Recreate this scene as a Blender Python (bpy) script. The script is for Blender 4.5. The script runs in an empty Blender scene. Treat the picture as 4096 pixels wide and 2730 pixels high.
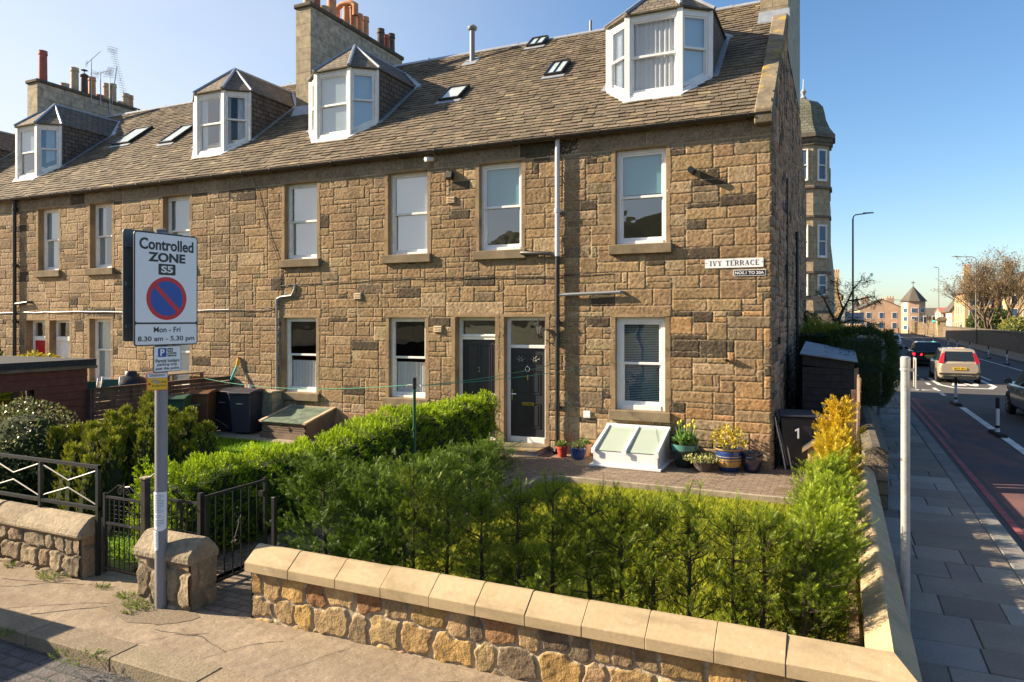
import bpy, math, random
import numpy as np
from mathutils import Vector, Matrix
random.seed(7)
rng = np.random.RandomState(7)
S = bpy.context.scene
COL = S.collection
R = math.radians
PI = math.pi

# ------------------------------------------------------------------ camera, sky, sun, exposure
cam = bpy.data.cameras.new("camera")
cam.lens = 25.09; cam.sensor_width = 36.0; cam.sensor_fit = 'HORIZONTAL'
cam.shift_y = -0.0208; cam.clip_start = 0.05; cam.clip_end = 6000
camo = bpy.data.objects.new("camera", cam); COL.objects.link(camo)
camo.location = (1.136, -13.893, 2.76)
camo.rotation_euler = (R(90), 0, R(24.643))
S.camera = camo

SUN_EL = 27.0
SUN_AZ = math.atan2(-0.276, -0.961)          # direction from the scene to the sun, in plan
sun = bpy.data.lights.new("sun", 'SUN'); sun.energy = 5.0; sun.angle = R(0.5); sun.color = (1.0, 0.83, 0.61)
suno = bpy.data.objects.new("sun", sun); COL.objects.link(suno)
sd = Vector((math.cos(SUN_AZ) * math.cos(R(SUN_EL)), math.sin(SUN_AZ) * math.cos(R(SUN_EL)), math.sin(R(SUN_EL))))
suno.rotation_euler = (-sd).to_track_quat('-Z', 'Y').to_euler()
suno.location = sd * 60

W = bpy.data.worlds.new("World"); S.world = W; W.use_nodes = True
nt = W.node_tree; nt.nodes.clear()
wo = nt.nodes.new('ShaderNodeOutputWorld'); bg = nt.nodes.new('ShaderNodeBackground')
sky = nt.nodes.new('ShaderNodeTexSky'); sky.sky_type = 'NISHITA'; sky.sun_disc = False
sky.sun_elevation = R(SUN_EL); sky.sun_rotation = PI / 2 - SUN_AZ
sky.air_density = 1.0; sky.dust_density = 0.7; sky.ozone_density = 3.0
bg.inputs['Strength'].default_value = 0.08
# thin bright veil of high cloud on the sun's side of the sky, fading to clear blue away from it
N_ = nt.nodes.new; LK = nt.links.new
tcw = N_('ShaderNodeTexCoord'); dotn = N_('ShaderNodeVectorMath'); dotn.operation = 'DOT_PRODUCT'
dotn.inputs[1].default_value = (-0.955, -0.276, 0.10)
mrw = N_('ShaderNodeMapRange'); mrw.interpolation_type = 'SMOOTHSTEP'
mrw.inputs['From Min'].default_value = -0.12; mrw.inputs['From Max'].default_value = 0.86; mrw.inputs['To Max'].default_value = 0.95
sepw = N_('ShaderNodeSeparateXYZ'); elw = N_('ShaderNodeMapRange'); elw.inputs['From Min'].default_value = 0.0; elw.inputs['From Max'].default_value = 0.9
elw.inputs['To Min'].default_value = 1.0; elw.inputs['To Max'].default_value = 0.45
nzw = N_('ShaderNodeTexNoise'); nzw.inputs['Scale'].default_value = 2.2; nzw.inputs['Detail'].default_value = 5
mpw = N_('ShaderNodeMapping'); mpw.inputs['Scale'].default_value = (1, 1, 2.5)
nrw = N_('ShaderNodeMapRange'); nrw.inputs['From Min'].default_value = .3; nrw.inputs['From Max'].default_value = .7; nrw.inputs['To Min'].default_value = .82; nrw.inputs['To Max'].default_value = 1.12
m1 = N_('ShaderNodeMath'); m1.operation = 'MULTIPLY'; m2 = N_('ShaderNodeMath'); m2.operation = 'MULTIPLY'; m2.use_clamp = True
hsv = N_('ShaderNodeHueSaturation'); hsv.inputs['Saturation'].default_value = 1.12; hsv.inputs['Value'].default_value = .92
mixw = N_('ShaderNodeMix'); mixw.data_type = 'RGBA'; mixw.inputs['B'].default_value = (4.3, 4.35, 4.4, 1)
LK(tcw.outputs['Generated'], dotn.inputs[0]); LK(dotn.outputs['Value'], mrw.inputs['Value']); LK(tcw.outputs['Generated'], sepw.inputs[0]); LK(sepw.outputs['Z'], elw.inputs['Value'])
LK(tcw.outputs['Generated'], mpw.inputs['Vector']); LK(mpw.outputs[0], nzw.inputs['Vector']); LK(nzw.outputs['Fac'], nrw.inputs['Value'])
LK(mrw.outputs[0], m1.inputs[0]); LK(elw.outputs[0], m1.inputs[1]); LK(m1.outputs[0], m2.inputs[0]); LK(nrw.outputs[0], m2.inputs[1])
LK(sky.outputs[0], hsv.inputs['Color']); LK(hsv.outputs[0], mixw.inputs['A']); LK(m2.outputs[0], mixw.inputs['Factor'])
nt.links.new(mixw.outputs['Result'], bg.inputs[0]); nt.links.new(bg.outputs[0], wo.inputs[0])
S.view_settings.view_transform = 'Standard'
S.view_settings.look = 'None'
S.view_settings.exposure = 1.5
S.view_settings.gamma = 1.0
S.cycles.max_bounces = 8
S.cycles.transparent_max_bounces = 12
S.cycles.sample_clamp_indirect = 4.0
S.cycles.caustics_reflective = False
S.cycles.caustics_refractive = False

# ------------------------------------------------------------------ materials
def nn(t, ty, **kw):
    n = t.nodes.new(ty)
    for k, v in kw.items():
        if k in n.inputs: n.inputs[k].default_value = v
        else: setattr(n, k, v)
    return n

def pm(name, col=(.5, .5, .5), rough=.7, attr=False, var=None, bump=None, bump2=None, metal=0., coat=0., spec=.4,
       transl=0., emit=0., stain=None):
    """a Principled material: base colour (or the mesh's own colour attribute) times noise, noise bump"""
    m = bpy.data.materials.new(name); m.use_nodes = True
    t = m.node_tree; b = t.nodes['Principled BSDF']; out = t.nodes['Material Output']
    L = t.links.new
    b.inputs['Roughness'].default_value = rough; b.inputs['Metallic'].default_value = metal
    b.inputs['Specular IOR Level'].default_value = spec; b.inputs['Coat Weight'].default_value = coat
    tc = nn(t, 'ShaderNodeTexCoord')
    if attr:
        a = nn(t, 'ShaderNodeAttribute', attribute_name='Col'); cur = a.outputs['Color']
    else:
        a = nn(t, 'ShaderNodeRGB'); a.outputs[0].default_value = (*col, 1); cur = a.outputs[0]
    if var:
        for sc, amt in (var if isinstance(var, list) else [var]):
            n = nn(t, 'ShaderNodeTexNoise'); n.inputs['Scale'].default_value = sc; n.inputs['Detail'].default_value = 6
            L(tc.outputs['Object'], n.inputs['Vector'])
            mr = nn(t, 'ShaderNodeMapRange'); mr.inputs['From Min'].default_value = .3; mr.inputs['From Max'].default_value = .7
            mr.inputs['To Min'].default_value = 1 - amt; mr.inputs['To Max'].default_value = 1 + amt
            L(n.outputs['Fac'], mr.inputs['Value'])
            mx = nn(t, 'ShaderNodeMix', data_type='RGBA', blend_type='MULTIPLY'); mx.inputs['Factor'].default_value = 1
            L(cur, mx.inputs['A']); L(mr.outputs[0], mx.inputs['B']); cur = mx.outputs['Result']
    if stain:
        for scol, ssc, lo, hi in (stain if isinstance(stain, list) else [stain]):
            n = nn(t, 'ShaderNodeTexNoise'); n.inputs['Scale'].default_value = 1; n.inputs['Detail'].default_value = 7
            n.inputs['Roughness'].default_value = .65
            mp = nn(t, 'ShaderNodeMapping'); mp.inputs['Scale'].default_value = ssc if isinstance(ssc, tuple) else (ssc,) * 3
            mp.inputs['Location'].default_value = (random.random() * 9, random.random() * 9, 0)
            L(tc.outputs['Object'], mp.inputs['Vector']); L(mp.outputs[0], n.inputs['Vector'])
            mr = nn(t, 'ShaderNodeMapRange'); mr.inputs['From Min'].default_value = lo; mr.inputs['From Max'].default_value = hi
            L(n.outputs['Fac'], mr.inputs['Value'])
            mx = nn(t, 'ShaderNodeMix', data_type='RGBA'); mx.inputs['B'].default_value = (*scol, 1)
            L(mr.outputs[0], mx.inputs['Factor']); L(cur, mx.inputs['A']); cur = mx.outputs['Result']
    L(cur, b.inputs['Base Color'])
    nrm = None
    for bb in (bump, bump2):
        if bb:
            n = nn(t, 'ShaderNodeTexNoise'); n.inputs['Scale'].default_value = bb[0]; n.inputs['Detail'].default_value = 5
            L(tc.outputs['Object'], n.inputs['Vector'])
            bn = nn(t, 'ShaderNodeBump'); bn.inputs['Strength'].default_value = bb[1]; bn.inputs['Distance'].default_value = bb[2]
            L(n.outputs['Fac'], bn.inputs['Height'])
            if nrm: L(nrm, bn.inputs['Normal'])
            nrm = bn.outputs[0]
    if nrm: L(nrm, b.inputs['Normal'])
    if emit:
        b.inputs['Emission Color'].default_value = (*col, 1); b.inputs['Emission Strength'].default_value = emit
    if transl:
        tr = nn(t, 'ShaderNodeBsdfTranslucent'); L(cur, tr.inputs['Color'])
        mxs = nn(t, 'ShaderNodeMixShader'); mxs.inputs[0].default_value = transl
        L(b.outputs[0], mxs.inputs[1]); L(tr.outputs[0], mxs.inputs[2]); L(mxs.outputs[0], out.inputs['Surface'])
    return m

def glass_mat(name, tint=(.8, .9, .92), refl=.10, rough=.01):
    m = bpy.data.materials.new(name); m.use_nodes = True; t = m.node_tree; t.nodes.clear(); L = t.links.new
    out = nn(t, 'ShaderNodeOutputMaterial'); tr = nn(t, 'ShaderNodeBsdfTransparent'); gl = nn(t, 'ShaderNodeBsdfGlossy')
    tr.inputs[0].default_value = (*tint, 1); gl.inputs['Roughness'].default_value = rough
    lw = nn(t, 'ShaderNodeLayerWeight'); lw.inputs['Blend'].default_value = .5; fr = nn(t, 'ShaderNodeMath', operation='POWER'); fr.inputs[1].default_value = 4.0; L(lw.outputs['Facing'], fr.inputs[0])
    ad = nn(t, 'ShaderNodeMath', operation='ADD'); ad.inputs[1].default_value = refl; ad.use_clamp = True
    tc = nn(t, 'ShaderNodeTexCoord'); n = nn(t, 'ShaderNodeTexNoise'); n.inputs['Scale'].default_value = 1.3
    bn = nn(t, 'ShaderNodeBump'); bn.inputs['Strength'].default_value = .14; bn.inputs['Distance'].default_value = .05
    L(tc.outputs['Object'], n.inputs['Vector']); L(n.outputs['Fac'], bn.inputs['Height']); L(bn.outputs[0], gl.inputs['Normal'])
    mx = nn(t, 'ShaderNodeMixShader')
    L(fr.outputs[0], ad.inputs[0]); L(ad.outputs[0], mx.inputs[0]); L(tr.outputs[0], mx.inputs[1]); L(gl.outputs[0], mx.inputs[2])
    L(mx.outputs[0], out.inputs[0])
    return m

def brick_mat(name, c1, c2, mortar, bw, bh, msize, rough=.85, bstr=.6, swap=None, offset=.5, var=.25):
    """coursed blocks drawn by a Brick texture in object space; swap rotates the axes of the pattern"""
    m = bpy.data.materials.new(name); m.use_nodes = True; t = m.node_tree; b = t.nodes['Principled BSDF']; L = t.links.new
    tc = nn(t, 'ShaderNodeTexCoord'); src = tc.outputs['Object']
    if swap:
        sp = nn(t, 'ShaderNodeSeparateXYZ'); cb = nn(t, 'ShaderNodeCombineXYZ'); L(src, sp.inputs[0])
        for i, k in enumerate(swap): L(sp.outputs[k], cb.inputs[i])
        src = cb.outputs[0]
    n0 = nn(t, 'ShaderNodeTexNoise'); n0.inputs['Scale'].default_value = 5; L(tc.outputs['Object'], n0.inputs['Vector'])
    br = nn(t, 'ShaderNodeTexBrick', offset=offset); br.inputs['Scale'].default_value = 1
    br.inputs['Color1'].default_value = (*c1, 1); br.inputs['Color2'].default_value = (*c2, 1); br.inputs['Mortar'].default_value = (*mortar, 1)
    br.inputs['Brick Width'].default_value = bw; br.inputs['Row Height'].default_value = bh; br.inputs['Mortar Size'].default_value = msize
    br.inputs['Mortar Smooth'].default_value = .3
    L(src, br.inputs['Vector'])
    n = nn(t, 'ShaderNodeTexNoise'); n.inputs['Scale'].default_value = 7; n.inputs['Detail'].default_value = 8; L(tc.outputs['Object'], n.inputs['Vector'])
    mr = nn(t, 'ShaderNodeMapRange'); mr.inputs['From Min'].default_value = .3; mr.inputs['From Max'].default_value = .7
    mr.inputs['To Min'].default_value = 1 - var; mr.inputs['To Max'].default_value = 1 + var; L(n.outputs['Fac'], mr.inputs['Value'])
    mx = nn(t, 'ShaderNodeMix', data_type='RGBA', blend_type='MULTIPLY'); mx.inputs['Factor'].default_value = 1
    L(br.outputs['Color'], mx.inputs['A']); L(mr.outputs[0], mx.inputs['B']); L(mx.outputs['Result'], b.inputs['Base Color'])
    b.inputs['Roughness'].default_value = rough
    ma = nn(t, 'ShaderNodeMath', operation='MULTIPLY_ADD'); ma.inputs[1].default_value = -1.0
    ns = nn(t, 'ShaderNodeTexNoise'); ns.inputs['Scale'].default_value = 40; L(tc.outputs['Object'], ns.inputs['Vector'])
    L(br.outputs['Fac'], ma.inputs[0]); L(ns.outputs['Fac'], ma.inputs[2])
    bn = nn(t, 'ShaderNodeBump'); bn.inputs['Strength'].default_value = bstr; bn.inputs['Distance'].default_value = .012
    L(ma.outputs[0], bn.inputs['Height']); L(bn.outputs[0], b.inputs['Normal'])
    return m

M = {}
M['stone'] = pm('sandstone_blocks', attr=True, rough=.92, spec=.15, var=[(.7, .16), (5, .12), (26, .32)], bump=(70, .6, .010), bump2=(30, .45, .012),
                stain=[((.075, .06, .045), (.55, .55, .8), .58, .80)])
M['ashlar'] = pm('dressed_sandstone', (.29, .205, .12), .9, spec=.15, var=[(3, .2), (30, .12)], bump=(60, .4, .006),
                 stain=((.06, .05, .04), (1.2, 1.2, 1.2), .55, .8))
M['sill'] = pm('sill_sandstone', (.20, .155, .10), .9, spec=.15, var=[(4, .25), (40, .15)], bump=(60, .4, .006))
M['mortar'] = pm('wall_mortar', (.35, .268, .172), .95, spec=.1, var=[(1.2, .15), (4, .15), (50, .15)], bump=(80, .5, .006))
M['gable'] = pm('gable_rubble', attr=True, rough=.95, spec=.1, var=[(3, .25), (20, .25)], bump=(30, .9, .03), stain=[((.05, .04, .035), (2.2, 2.2, .7), .52, .68)])
M['dark'] = pm('dark_room', (.012, .012, .013), .95, spec=.0)  # near-black colour stands in for the shade of unlit rooms
M['white'] = pm('white_paint', (.77, .76, .72), .5, var=[(9, .08), (2, .06)], stain=((.50, .46, .38), 14, .64, .74), bump=(70, .1, .003))
M['upvc'] = pm('white_upvc', (.79, .79, .78), .3, spec=.5, var=[(3, .05)])
M['slate'] = pm('roof_slate', attr=True, rough=.8, spec=.2, var=[(1.3, .16), (6, .14), (35, .2)], bump=(70, .5, .006))
M['lead'] = pm('lead_flashing', (.30, .33, .37), .5, metal=.25, var=[(6, .15)], bump=(8, .3, .01))
M['slatehang'] = brick_mat('hung_slates', (.15, .122, .095), (.095, .08, .068), (.02, .018, .016), .24, .13, .012, swap=(1, 2, 0), bstr=.9)
M['dormslate'] = brick_mat('dormer_slates', (.20, .16, .11), (.125, .10, .075), (.025, .022, .02), .20, .115, .012, swap=(0, 2, 1), bstr=.9)
M['sideslate'] = brick_mat('dormer_side_slates', (.19, .15, .105), (.115, .095, .072), (.025, .022, .02), .20, .115, .012, swap=(1, 2, 0), bstr=.9)
M['render_c'] = brick_mat('chimney_blocks', (.40, .34, .25), (.32, .28, .21), (.20, .17, .13), .55, .36, .012, swap=(1, 2, 0), bstr=.5, var=.32)
M['render_f'] = brick_mat('chimney_front', (.34, .275, .175), (.27, .22, .14), (.20, .17, .13), .55, .36, .012, swap=(0, 2, 1), bstr=.5, var=.3)
M['cope_d'] = pm('mossy_cope', (.10, .085, .062), .95, var=[(6, .35), (30, .3)], bump=(40, .8, .02))
M['skew'] = pm('skew_stone', (.19, .155, .105), .95, var=[(3, .3), (25, .2)], bump=(40, .6, .01),
               stain=[((.38, .25, .05), 3.2, .54, .64), ((.07, .065, .05), 1.6, .5, .68)])
M['terracotta'] = pm('terracotta', (.52, .25, .13), .8, var=[(5, .2), (25, .15)])
M['buffpot'] = pm('buff_clay', (.45, .34, .22), .85, var=[(5, .25), (25, .15)])
M['redpot'] = pm('red_clay', (.33, .10, .07), .8, var=[(5, .25)])
M['sootpot'] = pm('sooty_clay', (.10, .075, .065), .85, var=[(5, .3)])
M['blackiron'] = pm('black_iron', (.016, .016, .017), .42, spec=.5, var=[(14, .3)], stain=((.12, .09, .07), 9, .70, .76))
M['oldiron'] = pm('worn_black_iron', (.02, .02, .02), .45, spec=.5, stain=[((.30, .28, .25), 11, .68, .72), ((.14, .07, .04), 8, .66, .72)])
M['gutter'] = pm('cast_gutter', (.035, .030, .028), .5, var=[(8, .4)])
M['pipewhite'] = pm('grey_white_pipe', (.55, .56, .60), .4)
M['pipegrey'] = pm('grey_pipe', (.22, .23, .24), .45)
M['doorblack'] = pm('black_door', (.022, .024, .030), .38, spec=.45)
M['doorred'] = pm('red_door', (.42, .012, .02), .4)
M['chrome'] = pm('chrome', (.75, .76, .78), .18, metal=1)
M['brass'] = pm('brass', (.6, .45, .18), .25, metal=1)
M['black'] = pm('black_plastic', (.014, .014, .016), .4)
M['binblack'] = pm('bin_plastic', (.022, .023, .030), .45, var=[(6, .2)])
M['glass'] = glass_mat('window_glass', refl=.24)
M['glasssky'] = glass_mat('old_sash_glass', (.9, .94, .95), .34)
M['glassblue'] = glass_mat('coated_glass', (.70, .86, .88), .16)
M['glassclear'] = glass_mat('clear_glass', (.92, .94, .93), .07)
M['blindblue'] = pm('pale_blue_blind', (.42, .66, .72), .8, transl=.3)
M['frost'] = pm('opal_glass', (.36, .43, .36), .12, spec=.5)
M['blind'] = pm('roller_blind', (.88, .89, .90), .8, transl=.25)
M['curtain'] = pm('net_curtain', (.90, .90, .92), .9, transl=.3)
M['slat'] = pm('venetian_slat', (.45, .47, .50), .5)
M['signwhite'] = pm('sign_white', (.78, .78, .80), .35)
M['signblack'] = pm('sign_black', (.02, .02, .022), .4)
M['signred'] = pm('sign_red', (.55, .015, .03), .35)
M['signblue'] = pm('sign_blue', (.012, .07, .36), .35)
M['signyellow'] = pm('sign_yellow', (.85, .50, .02), .35)
M['signgrey'] = pm('sign_back', (.10, .115, .12), .5)
M['polegrey'] = pm('painted_steel', (.215, .22, .24), .35, spec=.5, var=[(3, .08)], bump=(5, .1, .01))
M['galv'] = pm('galvanised_steel', (.43, .43, .42), .42, metal=.3, var=[(5, .16), (40, .08)], stain=[((.22, .20, .18), 3.0, .60, .70), ((.20, .10, .05), 7.0, .68, .72)])
M['paper'] = pm('white_paper', (.78, .79, .84), .7)
M['lamppost'] = pm('lamp_post', (.17, .17, .17), .5)

# ------------------------------------------------------------------ geometry helpers
class MB:
    def __init__(s, c=(1, 1, 1)):
        s.V = []; s.F = []; s.C = []; s.MI = []; s.M = None; s.c = c; s.mi = 0
    def add(s, vs, fs):
        o = len(s.V)
        for v in vs:
            s.V.append(tuple(s.M @ Vector(v)) if s.M is not None else tuple(v)); s.C.append(s.c)
        for f in fs: s.F.append([o + i for i in f]); s.MI.append(s.mi)
        return s
    def box(s, x0, x1, y0, y1, z0, z1):
        return s.add([(x0, y0, z0), (x1, y0, z0), (x1, y1, z0), (x0, y1, z0), (x0, y0, z1), (x1, y0, z1), (x1, y1, z1), (x0, y1, z1)],
                     [(3, 2, 1, 0), (4, 5, 6, 7), (0, 1, 5, 4), (1, 2, 6, 5), (2, 3, 7, 6), (3, 0, 4, 7)])
    def hexa(s, b, t):           # bottom and top quads, counter-clockwise from above
        return s.add(list(b) + list(t), [(3, 2, 1, 0), (4, 5, 6, 7), (0, 1, 5, 4), (1, 2, 6, 5), (2, 3, 7, 6), (3, 0, 4, 7)])
    def poly(s, pts): return s.add(pts, [tuple(range(len(pts)))])
    def prism(s, pts, axis, a, b):    # polygon in the two other axes, extruded along axis from a to b
        def p(u, v, w): return {'x': (w, u, v), 'y': (u, w, v), 'z': (u, v, w)}[axis]
        n = len(pts); vs = [p(u, v, a) for u, v in pts] + [p(u, v, b) for u, v in pts]
        ar = sum(pts[i][0] * pts[(i + 1) % n][1] - pts[(i + 1) % n][0] * pts[i][1] for i in range(n))
        fs = [tuple(range(n)), tuple(range(2 * n - 1, n - 1, -1))] + [(i, i + n, (i + 1) % n + n, (i + 1) % n) for i in range(n)]
        flip = (ar > 0) != (axis == 'y')
        if b < a: flip = not flip
        if flip: fs = [tuple(reversed(f)) for f in fs]
        return s.add(vs, fs)
    def tube(s, pts, r, n=8, cap=True):
        pts = [Vector(p) for p in pts]; k = len(pts)
        rr = r if isinstance(r, (list, tuple)) else [r] * k
        vs = []; up = None
        for i, p in enumerate(pts):
            d = (pts[min(i + 1, k - 1)] - pts[max(i - 1, 0)]).normalized()
            if up is None: up = Vector((0, 0, 1)) if abs(d.z) < .9 else Vector((1, 0, 0))
            a = d.cross(up).normalized(); b = a.cross(d).normalized(); up = b
            for j in range(n):
                an = 2 * PI * j / n; vs.append(p + (a * math.cos(an) + b * math.sin(an)) * rr[i])
        fs = [(i * n + j, i * n + (j + 1) % n, (i + 1) * n + (j + 1) % n, (i + 1) * n + j) for i in range(k - 1) for j in range(n)]
        if cap: fs += [tuple(reversed(range(n))), tuple(range((k - 1) * n, k * n))]
        return s.add(vs, fs)
    def lathe(s, prof, c=(0, 0, 0), n=20, cap=True):
        vs = []; k = len(prof)
        for r, z in prof:
            for j in range(n):
                an = 2 * PI * j / n; vs.append((c[0] + r * math.cos(an), c[1] + r * math.sin(an), c[2] + z))
        fs = [(i * n + j, i * n + (j + 1) % n, (i + 1) * n + (j + 1) % n, (i + 1) * n + j) for i in range(k - 1) for j in range(n)]
        if cap: fs += [tuple(reversed(range(n))), tuple(range((k - 1) * n, k * n))]
        return s.add(vs, fs)
    def ball(s, c, rx, ry, rz, n=12, m=7):
        prof = [(math.sin(PI * i / m), -math.cos(PI * i / m)) for i in range(m + 1)]
        vs = []
        for r, z in prof:
            for j in range(n):
                an = 2 * PI * j / n; vs.append((c[0] + rx * max(r, .001) * math.cos(an), c[1] + ry * max(r, .001) * math.sin(an), c[2] + rz * z))
        return s.add(vs, [(i * n + j, i * n + (j + 1) % n, (i + 1) * n + (j + 1) % n, (i + 1) * n + j) for i in range(m) for j in range(n)])
    def build(s, name, mats, parent=None, smooth=None, bevel=0, seg=1):
        me = bpy.data.meshes.new(name); me.from_pydata(s.V, [], s.F)
        if not isinstance(mats, (list, tuple)): mats = [mats]
        for m in mats: me.materials.append(M[m] if isinstance(m, str) else m)
        if max(s.MI, default=0): me.polygons.foreach_set('material_index', s.MI)
        a = me.color_attributes.new('Col', 'FLOAT_COLOR', 'POINT')
        arr = np.ones((len(s.V), 4), dtype=np.float32); arr[:, :3] = np.array(s.C, dtype=np.float32).reshape(-1, 3); a.data.foreach_set('color', arr.ravel())
        if smooth is not None:
            me.shade_smooth(); me.set_sharp_from_angle(angle=R(smooth))
        me.update()
        o = bpy.data.objects.new(name, me); COL.objects.link(o)
        if parent: o.parent = parent
        if bevel:
            bm = o.modifiers.new('bevel', 'BEVEL'); bm.width = bevel; bm.segments = seg; bm.limit_method = 'ANGLE'
        return o

def mesh_np(name, V, F, C, mat, parent=None, smooth=False):
    """numpy mesh: V (n,3), F (m,k) with k corners each, C (n,3) colours"""
    me = bpy.data.meshes.new(name); n = len(V); m, k = F.shape
    me.vertices.add(n); me.vertices.foreach_set('co', np.ascontiguousarray(V, dtype=np.float32).ravel())
    me.loops.add(m * k); me.loops.foreach_set('vertex_index', np.ascontiguousarray(F, dtype=np.int32).ravel())
    me.polygons.add(m); me.polygons.foreach_set('loop_start', np.arange(m, dtype=np.int32) * k)
    if C is not None:
        a = me.color_attributes.new('Col', 'FLOAT_COLOR', 'POINT'); arr = np.ones((n, 4), dtype=np.float32); arr[:, :3] = C
        a.data.foreach_set('color', arr.ravel())
    for mm in (mat if isinstance(mat, (list, tuple)) else [mat]): me.materials.append(M[mm] if isinstance(mm, str) else mm)
    me.update(calc_edges=True); me.validate()
    if smooth: me.shade_smooth()
    o = bpy.data.objects.new(name, me); COL.objects.link(o)
    if parent: o.parent = parent
    return o

def tag(o, label, cat, group=None):
    o['label'] = label; o['category'] = cat
    if group: o['group'] = group
    return o
def thing(name, label, cat, loc=(0, 0, 0), rz=0., group=None):
    o = bpy.data.objects.new(name, None); COL.objects.link(o); o.location = loc; o.rotation_euler = (0, 0, rz); o.empty_display_size = .2
    return tag(o, label, cat, group)
def structure(o, kind='structure'): o['kind'] = kind; return o
def dup(root, loc=None, rz=None, label=None):
    r = root.copy(); COL.objects.link(r)
    if loc is not None: r.location = loc
    if rz is not None: r.rotation_euler = (0, 0, rz)
    if label: r['label'] = label
    for ch in list(root.children):
        c = ch.copy(); COL.objects.link(c); c.parent = r
        for g in list(ch.children):
            d = g.copy(); COL.objects.link(d); d.parent = c
    return r
def frame(o, u, up=(0, 0, 1)):
    """matrix of a local frame: x along u, z up, y = away from the viewer (into the surface)"""
    u = Vector(u).normalized(); w = Vector(up).normalized(); v = w.cross(u)
    m = Matrix.Identity(4)
    for i in range(3): m[i][0] = u[i]; m[i][1] = v[i]; m[i][2] = w[i]; m[i][3] = o[i]
    return m

def lettering(txt, Mx, x0, x1, z0, z1, mat, parent, y=-.003, bold=.0, keep=True, name='lettering', depth=.0012):
    """flat letters fitted into the box x0..x1, z0..z1 of the frame Mx (front face at y)"""
    cu = bpy.data.curves.new('t', 'FONT'); cu.body = txt; cu.size = 1; cu.offset = bold; cu.extrude = .01; cu.resolution_u = 3
    ob = bpy.data.objects.new('t', cu); COL.objects.link(ob)
    dg = bpy.context.evaluated_depsgraph_get(); me = bpy.data.meshes.new_from_object(ob.evaluated_get(dg))
    bpy.data.objects.remove(ob)
    n = len(me.vertices); co = np.zeros(n * 3, dtype=np.float32); me.vertices.foreach_get('co', co); co = co.reshape(-1, 3)
    lo = co.min(0); hi = co.max(0)
    sx = (x1 - x0) / (hi[0] - lo[0]); sz = (z1 - z0) / (hi[1] - lo[1])
    X = x0 + (co[:, 0] - lo[0]) * sx; Z = z0 + (co[:, 1] - lo[1]) * sz; Y = y - (co[:, 2] - lo[2]) / .02 * depth
    P = np.stack([X, Y, Z], 1)
    A = np.array(Mx)
    P = P @ A[:3, :3].T + A[:3, 3]
    me.vertices.foreach_set('co', P.astype(np.float32).ravel()); me.materials.clear(); me.materials.append(M[mat]); me.update()
    me.name = name
    o = bpy.data.objects.new(name, me); COL.objects.link(o); o.parent = parent
    if parent and parent.parent is None and parent.type == 'EMPTY':
        o.matrix_parent_inverse = Matrix.Identity(4)
    return o
# ------------------------------------------------------------------ the stone terrace
RZ0, RS = 6.63, 0.82                       # roof plane: z = RZ0 + RS*y
RIDGE_Y = 5.05; RIDGE_Z = RZ0 + RS * RIDGE_Y

def lines(vals, step, jit=.25):
    vals = sorted(set(round(v, 4) for v in vals)); out = [vals[0]]
    for a, b in zip(vals, vals[1:]):
        n = max(1, int(round((b - a) / step)))
        for i in range(1, n): out.append(a + (b - a) * (i + (random.random() - .5) * jit) / n)
        out.append(b)
    return out

def pack(xs, zs, openings, keep=None, wmax=7, hmax=3):
    """random snecked-rubble packing of rectangles on an uneven grid"""
    nx, nz = len(xs) - 1, len(zs) - 1
    occ = np.zeros((nx, nz), bool); rects = []
    def idx(L, v): return min(range(len(L)), key=lambda i: abs(L[i] - v))
    for (a, b, c, d) in openings:
        occ[idx(xs, a):idx(xs, b), idx(zs, c):idx(zs, d)] = True
    for (a, b, c, d) in openings:                                   # lintels
        i0, i1, j = max(0, idx(xs, a) - 2), min(nx, idx(xs, b) + 2), idx(zs, d)
        j1 = min(nz, j + 3)
        if j < nz and not occ[i0:i1, j:j1].any(): occ[i0:i1, j:j1] = True; rects.append((xs[i0], xs[i1], zs[j], zs[j1]))
    for j in range(nz):
        for i in range(nx):
            if occ[i, j]: continue
            h = random.choices([1, 2, 3], [.27, .58, .15])[0]; w = random.randint(3, wmax) if h > 1 else random.randint(2, 5)
            h = min(h, nz - j, hmax)
            k = 0
            while k < w and i + k < nx and not occ[i + k, j]: k += 1
            w = k
            while h > 1 and occ[i:i + w, j:j + h].any(): h -= 1
            occ[i:i + w, j:j + h] = True; rects.append((xs[i], xs[i + w], zs[j], zs[j + h]))
    return rects

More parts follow.
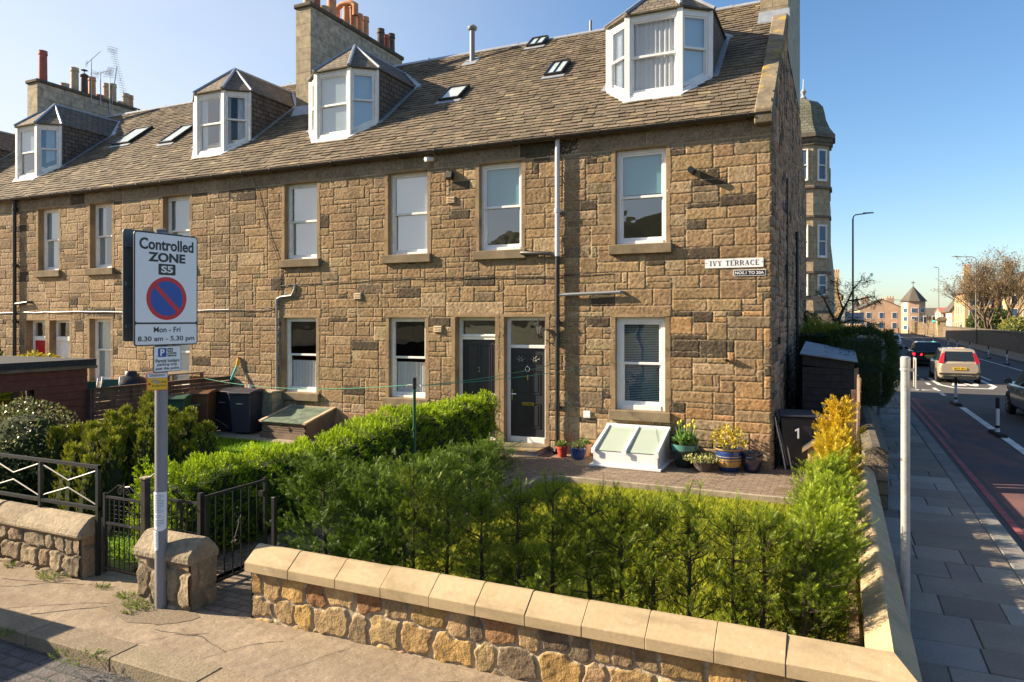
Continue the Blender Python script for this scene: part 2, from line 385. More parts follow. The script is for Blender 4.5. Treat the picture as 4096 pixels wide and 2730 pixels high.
def blocks_mesh(name, rects, to3, mat, parent, colour, gap=.001, depth=.010, rough=.012, cell=.027, smooth=False):
    Vs = []; Fs = []; Cs = []; off = 0
    for (a, b, c, d) in rects:
        w, h = b - a - 2 * gap, d - c - 2 * gap
        if w < .02 or h < .02: continue
        e = min(.009, w / 4, h / 4)
        u = np.concatenate([[0], np.linspace(e, w - e, max(2, int(w / cell) + 1)), [w]]) + a + gap
        v = np.concatenate([[0], np.linspace(e, h - e, max(2, int(h / cell) + 1)), [h]]) + c + gap
        U, Vv = np.meshgrid(u, v, indexing='ij'); D = depth * (.85 + .4 * rng.rand()) + rough * rng.rand(*U.shape)
        tilt = rng.randn(2) * .008
        D += (U - U.mean()) * tilt[0] + (Vv - Vv.mean()) * tilt[1]
        D[0, :] = D[-1, :] = 0; D[:, 0] = D[:, -1] = 0
        D = np.maximum(D, 0)
        jx = (rng.rand(*U.shape) - .5) * .007
        U = U + jx; Vv = Vv + (rng.rand(*U.shape) - .5) * .007
        P = to3(U.ravel(), Vv.ravel(), D.ravel())
        n1 = len(v); I = (np.arange(len(u) - 1)[:, None] * n1 + np.arange(n1 - 1)[None]).ravel()
        Fs.append(np.stack([I, I + n1, I + n1 + 1, I + 1], 1) + off)
        Vs.append(P); Cs.append(np.tile(np.array(colour((a + b) / 2, (c + d) / 2, w * h)), (len(P), 1))); off += len(P)
    return mesh_np(name, np.concatenate(Vs), np.concatenate(Fs), np.concatenate(Cs), mat, parent, smooth=smooth)

def vary(c, a=.14):
    k = 1 + random.uniform(-a, a); return tuple(max(.004, x * k * (1 + random.uniform(-.025, .025))) for x in c)

def facade_col(x, z, area):
    r = random.random()
    base = (.275, .186, .102)
    if x < -13: base = (.318, .230, .138)
    if random.random() < .35: base = (.255, .175, .10)
    if random.random() < .10: base = (.335, .245, .145)
    if x > -3.2 and z < 2.9 and random.random() < .30: base = (.345, .205, .098)
    if z < .75: base = (.33, .25, .155) if random.random() < .6 else (.32, .205, .115)
    if z > 6.1: base = (.235, .185, .125)
    soot = .04
    if x > -2: soot = .19 if z > 2.2 else .06
    if z > 6.1: soot = .12
    if r < soot: base = (.085, .066, .045)
    elif r < soot + .08: base = (.20, .148, .092)
    return vary(base, .09)

def wall_plane(mb, x0, x1, z0, z1, ops, y):
    zs = sorted(set([z0, z1] + [v for o in ops for v in o[2:]]))
    for a, b in zip(zs, zs[1:]):
        m = (a + b) / 2; cuts = sorted([(o[0], o[1]) for o in ops if o[2] < m < o[3]]); x = x0
        for c, d in cuts + [(x1, x1)]:
            if c > x: mb.poly([(x, y, a), (c, y, a), (c, y, b), (x, y, b)])
            x = d

def front_wall(parent, x0, x1, ops):
    xs = lines([x0, x1] + [v for o in ops for v in o[:2]], .13); zs = lines([-.15, 6.16, 6.5] + [v for o in ops for v in o[2:]] , .108)
    eave = [(x0, x1, 6.16, 6.5)]
    rects = pack(xs, zs, ops + eave)
    rects = [r for r in rects if not (r[2] > 6.45)]
    xe = x0
    while xe < x1 - .05:                                            # long dressed course under the eaves
        w = min(random.uniform(.6, 1.5), x1 - xe)
        if x1 - xe - w < .3: w = x1 - xe
        rects.append((xe, xe + w, 6.17, 6.5)); xe += w
    bl = blocks_mesh('front_wall', rects, lambda u, v, d: np.stack([u, -d, v], 1), 'stone', parent, facade_col)
    mb = MB(); wall_plane(mb, x0, x1, -.3, 6.62, ops, -.0105)
    mb.mi = 1
    for (a, b, c, d) in ops:
        D = .26
        mb.poly([(a, -.012, c), (a, D, c), (a, D, d), (a, -.008, d)][::-1]); mb.poly([(b, -.008, c), (b, D, c), (b, D, d), (b, -.008, d)])
        mb.poly([(a, -.008, d), (a, D, d), (b, D, d), (b, -.008, d)][::-1]); mb.poly([(a, -.012, c), (a, D, c), (b, D, c), (b, -.008, c)])
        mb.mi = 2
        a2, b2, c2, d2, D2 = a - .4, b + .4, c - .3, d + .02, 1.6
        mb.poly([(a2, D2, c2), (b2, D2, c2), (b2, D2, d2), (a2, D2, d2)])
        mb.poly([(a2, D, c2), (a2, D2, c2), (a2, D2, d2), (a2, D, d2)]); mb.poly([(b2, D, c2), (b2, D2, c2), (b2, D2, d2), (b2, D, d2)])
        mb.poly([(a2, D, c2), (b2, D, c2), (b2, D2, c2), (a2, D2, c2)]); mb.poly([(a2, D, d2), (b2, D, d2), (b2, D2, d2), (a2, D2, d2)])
        mb.mi = 1
    for (a, b, c, d) in ops:                                        # dressed margins round every opening
        z = c - .01
        while z < d - .02:
            e = min(z + random.uniform(.28, .5), d); s = random.uniform(.075, .11)
            mb.box(a - s, a - .001, -.021, -.0106, z + .002, e - .002); mb.box(b + .001, b + s, -.021, -.0106, z + .002, e - .002); z = e
        mb.box(a - .1, b + .1, -.021, -.0106, d + .002, d + .06)
    mb.build('mortar_bed', ['mortar', 'ashlar', 'dark'], bl)
    return bl

def window(parent, Mx, w, zb, zt, fr=.055, mat='white', glass=('glass', 'glass'), blind=0., curtain=None, mid=.5, slats=False, rail=.045, name='window', cut=None):
    """sash window in frame coordinates: x 0..w, z zb..zt (zb may differ at the two sides), y into the room"""
    zb0, zb1 = zb if isinstance(zb, tuple) else (zb, zb)
    zl = lambda x: zb0 + (zb1 - zb0) * x / w
    mb = MB(); mb.M = Mx
    def bar(x0, x1, za0, za1, zc0, zc1, y0, y1):   # bottoms za0/za1 and tops zc0/zc1 at x0/x1
        mb.hexa([(x0, y0, za0), (x1, y0, za1), (x1, y1, za1), (x0, y1, za0)], [(x0, y0, zc0), (x1, y0, zc1), (x1, y1, zc1), (x0, y1, zc0)])
    bar(0, fr, zl(0), zl(fr), zt, zt, 0, .10); bar(w - fr, w, zl(w - fr), zl(w), zt, zt, 0, .10)
    bar(fr, w - fr, zt - fr, zt - fr, zt, zt, 0, .10)
    bar(fr, w - fr, zl(fr), zl(w - fr), zl(fr) + fr, zl(w - fr) + fr, -.012, .10)
    a, b = fr, w - fr; t = zt - fr; zm = (zb0 + zb1) / 2 + (zt - (zb0 + zb1) / 2) * mid
    s = rail
    bar(a, a + s, zm, zm, t, t, .02, .055); bar(b - s, b, zm, zm, t, t, .02, .055); bar(a + s, b - s, t - s, t - s, t, t, .02, .055)
    bar(a, b, zm - .02, zm - .02, zm + .03, zm + .03, .018, .085)
    B = lambda x: zl(x) + fr
    bar(a, a + s, B(a), B(a + s), zm - .02, zm - .02, .055, .09); bar(b - s, b, B(b - s), B(b), zm - .02, zm - .02, .055, .09)
    bar(a + s, b - s, B(a + s), B(b - s), B(a + s) + .07, B(b - s) + .07, .055, .09)
    win = mb.build(name, mat, parent, bevel=.004)
    p = MB(); p.M = Mx; x0, x1 = a + s, b - s
    p.poly([(x0, .04, zm + .03), (x1, .04, zm + .03), (x1, .04, t - s), (x0, .04, t - s)]); p.build('pane', glass[0], win)
    p = MB(); p.M = Mx
    p.poly([(x0, .074, B(x0) + .07), (x1, .074, B(x1) + .07), (x1, .074, zm - .02), (x0, .074, zm - .02)]); p.build('pane', glass[1], win)
    zlow = min(B(a), B(b))
    if blind:
        q = MB(); q.M = Mx; zz = t - (t - zlow) * blind; yb = .105
        pts = [(a, yb, max(zz, B(a))), (b, yb, max(zz, B(b))), (b, yb, t), (a, yb, t)]; q.poly(pts)
        q.build('roller_blind', 'blindblue' if glass[0] == 'glassblue' else 'blind', win)
    if slats:
        q = MB(); q.M = Mx; z = t - .03
        while z > B(a) + .05: q.poly([(a, .13, z), (b, .13, z), (b, .152, z + .018), (a, .152, z + .018)]); z -= .034
        q.build('venetian_blind', 'slat', win)
    if curtain:
        for (f0, f1, g0, g1) in curtain:                            # fractions across and up
            q = MB(); q.M = Mx; n = 46; xs = [a + (b - a) * (f0 + (f1 - f0) * i / n) for i in range(n + 1)]
            za = lambda x: B(x) + (t - B(x)) * g0; zc = zlow + (t - zlow) * g1
            vs = []
            for i, x in enumerate(xs):
                y = .115 + .016 * math.sin(i * 1.25 + .5 * math.sin(i * .7)); sc = .012 * math.sin(i * 1.1) if g0 > .03 else 0
                vs += [(x, y, za(x) + sc), (x, y * .98 + .004, zc)]
            q.add(vs, [(2 * i, 2 * i + 2, 2 * i + 3, 2 * i + 1) for i in range(n)]); q.build('net_curtain', 'curtain', win, smooth=80)
    return win

def fwindow(parent, op, y, sill=True, **kw):
    a, b, c, d = op
    w = window(parent, frame((a, y, 0), (1, 0, 0)), b - a, c, d, **kw)
    if sill:
        sz = .20; MB().box(a - .12, b + .12, -.10, y + .02, c - sz, c - .004).build('sill', 'sill', w, bevel=.012)
    return w

def downpipe(parent, x, z0, z1, mat, r=.05, y=-.10, name='downpipe', branches=()):
    mb = MB(); mb.tube([(x, y, z0), (x, y, z1)], r, 10)
    z = z0 + .9
    while z < z1 - .1: mb.tube([(x, y, z), (x, y, z + .09)], r * 1.28, 10); mb.box(x - r * 1.6, x + r * 1.6, y, .02, z + .02, z + .05); z += 1.75
    for br in branches: mb.tube(br[0], br[1], 8)
    return mb.build(name, mat, parent, smooth=40)

def gutter(parent, x0, x1):
    mb = MB(); yc, zc, r = -.19, 6.535, .062; n = 7
    pr = [(yc + r * math.cos(PI + PI * i / n), zc + r * math.sin(PI + PI * i / n)) for i in range(n + 1)]
    pr2 = [(yc + (r - .008) * math.cos(PI + PI * i / n), zc + (r - .008) * math.sin(PI + PI * i / n)) for i in range(n, -1, -1)]
    mb.prism(pr + pr2, 'x', x0, x1)
    x = x1 - .4
    while x > x0:
        mb.box(x - .02, x + .02, yc - r - .012, yc - r + .004, zc - .03, zc + .012); mb.box(x - .012, x + .012, yc, .0, zc - r - .016, zc - r - .002); x -= .95
    return mb.build('gutter', 'gutter', parent, smooth=40)

def slates(parent, x0, x1):
    """front slope of individually laid slates over a plain deck, and a plain rear slope"""
    T = Vector((0, 1, RS)).normalized(); N = Vector((0, -RS, 1)).normalized()
    L = (RIDGE_Y + .17) / T.y; ex = .158; rows = int(L / ex)
    V = []; F = []; C = []; o = 0; base = Vector((0, -.17, RZ0 - RS * .17))
    pal = [(.160, .128, .090), (.148, .12, .085), (.172, .137, .094), (.13, .108, .080), (.185, .148, .10), (.155, .122, .090)]
    for i in range(rows):
        x = x0 - random.random() * .3
        while x < x1:
            w = random.uniform(.17, .29) * (1.12 - .22 * i / rows); a, b = max(x, x0), min(x + w - .008, x1)
            x += w
            if b - a < .03: continue
            s0 = i * ex + random.uniform(-.012, .012); s1 = min(s0 + ex * 1.5, L); h0 = .024 + random.random() * .018; h1 = .002
            sk = random.uniform(-.014, .014)
            for (xx, ss, hh) in ((a, s0 + sk, h0), (b, s0 - sk, h0 + random.uniform(-.004, .006)), (b, s1, h1), (a, s1, h1), (a, s0 + sk, 0), (b, s0 - sk, 0)):
                p = base + T * ss + N * hh; V.append((xx, p.y, p.z))
            F += [(o, o + 1, o + 2, o + 3), (o + 4, o + 5, o + 1, o), (o + 4, o, o + 3, o + 3), (o + 5, o + 2, o + 2, o + 1)]
            c = vary(random.choice(pal), .14)
            if random.random() < .025: c = vary((.26, .21, .13))
            C += [c] * 6; o += 6
    quads = [f for f in F if len(set(f)) == 4]
    mb = MB((.19, .155, .11)); mb.V = V; mb.C = C; mb.F = [list(f) if len(set(f)) == 4 else list(dict.fromkeys(f)) for f in F]; mb.MI = [0] * len(mb.F)
    mb.c = (.12, .10, .075)
    mb.poly([(x0, -.17, RZ0 - RS * .17 - .004), (x1, -.17, RZ0 - RS * .17 - .004), (x1, RIDGE_Y, RIDGE_Z - .004), (x0, RIDGE_Y, RIDGE_Z - .004)])
    mb.poly([(x0, RIDGE_Y, RIDGE_Z - .004), (x1, RIDGE_Y, RIDGE_Z - .004), (x1, 14.4, 7.4), (x0, 14.4, 7.4)])
    rf = mb.build('roof', 'slate', parent)
    rd = MB(); x = x0
    while x < x1:
        e = min(x + 1.5, x1); rd.prism([(RIDGE_Y - .13, RIDGE_Z - .075), (RIDGE_Y, RIDGE_Z + .035), (RIDGE_Y + .13, RIDGE_Z - .06), (RIDGE_Y, RIDGE_Z + .015)], 'x', x, e - .004)
        rd.box(e - .05, e - .02, RIDGE_Y - .02, RIDGE_Y + .02, RIDGE_Z + .02, RIDGE_Z + .06); x = e
    rd.build('ridge', 'lead', rf)
    return rf

def roofz(y): return RZ0 + RS * y

def dormer(parent, xa, xb, kinds, dxl=.56, dxr=.54, zt=9.26, mat='white'):
    """canted bay dormer: centre sash, two angled sashes, slate-hung cheeks and a piended slate roof"""
    yf, ys, yb = 1.0, 1.44, (zt - RZ0) / RS
    F0, F1, S0, S1 = (xa, yf), (xb, yf), (xa - dxl, ys), (xb + dxr, ys)
    P = [S0, F0, F1, S1]
    mb = MB()
    for i, (px, py) in enumerate(P):                                # corner posts
        d = .058 if i in (1, 2) else .05
        mb.prism([(px - d, py - d * .45), (px + d, py - d * .45), (px + d, py + d), (px - d, py + d)], 'z', roofz(py) - .1, zt)
    for (p, q) in zip(P, P[1:]):                                    # fascia board under the eaves, apron board at the foot
        u = Vector((q[0] - p[0], q[1] - p[1], 0)); Mx = frame((p[0], p[1], 0), u); mb.M = Mx
        mb.box(0.04, u.length - .04, .012, .06, zt - .13, zt)
        z0, z1 = roofz(p[1]), roofz(q[1])
        mb.hexa([(0.04, -.005, z0 - .1), (u.length - .04, -.005, z1 - .1), (u.length - .04, .08, z1 - .1), (.04, .08, z0 - .1)],
                [(0.04, -.005, z0 + .10), (u.length - .04, -.005, z1 + .10), (u.length - .04, .08, z1 + .10), (.04, .08, z0 + .10)])
        mb.M = None
    d = mb.build('dormer', mat, parent, bevel=.006)
    for sx, s in ((S0[0] - .03, -1), (S1[0] + .03, 1)):
        ck = MB(); ck.prism([(ys + .03, roofz(ys) - .05), (yb + .1, zt + .02), (ys + .03, zt + .02)], 'x', sx - .02, sx + .02)
        ck.build('cheek', 'slatehang', d)
    dk = MB(); dk.poly([(xa - dxl, 1.62, 7.3), (xb + dxr, 1.62, 7.3), (xb + dxr, 1.62, zt), (xa - dxl, 1.62, zt)]); dk.build('room_dark_sheet', 'dark', d)  # near-black sheet added in place of the unlit room behind the sashes
    e = .07; xc = (xa + xb) / 2; ap = (xc, 1.95, zt + .93); rb = (xc, (zt + .93 - RZ0) / RS + .05, zt + .93)
    eF0, eF1 = (xa - e * .5, yf - e, zt), (xb + e * .5, yf - e, zt); eS0, eS1 = (S0[0] - e * 1.3, ys, zt), (S1[0] + e * 1.3, ys, zt)
    eB0, eB1 = (S0[0] - e * 1.3, yb + .02, zt), (S1[0] + e * 1.3, yb + .02, zt)
    r = MB(); r.poly([eF0, eF1, ap]); r.mi = 1
    r.poly([eF1, eS1, ap]); r.poly([eS0, eF0, ap]); r.poly([eS1, eB1, rb, ap]); r.poly([eB0, eS0, ap, rb])
    r.mi = 2
    lo = lambda p: (p[0], p[1], p[2] - .035)
    for p, q in ((eB0, eS0), (eS0, eF0), (eF0, eF1), (eF1, eS1), (eS1, eB1)): r.poly([lo(p), lo(q), q, p])
    r.poly([lo(p) for p in (eB1, eS1, eF1, eF0, eS0, eB0)])
    rf = r.build('dormer_roof', ['dormslate', 'sideslate', 'cope_d'], d)
    ld = MB()
    for p in (eF0, eF1, eS0, eS1):
        ld.tube([Vector(p) + Vector((0, 0, .012)), Vector(ap) + Vector((0, 0, .012))], .05 if p in (eF0, eF1) else .042, 6)
    ld.tube([ap, rb], .05, 6)
    for b, s in ((eB0, -1), (eB1, 1)):
        ld.hexa([(b[0] + s * .02, b[1] - .05, b[2]), (b[0] + s * .16, b[1] + .02, b[2] + .03), (rb[0] + s * .14, rb[1] + .02, rb[2]), (rb[0], rb[1] - .05, rb[2])],
                [(b[0] + s * .02, b[1] - .05, b[2] + .05), (b[0] + s * .16, b[1] + .02, b[2] + .07), (rb[0] + s * .14, rb[1] + .02, rb[2] + .05), (rb[0], rb[1] - .05, rb[2] + .05)])
        x1 = b[0] - s * .04
        ld.hexa([(x1, ys, roofz(ys) - .01), (x1 + s * .11, ys, roofz(ys) - .01), (x1 + s * .11, yb, zt - .02), (x1, yb, zt - .02)],
                [(x1, ys - .02, roofz(ys) + .05), (x1 + s * .11, ys - .02, roofz(ys) + .05), (x1 + s * .11, yb - .02, zt + .04), (x1, yb - .02, zt + .04)])
    ld.build('lead_hips', 'lead', d, smooth=50)
    ap_ = MB()                                                     # white painted apron on the slates
    pts = [(S0[0] - .06, ys), (F0[0] - .04, yf - .13), (F1[0] + .04, yf - .13), (S1[0] + .06, ys), (F1[0], yf), (F0[0], yf)]
    ap_.hexa([(pts[i][0], pts[i][1], roofz(pts[i][1]) + .01) for i in (0, 1, 5, 5)], [(pts[i][0], pts[i][1], roofz(pts[i][1]) + .05) for i in (0, 1, 5, 5)])
    ap_.hexa([(pts[i][0], pts[i][1], roofz(pts[i][1]) + .01) for i in (1, 2, 4, 5)], [(pts[i][0], pts[i][1], roofz(pts[i][1]) + .05) for i in (1, 2, 4, 5)])
    ap_.hexa([(pts[i][0], pts[i][1], roofz(pts[i][1]) + .01) for i in (2, 3, 3, 4)], [(pts[i][0], pts[i][1], roofz(pts[i][1]) + .05) for i in (2, 3, 3, 4)])
    ap_.build('apron', mat, d)
    for (p, q), kw in zip(zip(P, P[1:]), kinds):
        u = Vector((q[0] - p[0], q[1] - p[1], 0)); un = u.normalized(); m = .055
        o = Vector((p[0], p[1], 0)) + un * m; w = u.length - 2 * m
        z0, z1 = roofz(o.y) + .10, roofz((o + un * w).y) + .10
        kw = dict(kw); kw.setdefault('fr', .035); kw.setdefault('rail', .035)
        window(d, frame(o + Vector((-un.y, un.x, 0)) * .012, u), w, (z0, z1), zt - .13, mat=mat, name='sash', **kw)
    return d

def skylight(parent, xa, xb, ya, yb, panes=1, frame_mat='blackiron', glass='skyglass'):
    T = Vector((0, 1, RS)).normalized(); N = Vector((0, -RS, 1)).normalized(); w = xb - xa; L = (yb - ya) / T.y
    Mx = Matrix.Identity(4); O = Vector((xa, ya, roofz(ya)))
    for i in range(3): Mx[i][0] = (1, 0, 0)[i]; Mx[i][1] = T[i]; Mx[i][2] = N[i]; Mx[i][3] = O[i]
    mb = MB(); mb.M = Mx; f = .045
    mb.box(-f, 0, -f, L + f, -.02, .12); mb.box(w, w + f, -f, L + f, -.02, .12); mb.box(0, w, -f, 0, -.02, .11); mb.box(0, w, L, L + f, -.02, .13)
    for k in range(1, panes): mb.box(w * k / panes - .014, w * k / panes + .014, 0, L, .07, .115)
    s = mb.build('skylight', frame_mat, parent, bevel=.004)
    p = MB(); p.M = Mx; p.poly([(0, 0, .09), (w, 0, .09), (w, L, .09), (0, L, .09)]); p.build('pane', glass, s)
    a = MB(); a.M = Mx; a.box(-.1, w + .1, -.2, -f - .002, .02, .045); a.build('flashing', 'lead', s)
    return s

def chimney(parent, x0, x1, y0, y1, zb, zt, pots, cope=True):
    mb = MB(); mb.poly([(x0, y0, zb), (x1, y0, zb), (x1, y0, zt), (x0, y0, zt)]); mb.mi = 1
    mb.poly([(x1, y0, zb), (x1, y1, zb), (x1, y1, zt), (x1, y0, zt)]); mb.poly([(x0, y1, zb), (x0, y0, zb), (x0, y0, zt), (x0, y1, zt)])
    mb.poly([(x1, y1, zb), (x0, y1, zb), (x0, y1, zt), (x1, y1, zt)]); mb.poly([(x0, y0, zt), (x1, y0, zt), (x1, y1, zt), (x0, y1, zt)])
    c = mb.build('chimney', ['render_f', 'render_c'], parent)
    if cope: MB().box(x0 - .06, x1 + .06, y0 - .06, y1 + .06, zt + .002, zt + .14).build('cope', 'cope_d', c, bevel=.03)
    fl = MB(); fl.hexa([(x0 - .05, y0 - .16, roofz(y0 - .16)), (x1 + .05, y0 - .16, roofz(y0 - .16)), (x1 + .05, y0 + .02, roofz(y0)), (x0 - .05, y0 + .02, roofz(y0))],
                       [(x0 - .05, y0 - .16, roofz(y0 - .16) + .04), (x1 + .05, y0 - .16, roofz(y0 - .16) + .04), (x1 + .03, y0 - .004, roofz(y0) + .22), (x0 - .03, y0 - .004, roofz(y0) + .22)])
    fl.build('flashing', 'lead', c)
    for (y, h, r, kind, mat) in pots:
        xc = (x0 + x1) / 2; z = zt + .10 if cope else zt; p = MB(); cc = (xc, y, z)
        if kind == 'plain': p.lathe([(r * 1.05, 0), (r, .1), (r * .93, h - .16), (r * 1.08, h - .15), (r * 1.08, h - .10), (r * .98, h - .08), (r * 1.04, h), (r * .8, h), (r * .8, h - .3)], cc, 16)
        elif kind == 'stub': p.lathe([(r * 1.1, 0), (r, h * .7), (r * 1.1, h), (r * .8, h), (r * .8, h * .5)], cc, 16)
        elif kind == 'cowl':
            p.lathe([(r, 0), (r * .9, h), (r * 1.15, h + .02), (r * 1.15, h + .08), (r * .6, h + .14), (r * .2, h + .16)], cc, 16)
            p.tube([(xc, y, z + h + .1), (xc, y, z + h + .3)], .02, 6); p.lathe([(.01, .34), (.13, .29), (.13, .28), (.01, .28)], (xc, y, z + h), 12)
        elif kind == 'tee':
            p.lathe([(r, 0), (r * .85, h * .7), (r * .8, h)], cc, 16); q = r * .75
            p.tube([(xc - .36, y, z + h - .32), (xc - .36, y, z + h + .02), (xc - .2, y, z + h + .12), (xc + .2, y, z + h + .12), (xc + .36, y, z + h + .02), (xc + .36, y, z + h - .32)], q, 10)
        p.build('chimney_pot', mat, c, smooth=45)
    return c

def settle(root, loc):
    """put the Empty of a thing built in world coordinates at its base"""
    root.location = loc
    for c in root.children: c.location = (-loc[0], -loc[1], -loc[2])

M['skyglass'] = pm('skylight_glass', (.45, .52, .52), .12, spec=.8, var=(6, .15))

# ---- end house
FFA = [(-11.50, -10.48, 4.26, 6.15), (-8.40, -7.34, 4.26, 6.15), (-6.02, -5.01, 4.26, 6.15), (-2.95, -1.93, 4.26, 6.15)]
GFA = [(-11.52, -10.50, .96, 2.81), (-8.38, -7.39, .96, 2.81), (-2.95, -1.95, .96, 2.81)]
DOA = [(-6.62, -5.63, .12, 2.82), (-5.42, -4.46, .12, 2.82)]
A = thing('terraced_house', 'brown sandstone end terrace house with two black front doors and a rubble gable', 'house')
fwA = front_wall(A, -13.33, -.0, FFA + GFA + DOA)
fwindow(A, FFA[0], .12, blind=1.0, glass=('glasssky', 'glasssky')); fwindow(A, FFA[1], .12, blind=1.0, glass=('glasssky', 'glasssky'))
fwindow(A, FFA[2], .10, mat='upvc', glass=('glassblue', 'glass'), blind=.5, fr=.07)
fwindow(A, FFA[3], .10, mat='upvc', glass=('glassblue', 'glass'), blind=.46, fr=.075)
GC = ('glassclear', 'glassclear')
fwindow(A, GFA[0], .09, curtain=[(0, 1, .03, .42)], rail=.04, glass=GC); fwindow(A, GFA[1], .09, curtain=[(0, 1, .03, .44)], rail=.04, glass=GC)
fwindow(A, GFA[2], .09, mat='upvc', slats=True, fr=.10, glass=('glassblue', 'glassblue'))
gutter(A, -13.33, .02); slates(A, -13.33, -.26)
downpipe(A, -4.16, .02, 4.05, 'blackiron', .048, branches=[
    ([(-4.16, -.10, 4.02), (-4.30, -.10, 4.13), (-4.95, -.10, 4.17), (-5.05, -.02, 4.17)], .042), ([(-4.16, -.10, .12), (-4.16, -.2, .02)], .06)])
downpipe(A, -4.16, 4.07, 6.5, 'pipewhite', .05)
MB().tube([(-4.12, -.10, 3.27), (-2.82, -.10, 3.31), (-2.76, .02, 3.31)], .034, 8).build('waste_pipe', 'pipegrey', A, smooth=40)
downpipe(A, -11.72, .5, 3.3, 'pipegrey', .028, y=-.05)
MB().tube([(-11.72, -.05, 3.28), (-11.60, -.05, 3.33), (-11.25, -.05, 3.36), (-11.15, -.05, 3.5), (-11.13, -.05, 3.62)], .028, 8).build('waste_pipe', 'pipegrey', A, smooth=40)
def cable(parent, pts, r=.009, mat='gutter'):
    P = []
    for (x0, z0), (x1, z1) in zip(pts, pts[1:]):
        for i in range(5): P.append((x0 + (x1 - x0) * i / 5, -.04, z0 + (z1 - z0) * i / 5 + random.uniform(-.012, .012)))
    P.append((pts[-1][0], -.04, pts[-1][1])); MB().tube(P, r, 5).build('cable', mat, parent, smooth=60)
cable(A, [(-11.6, 3.62), (-9.8, 3.66), (-8.6, 3.72), (-6.5, 3.70), (-4.3, 3.66), (-3.05, 3.72)])
cable(A, [(-11.68, 3.3), (-11.66, 4.2), (-12.1, 5.2), (-12.5, 6.4)], .007)
cable(A, [(-13.3, 3.02), (-12.4, 3.0), (-11.72, 3.08)])
# bits fixed to the front
MB().tube([(-1.42, .0, 5.60), (-1.42, -.22, 5.60)], .062, 12).build('boiler_flue', 'black', A, smooth=40)
for (x, z) in ((-6.72, 5.42), (-9.25, 3.32), (-7.05, 2.55)):
    v = MB(); v.box(x - .11, x + .11, -.045, .0, z - .075, z + .075)
    for k in range(4): v.hexa([(x - .095, -.062, z - .06 + k * .034), (x + .095, -.062, z - .06 + k * .034), (x + .095, -.045, z - .06 + k * .034), (x - .095, -.045, z - .06 + k * .034)],
                              [(x - .095, -.048, z - .035 + k * .034), (x + .095, -.048, z - .035 + k * .034), (x + .095, -.045, z - .035 + k * .034), (x - .095, -.045, z - .035 + k * .034)])
    v.build('air_vent', 'buffpot', A)
MB().box(-3.61, -3.47, -.05, 0, .76, .90).build('junction_box', 'upvc', A, bevel=.008)
cm_ = MB(); cm_.tube([(-7.2, 0, 6.36), (-7.2, -.1, 6.36)], .02, 6); cm_.tube([(-7.24, -.26, 6.33), (-7.17, -.06, 6.37)], .05, 10); cm_.build('security_camera', 'upvc', A, smooth=40)
fl_ = MB(); fl_.tube([(-6.72, 0, 5.98), (-6.72, -.06, 5.98)], .02, 6); fl_.hexa([(-6.80, -.16, 5.90), (-6.64, -.16, 5.90), (-6.64, -.05, 5.86), (-6.80, -.05, 5.86)], [(-6.80, -.13, 6.04), (-6.64, -.13, 6.04), (-6.64, -.03, 6.03), (-6.80, -.03, 6.03)]); fl_.build('floodlight', 'black', A, bevel=.006)
br_ = MB()
for k in range(6): br_.tube([(-.85 + k * .045, -.02, 2.0 + random.uniform(-.02, .02)), (-.83 + k * .045, -.10, 2.01)], .012, 5)
br_.build('wall_bracket', 'black', A)
# lantern
ln = MB(); x, z = -4.56, 2.44
ln.tube([(x, 0, z - .02), (x, -.1, z - .06), (x, -.16, z)], .014, 6); ln.box(x - .04, x + .04, -.02, 0, z - .08, z + .04)
ln.lathe([(.035, 0), (.045, .012), (.045, .02), (.01, .02)], (x, -.16, z), 6)
ln.lathe([(.115, .20), (.10, .215), (.045, .265), (.03, .28), (.015, .33), (.006, .36)], (x, -.16, z), 6)
for k in range(6):
    a = k * PI / 3; ln.tube([(x + .042 * math.cos(a), -.16 + .042 * math.sin(a), z + .015), (x + .085 * math.cos(a), -.16 + .085 * math.sin(a), z + .20)], .006, 4)
lan = ln.build('wall_lantern', 'blackiron', A)
g = MB(); g.lathe([(.038, .02), (.078, .197)], (x, -.16, z), 6); M['lampglass'] = pm('lantern_glass', (.62, .56, .42), .2); g.build('lantern_glass', 'lampglass', lan)
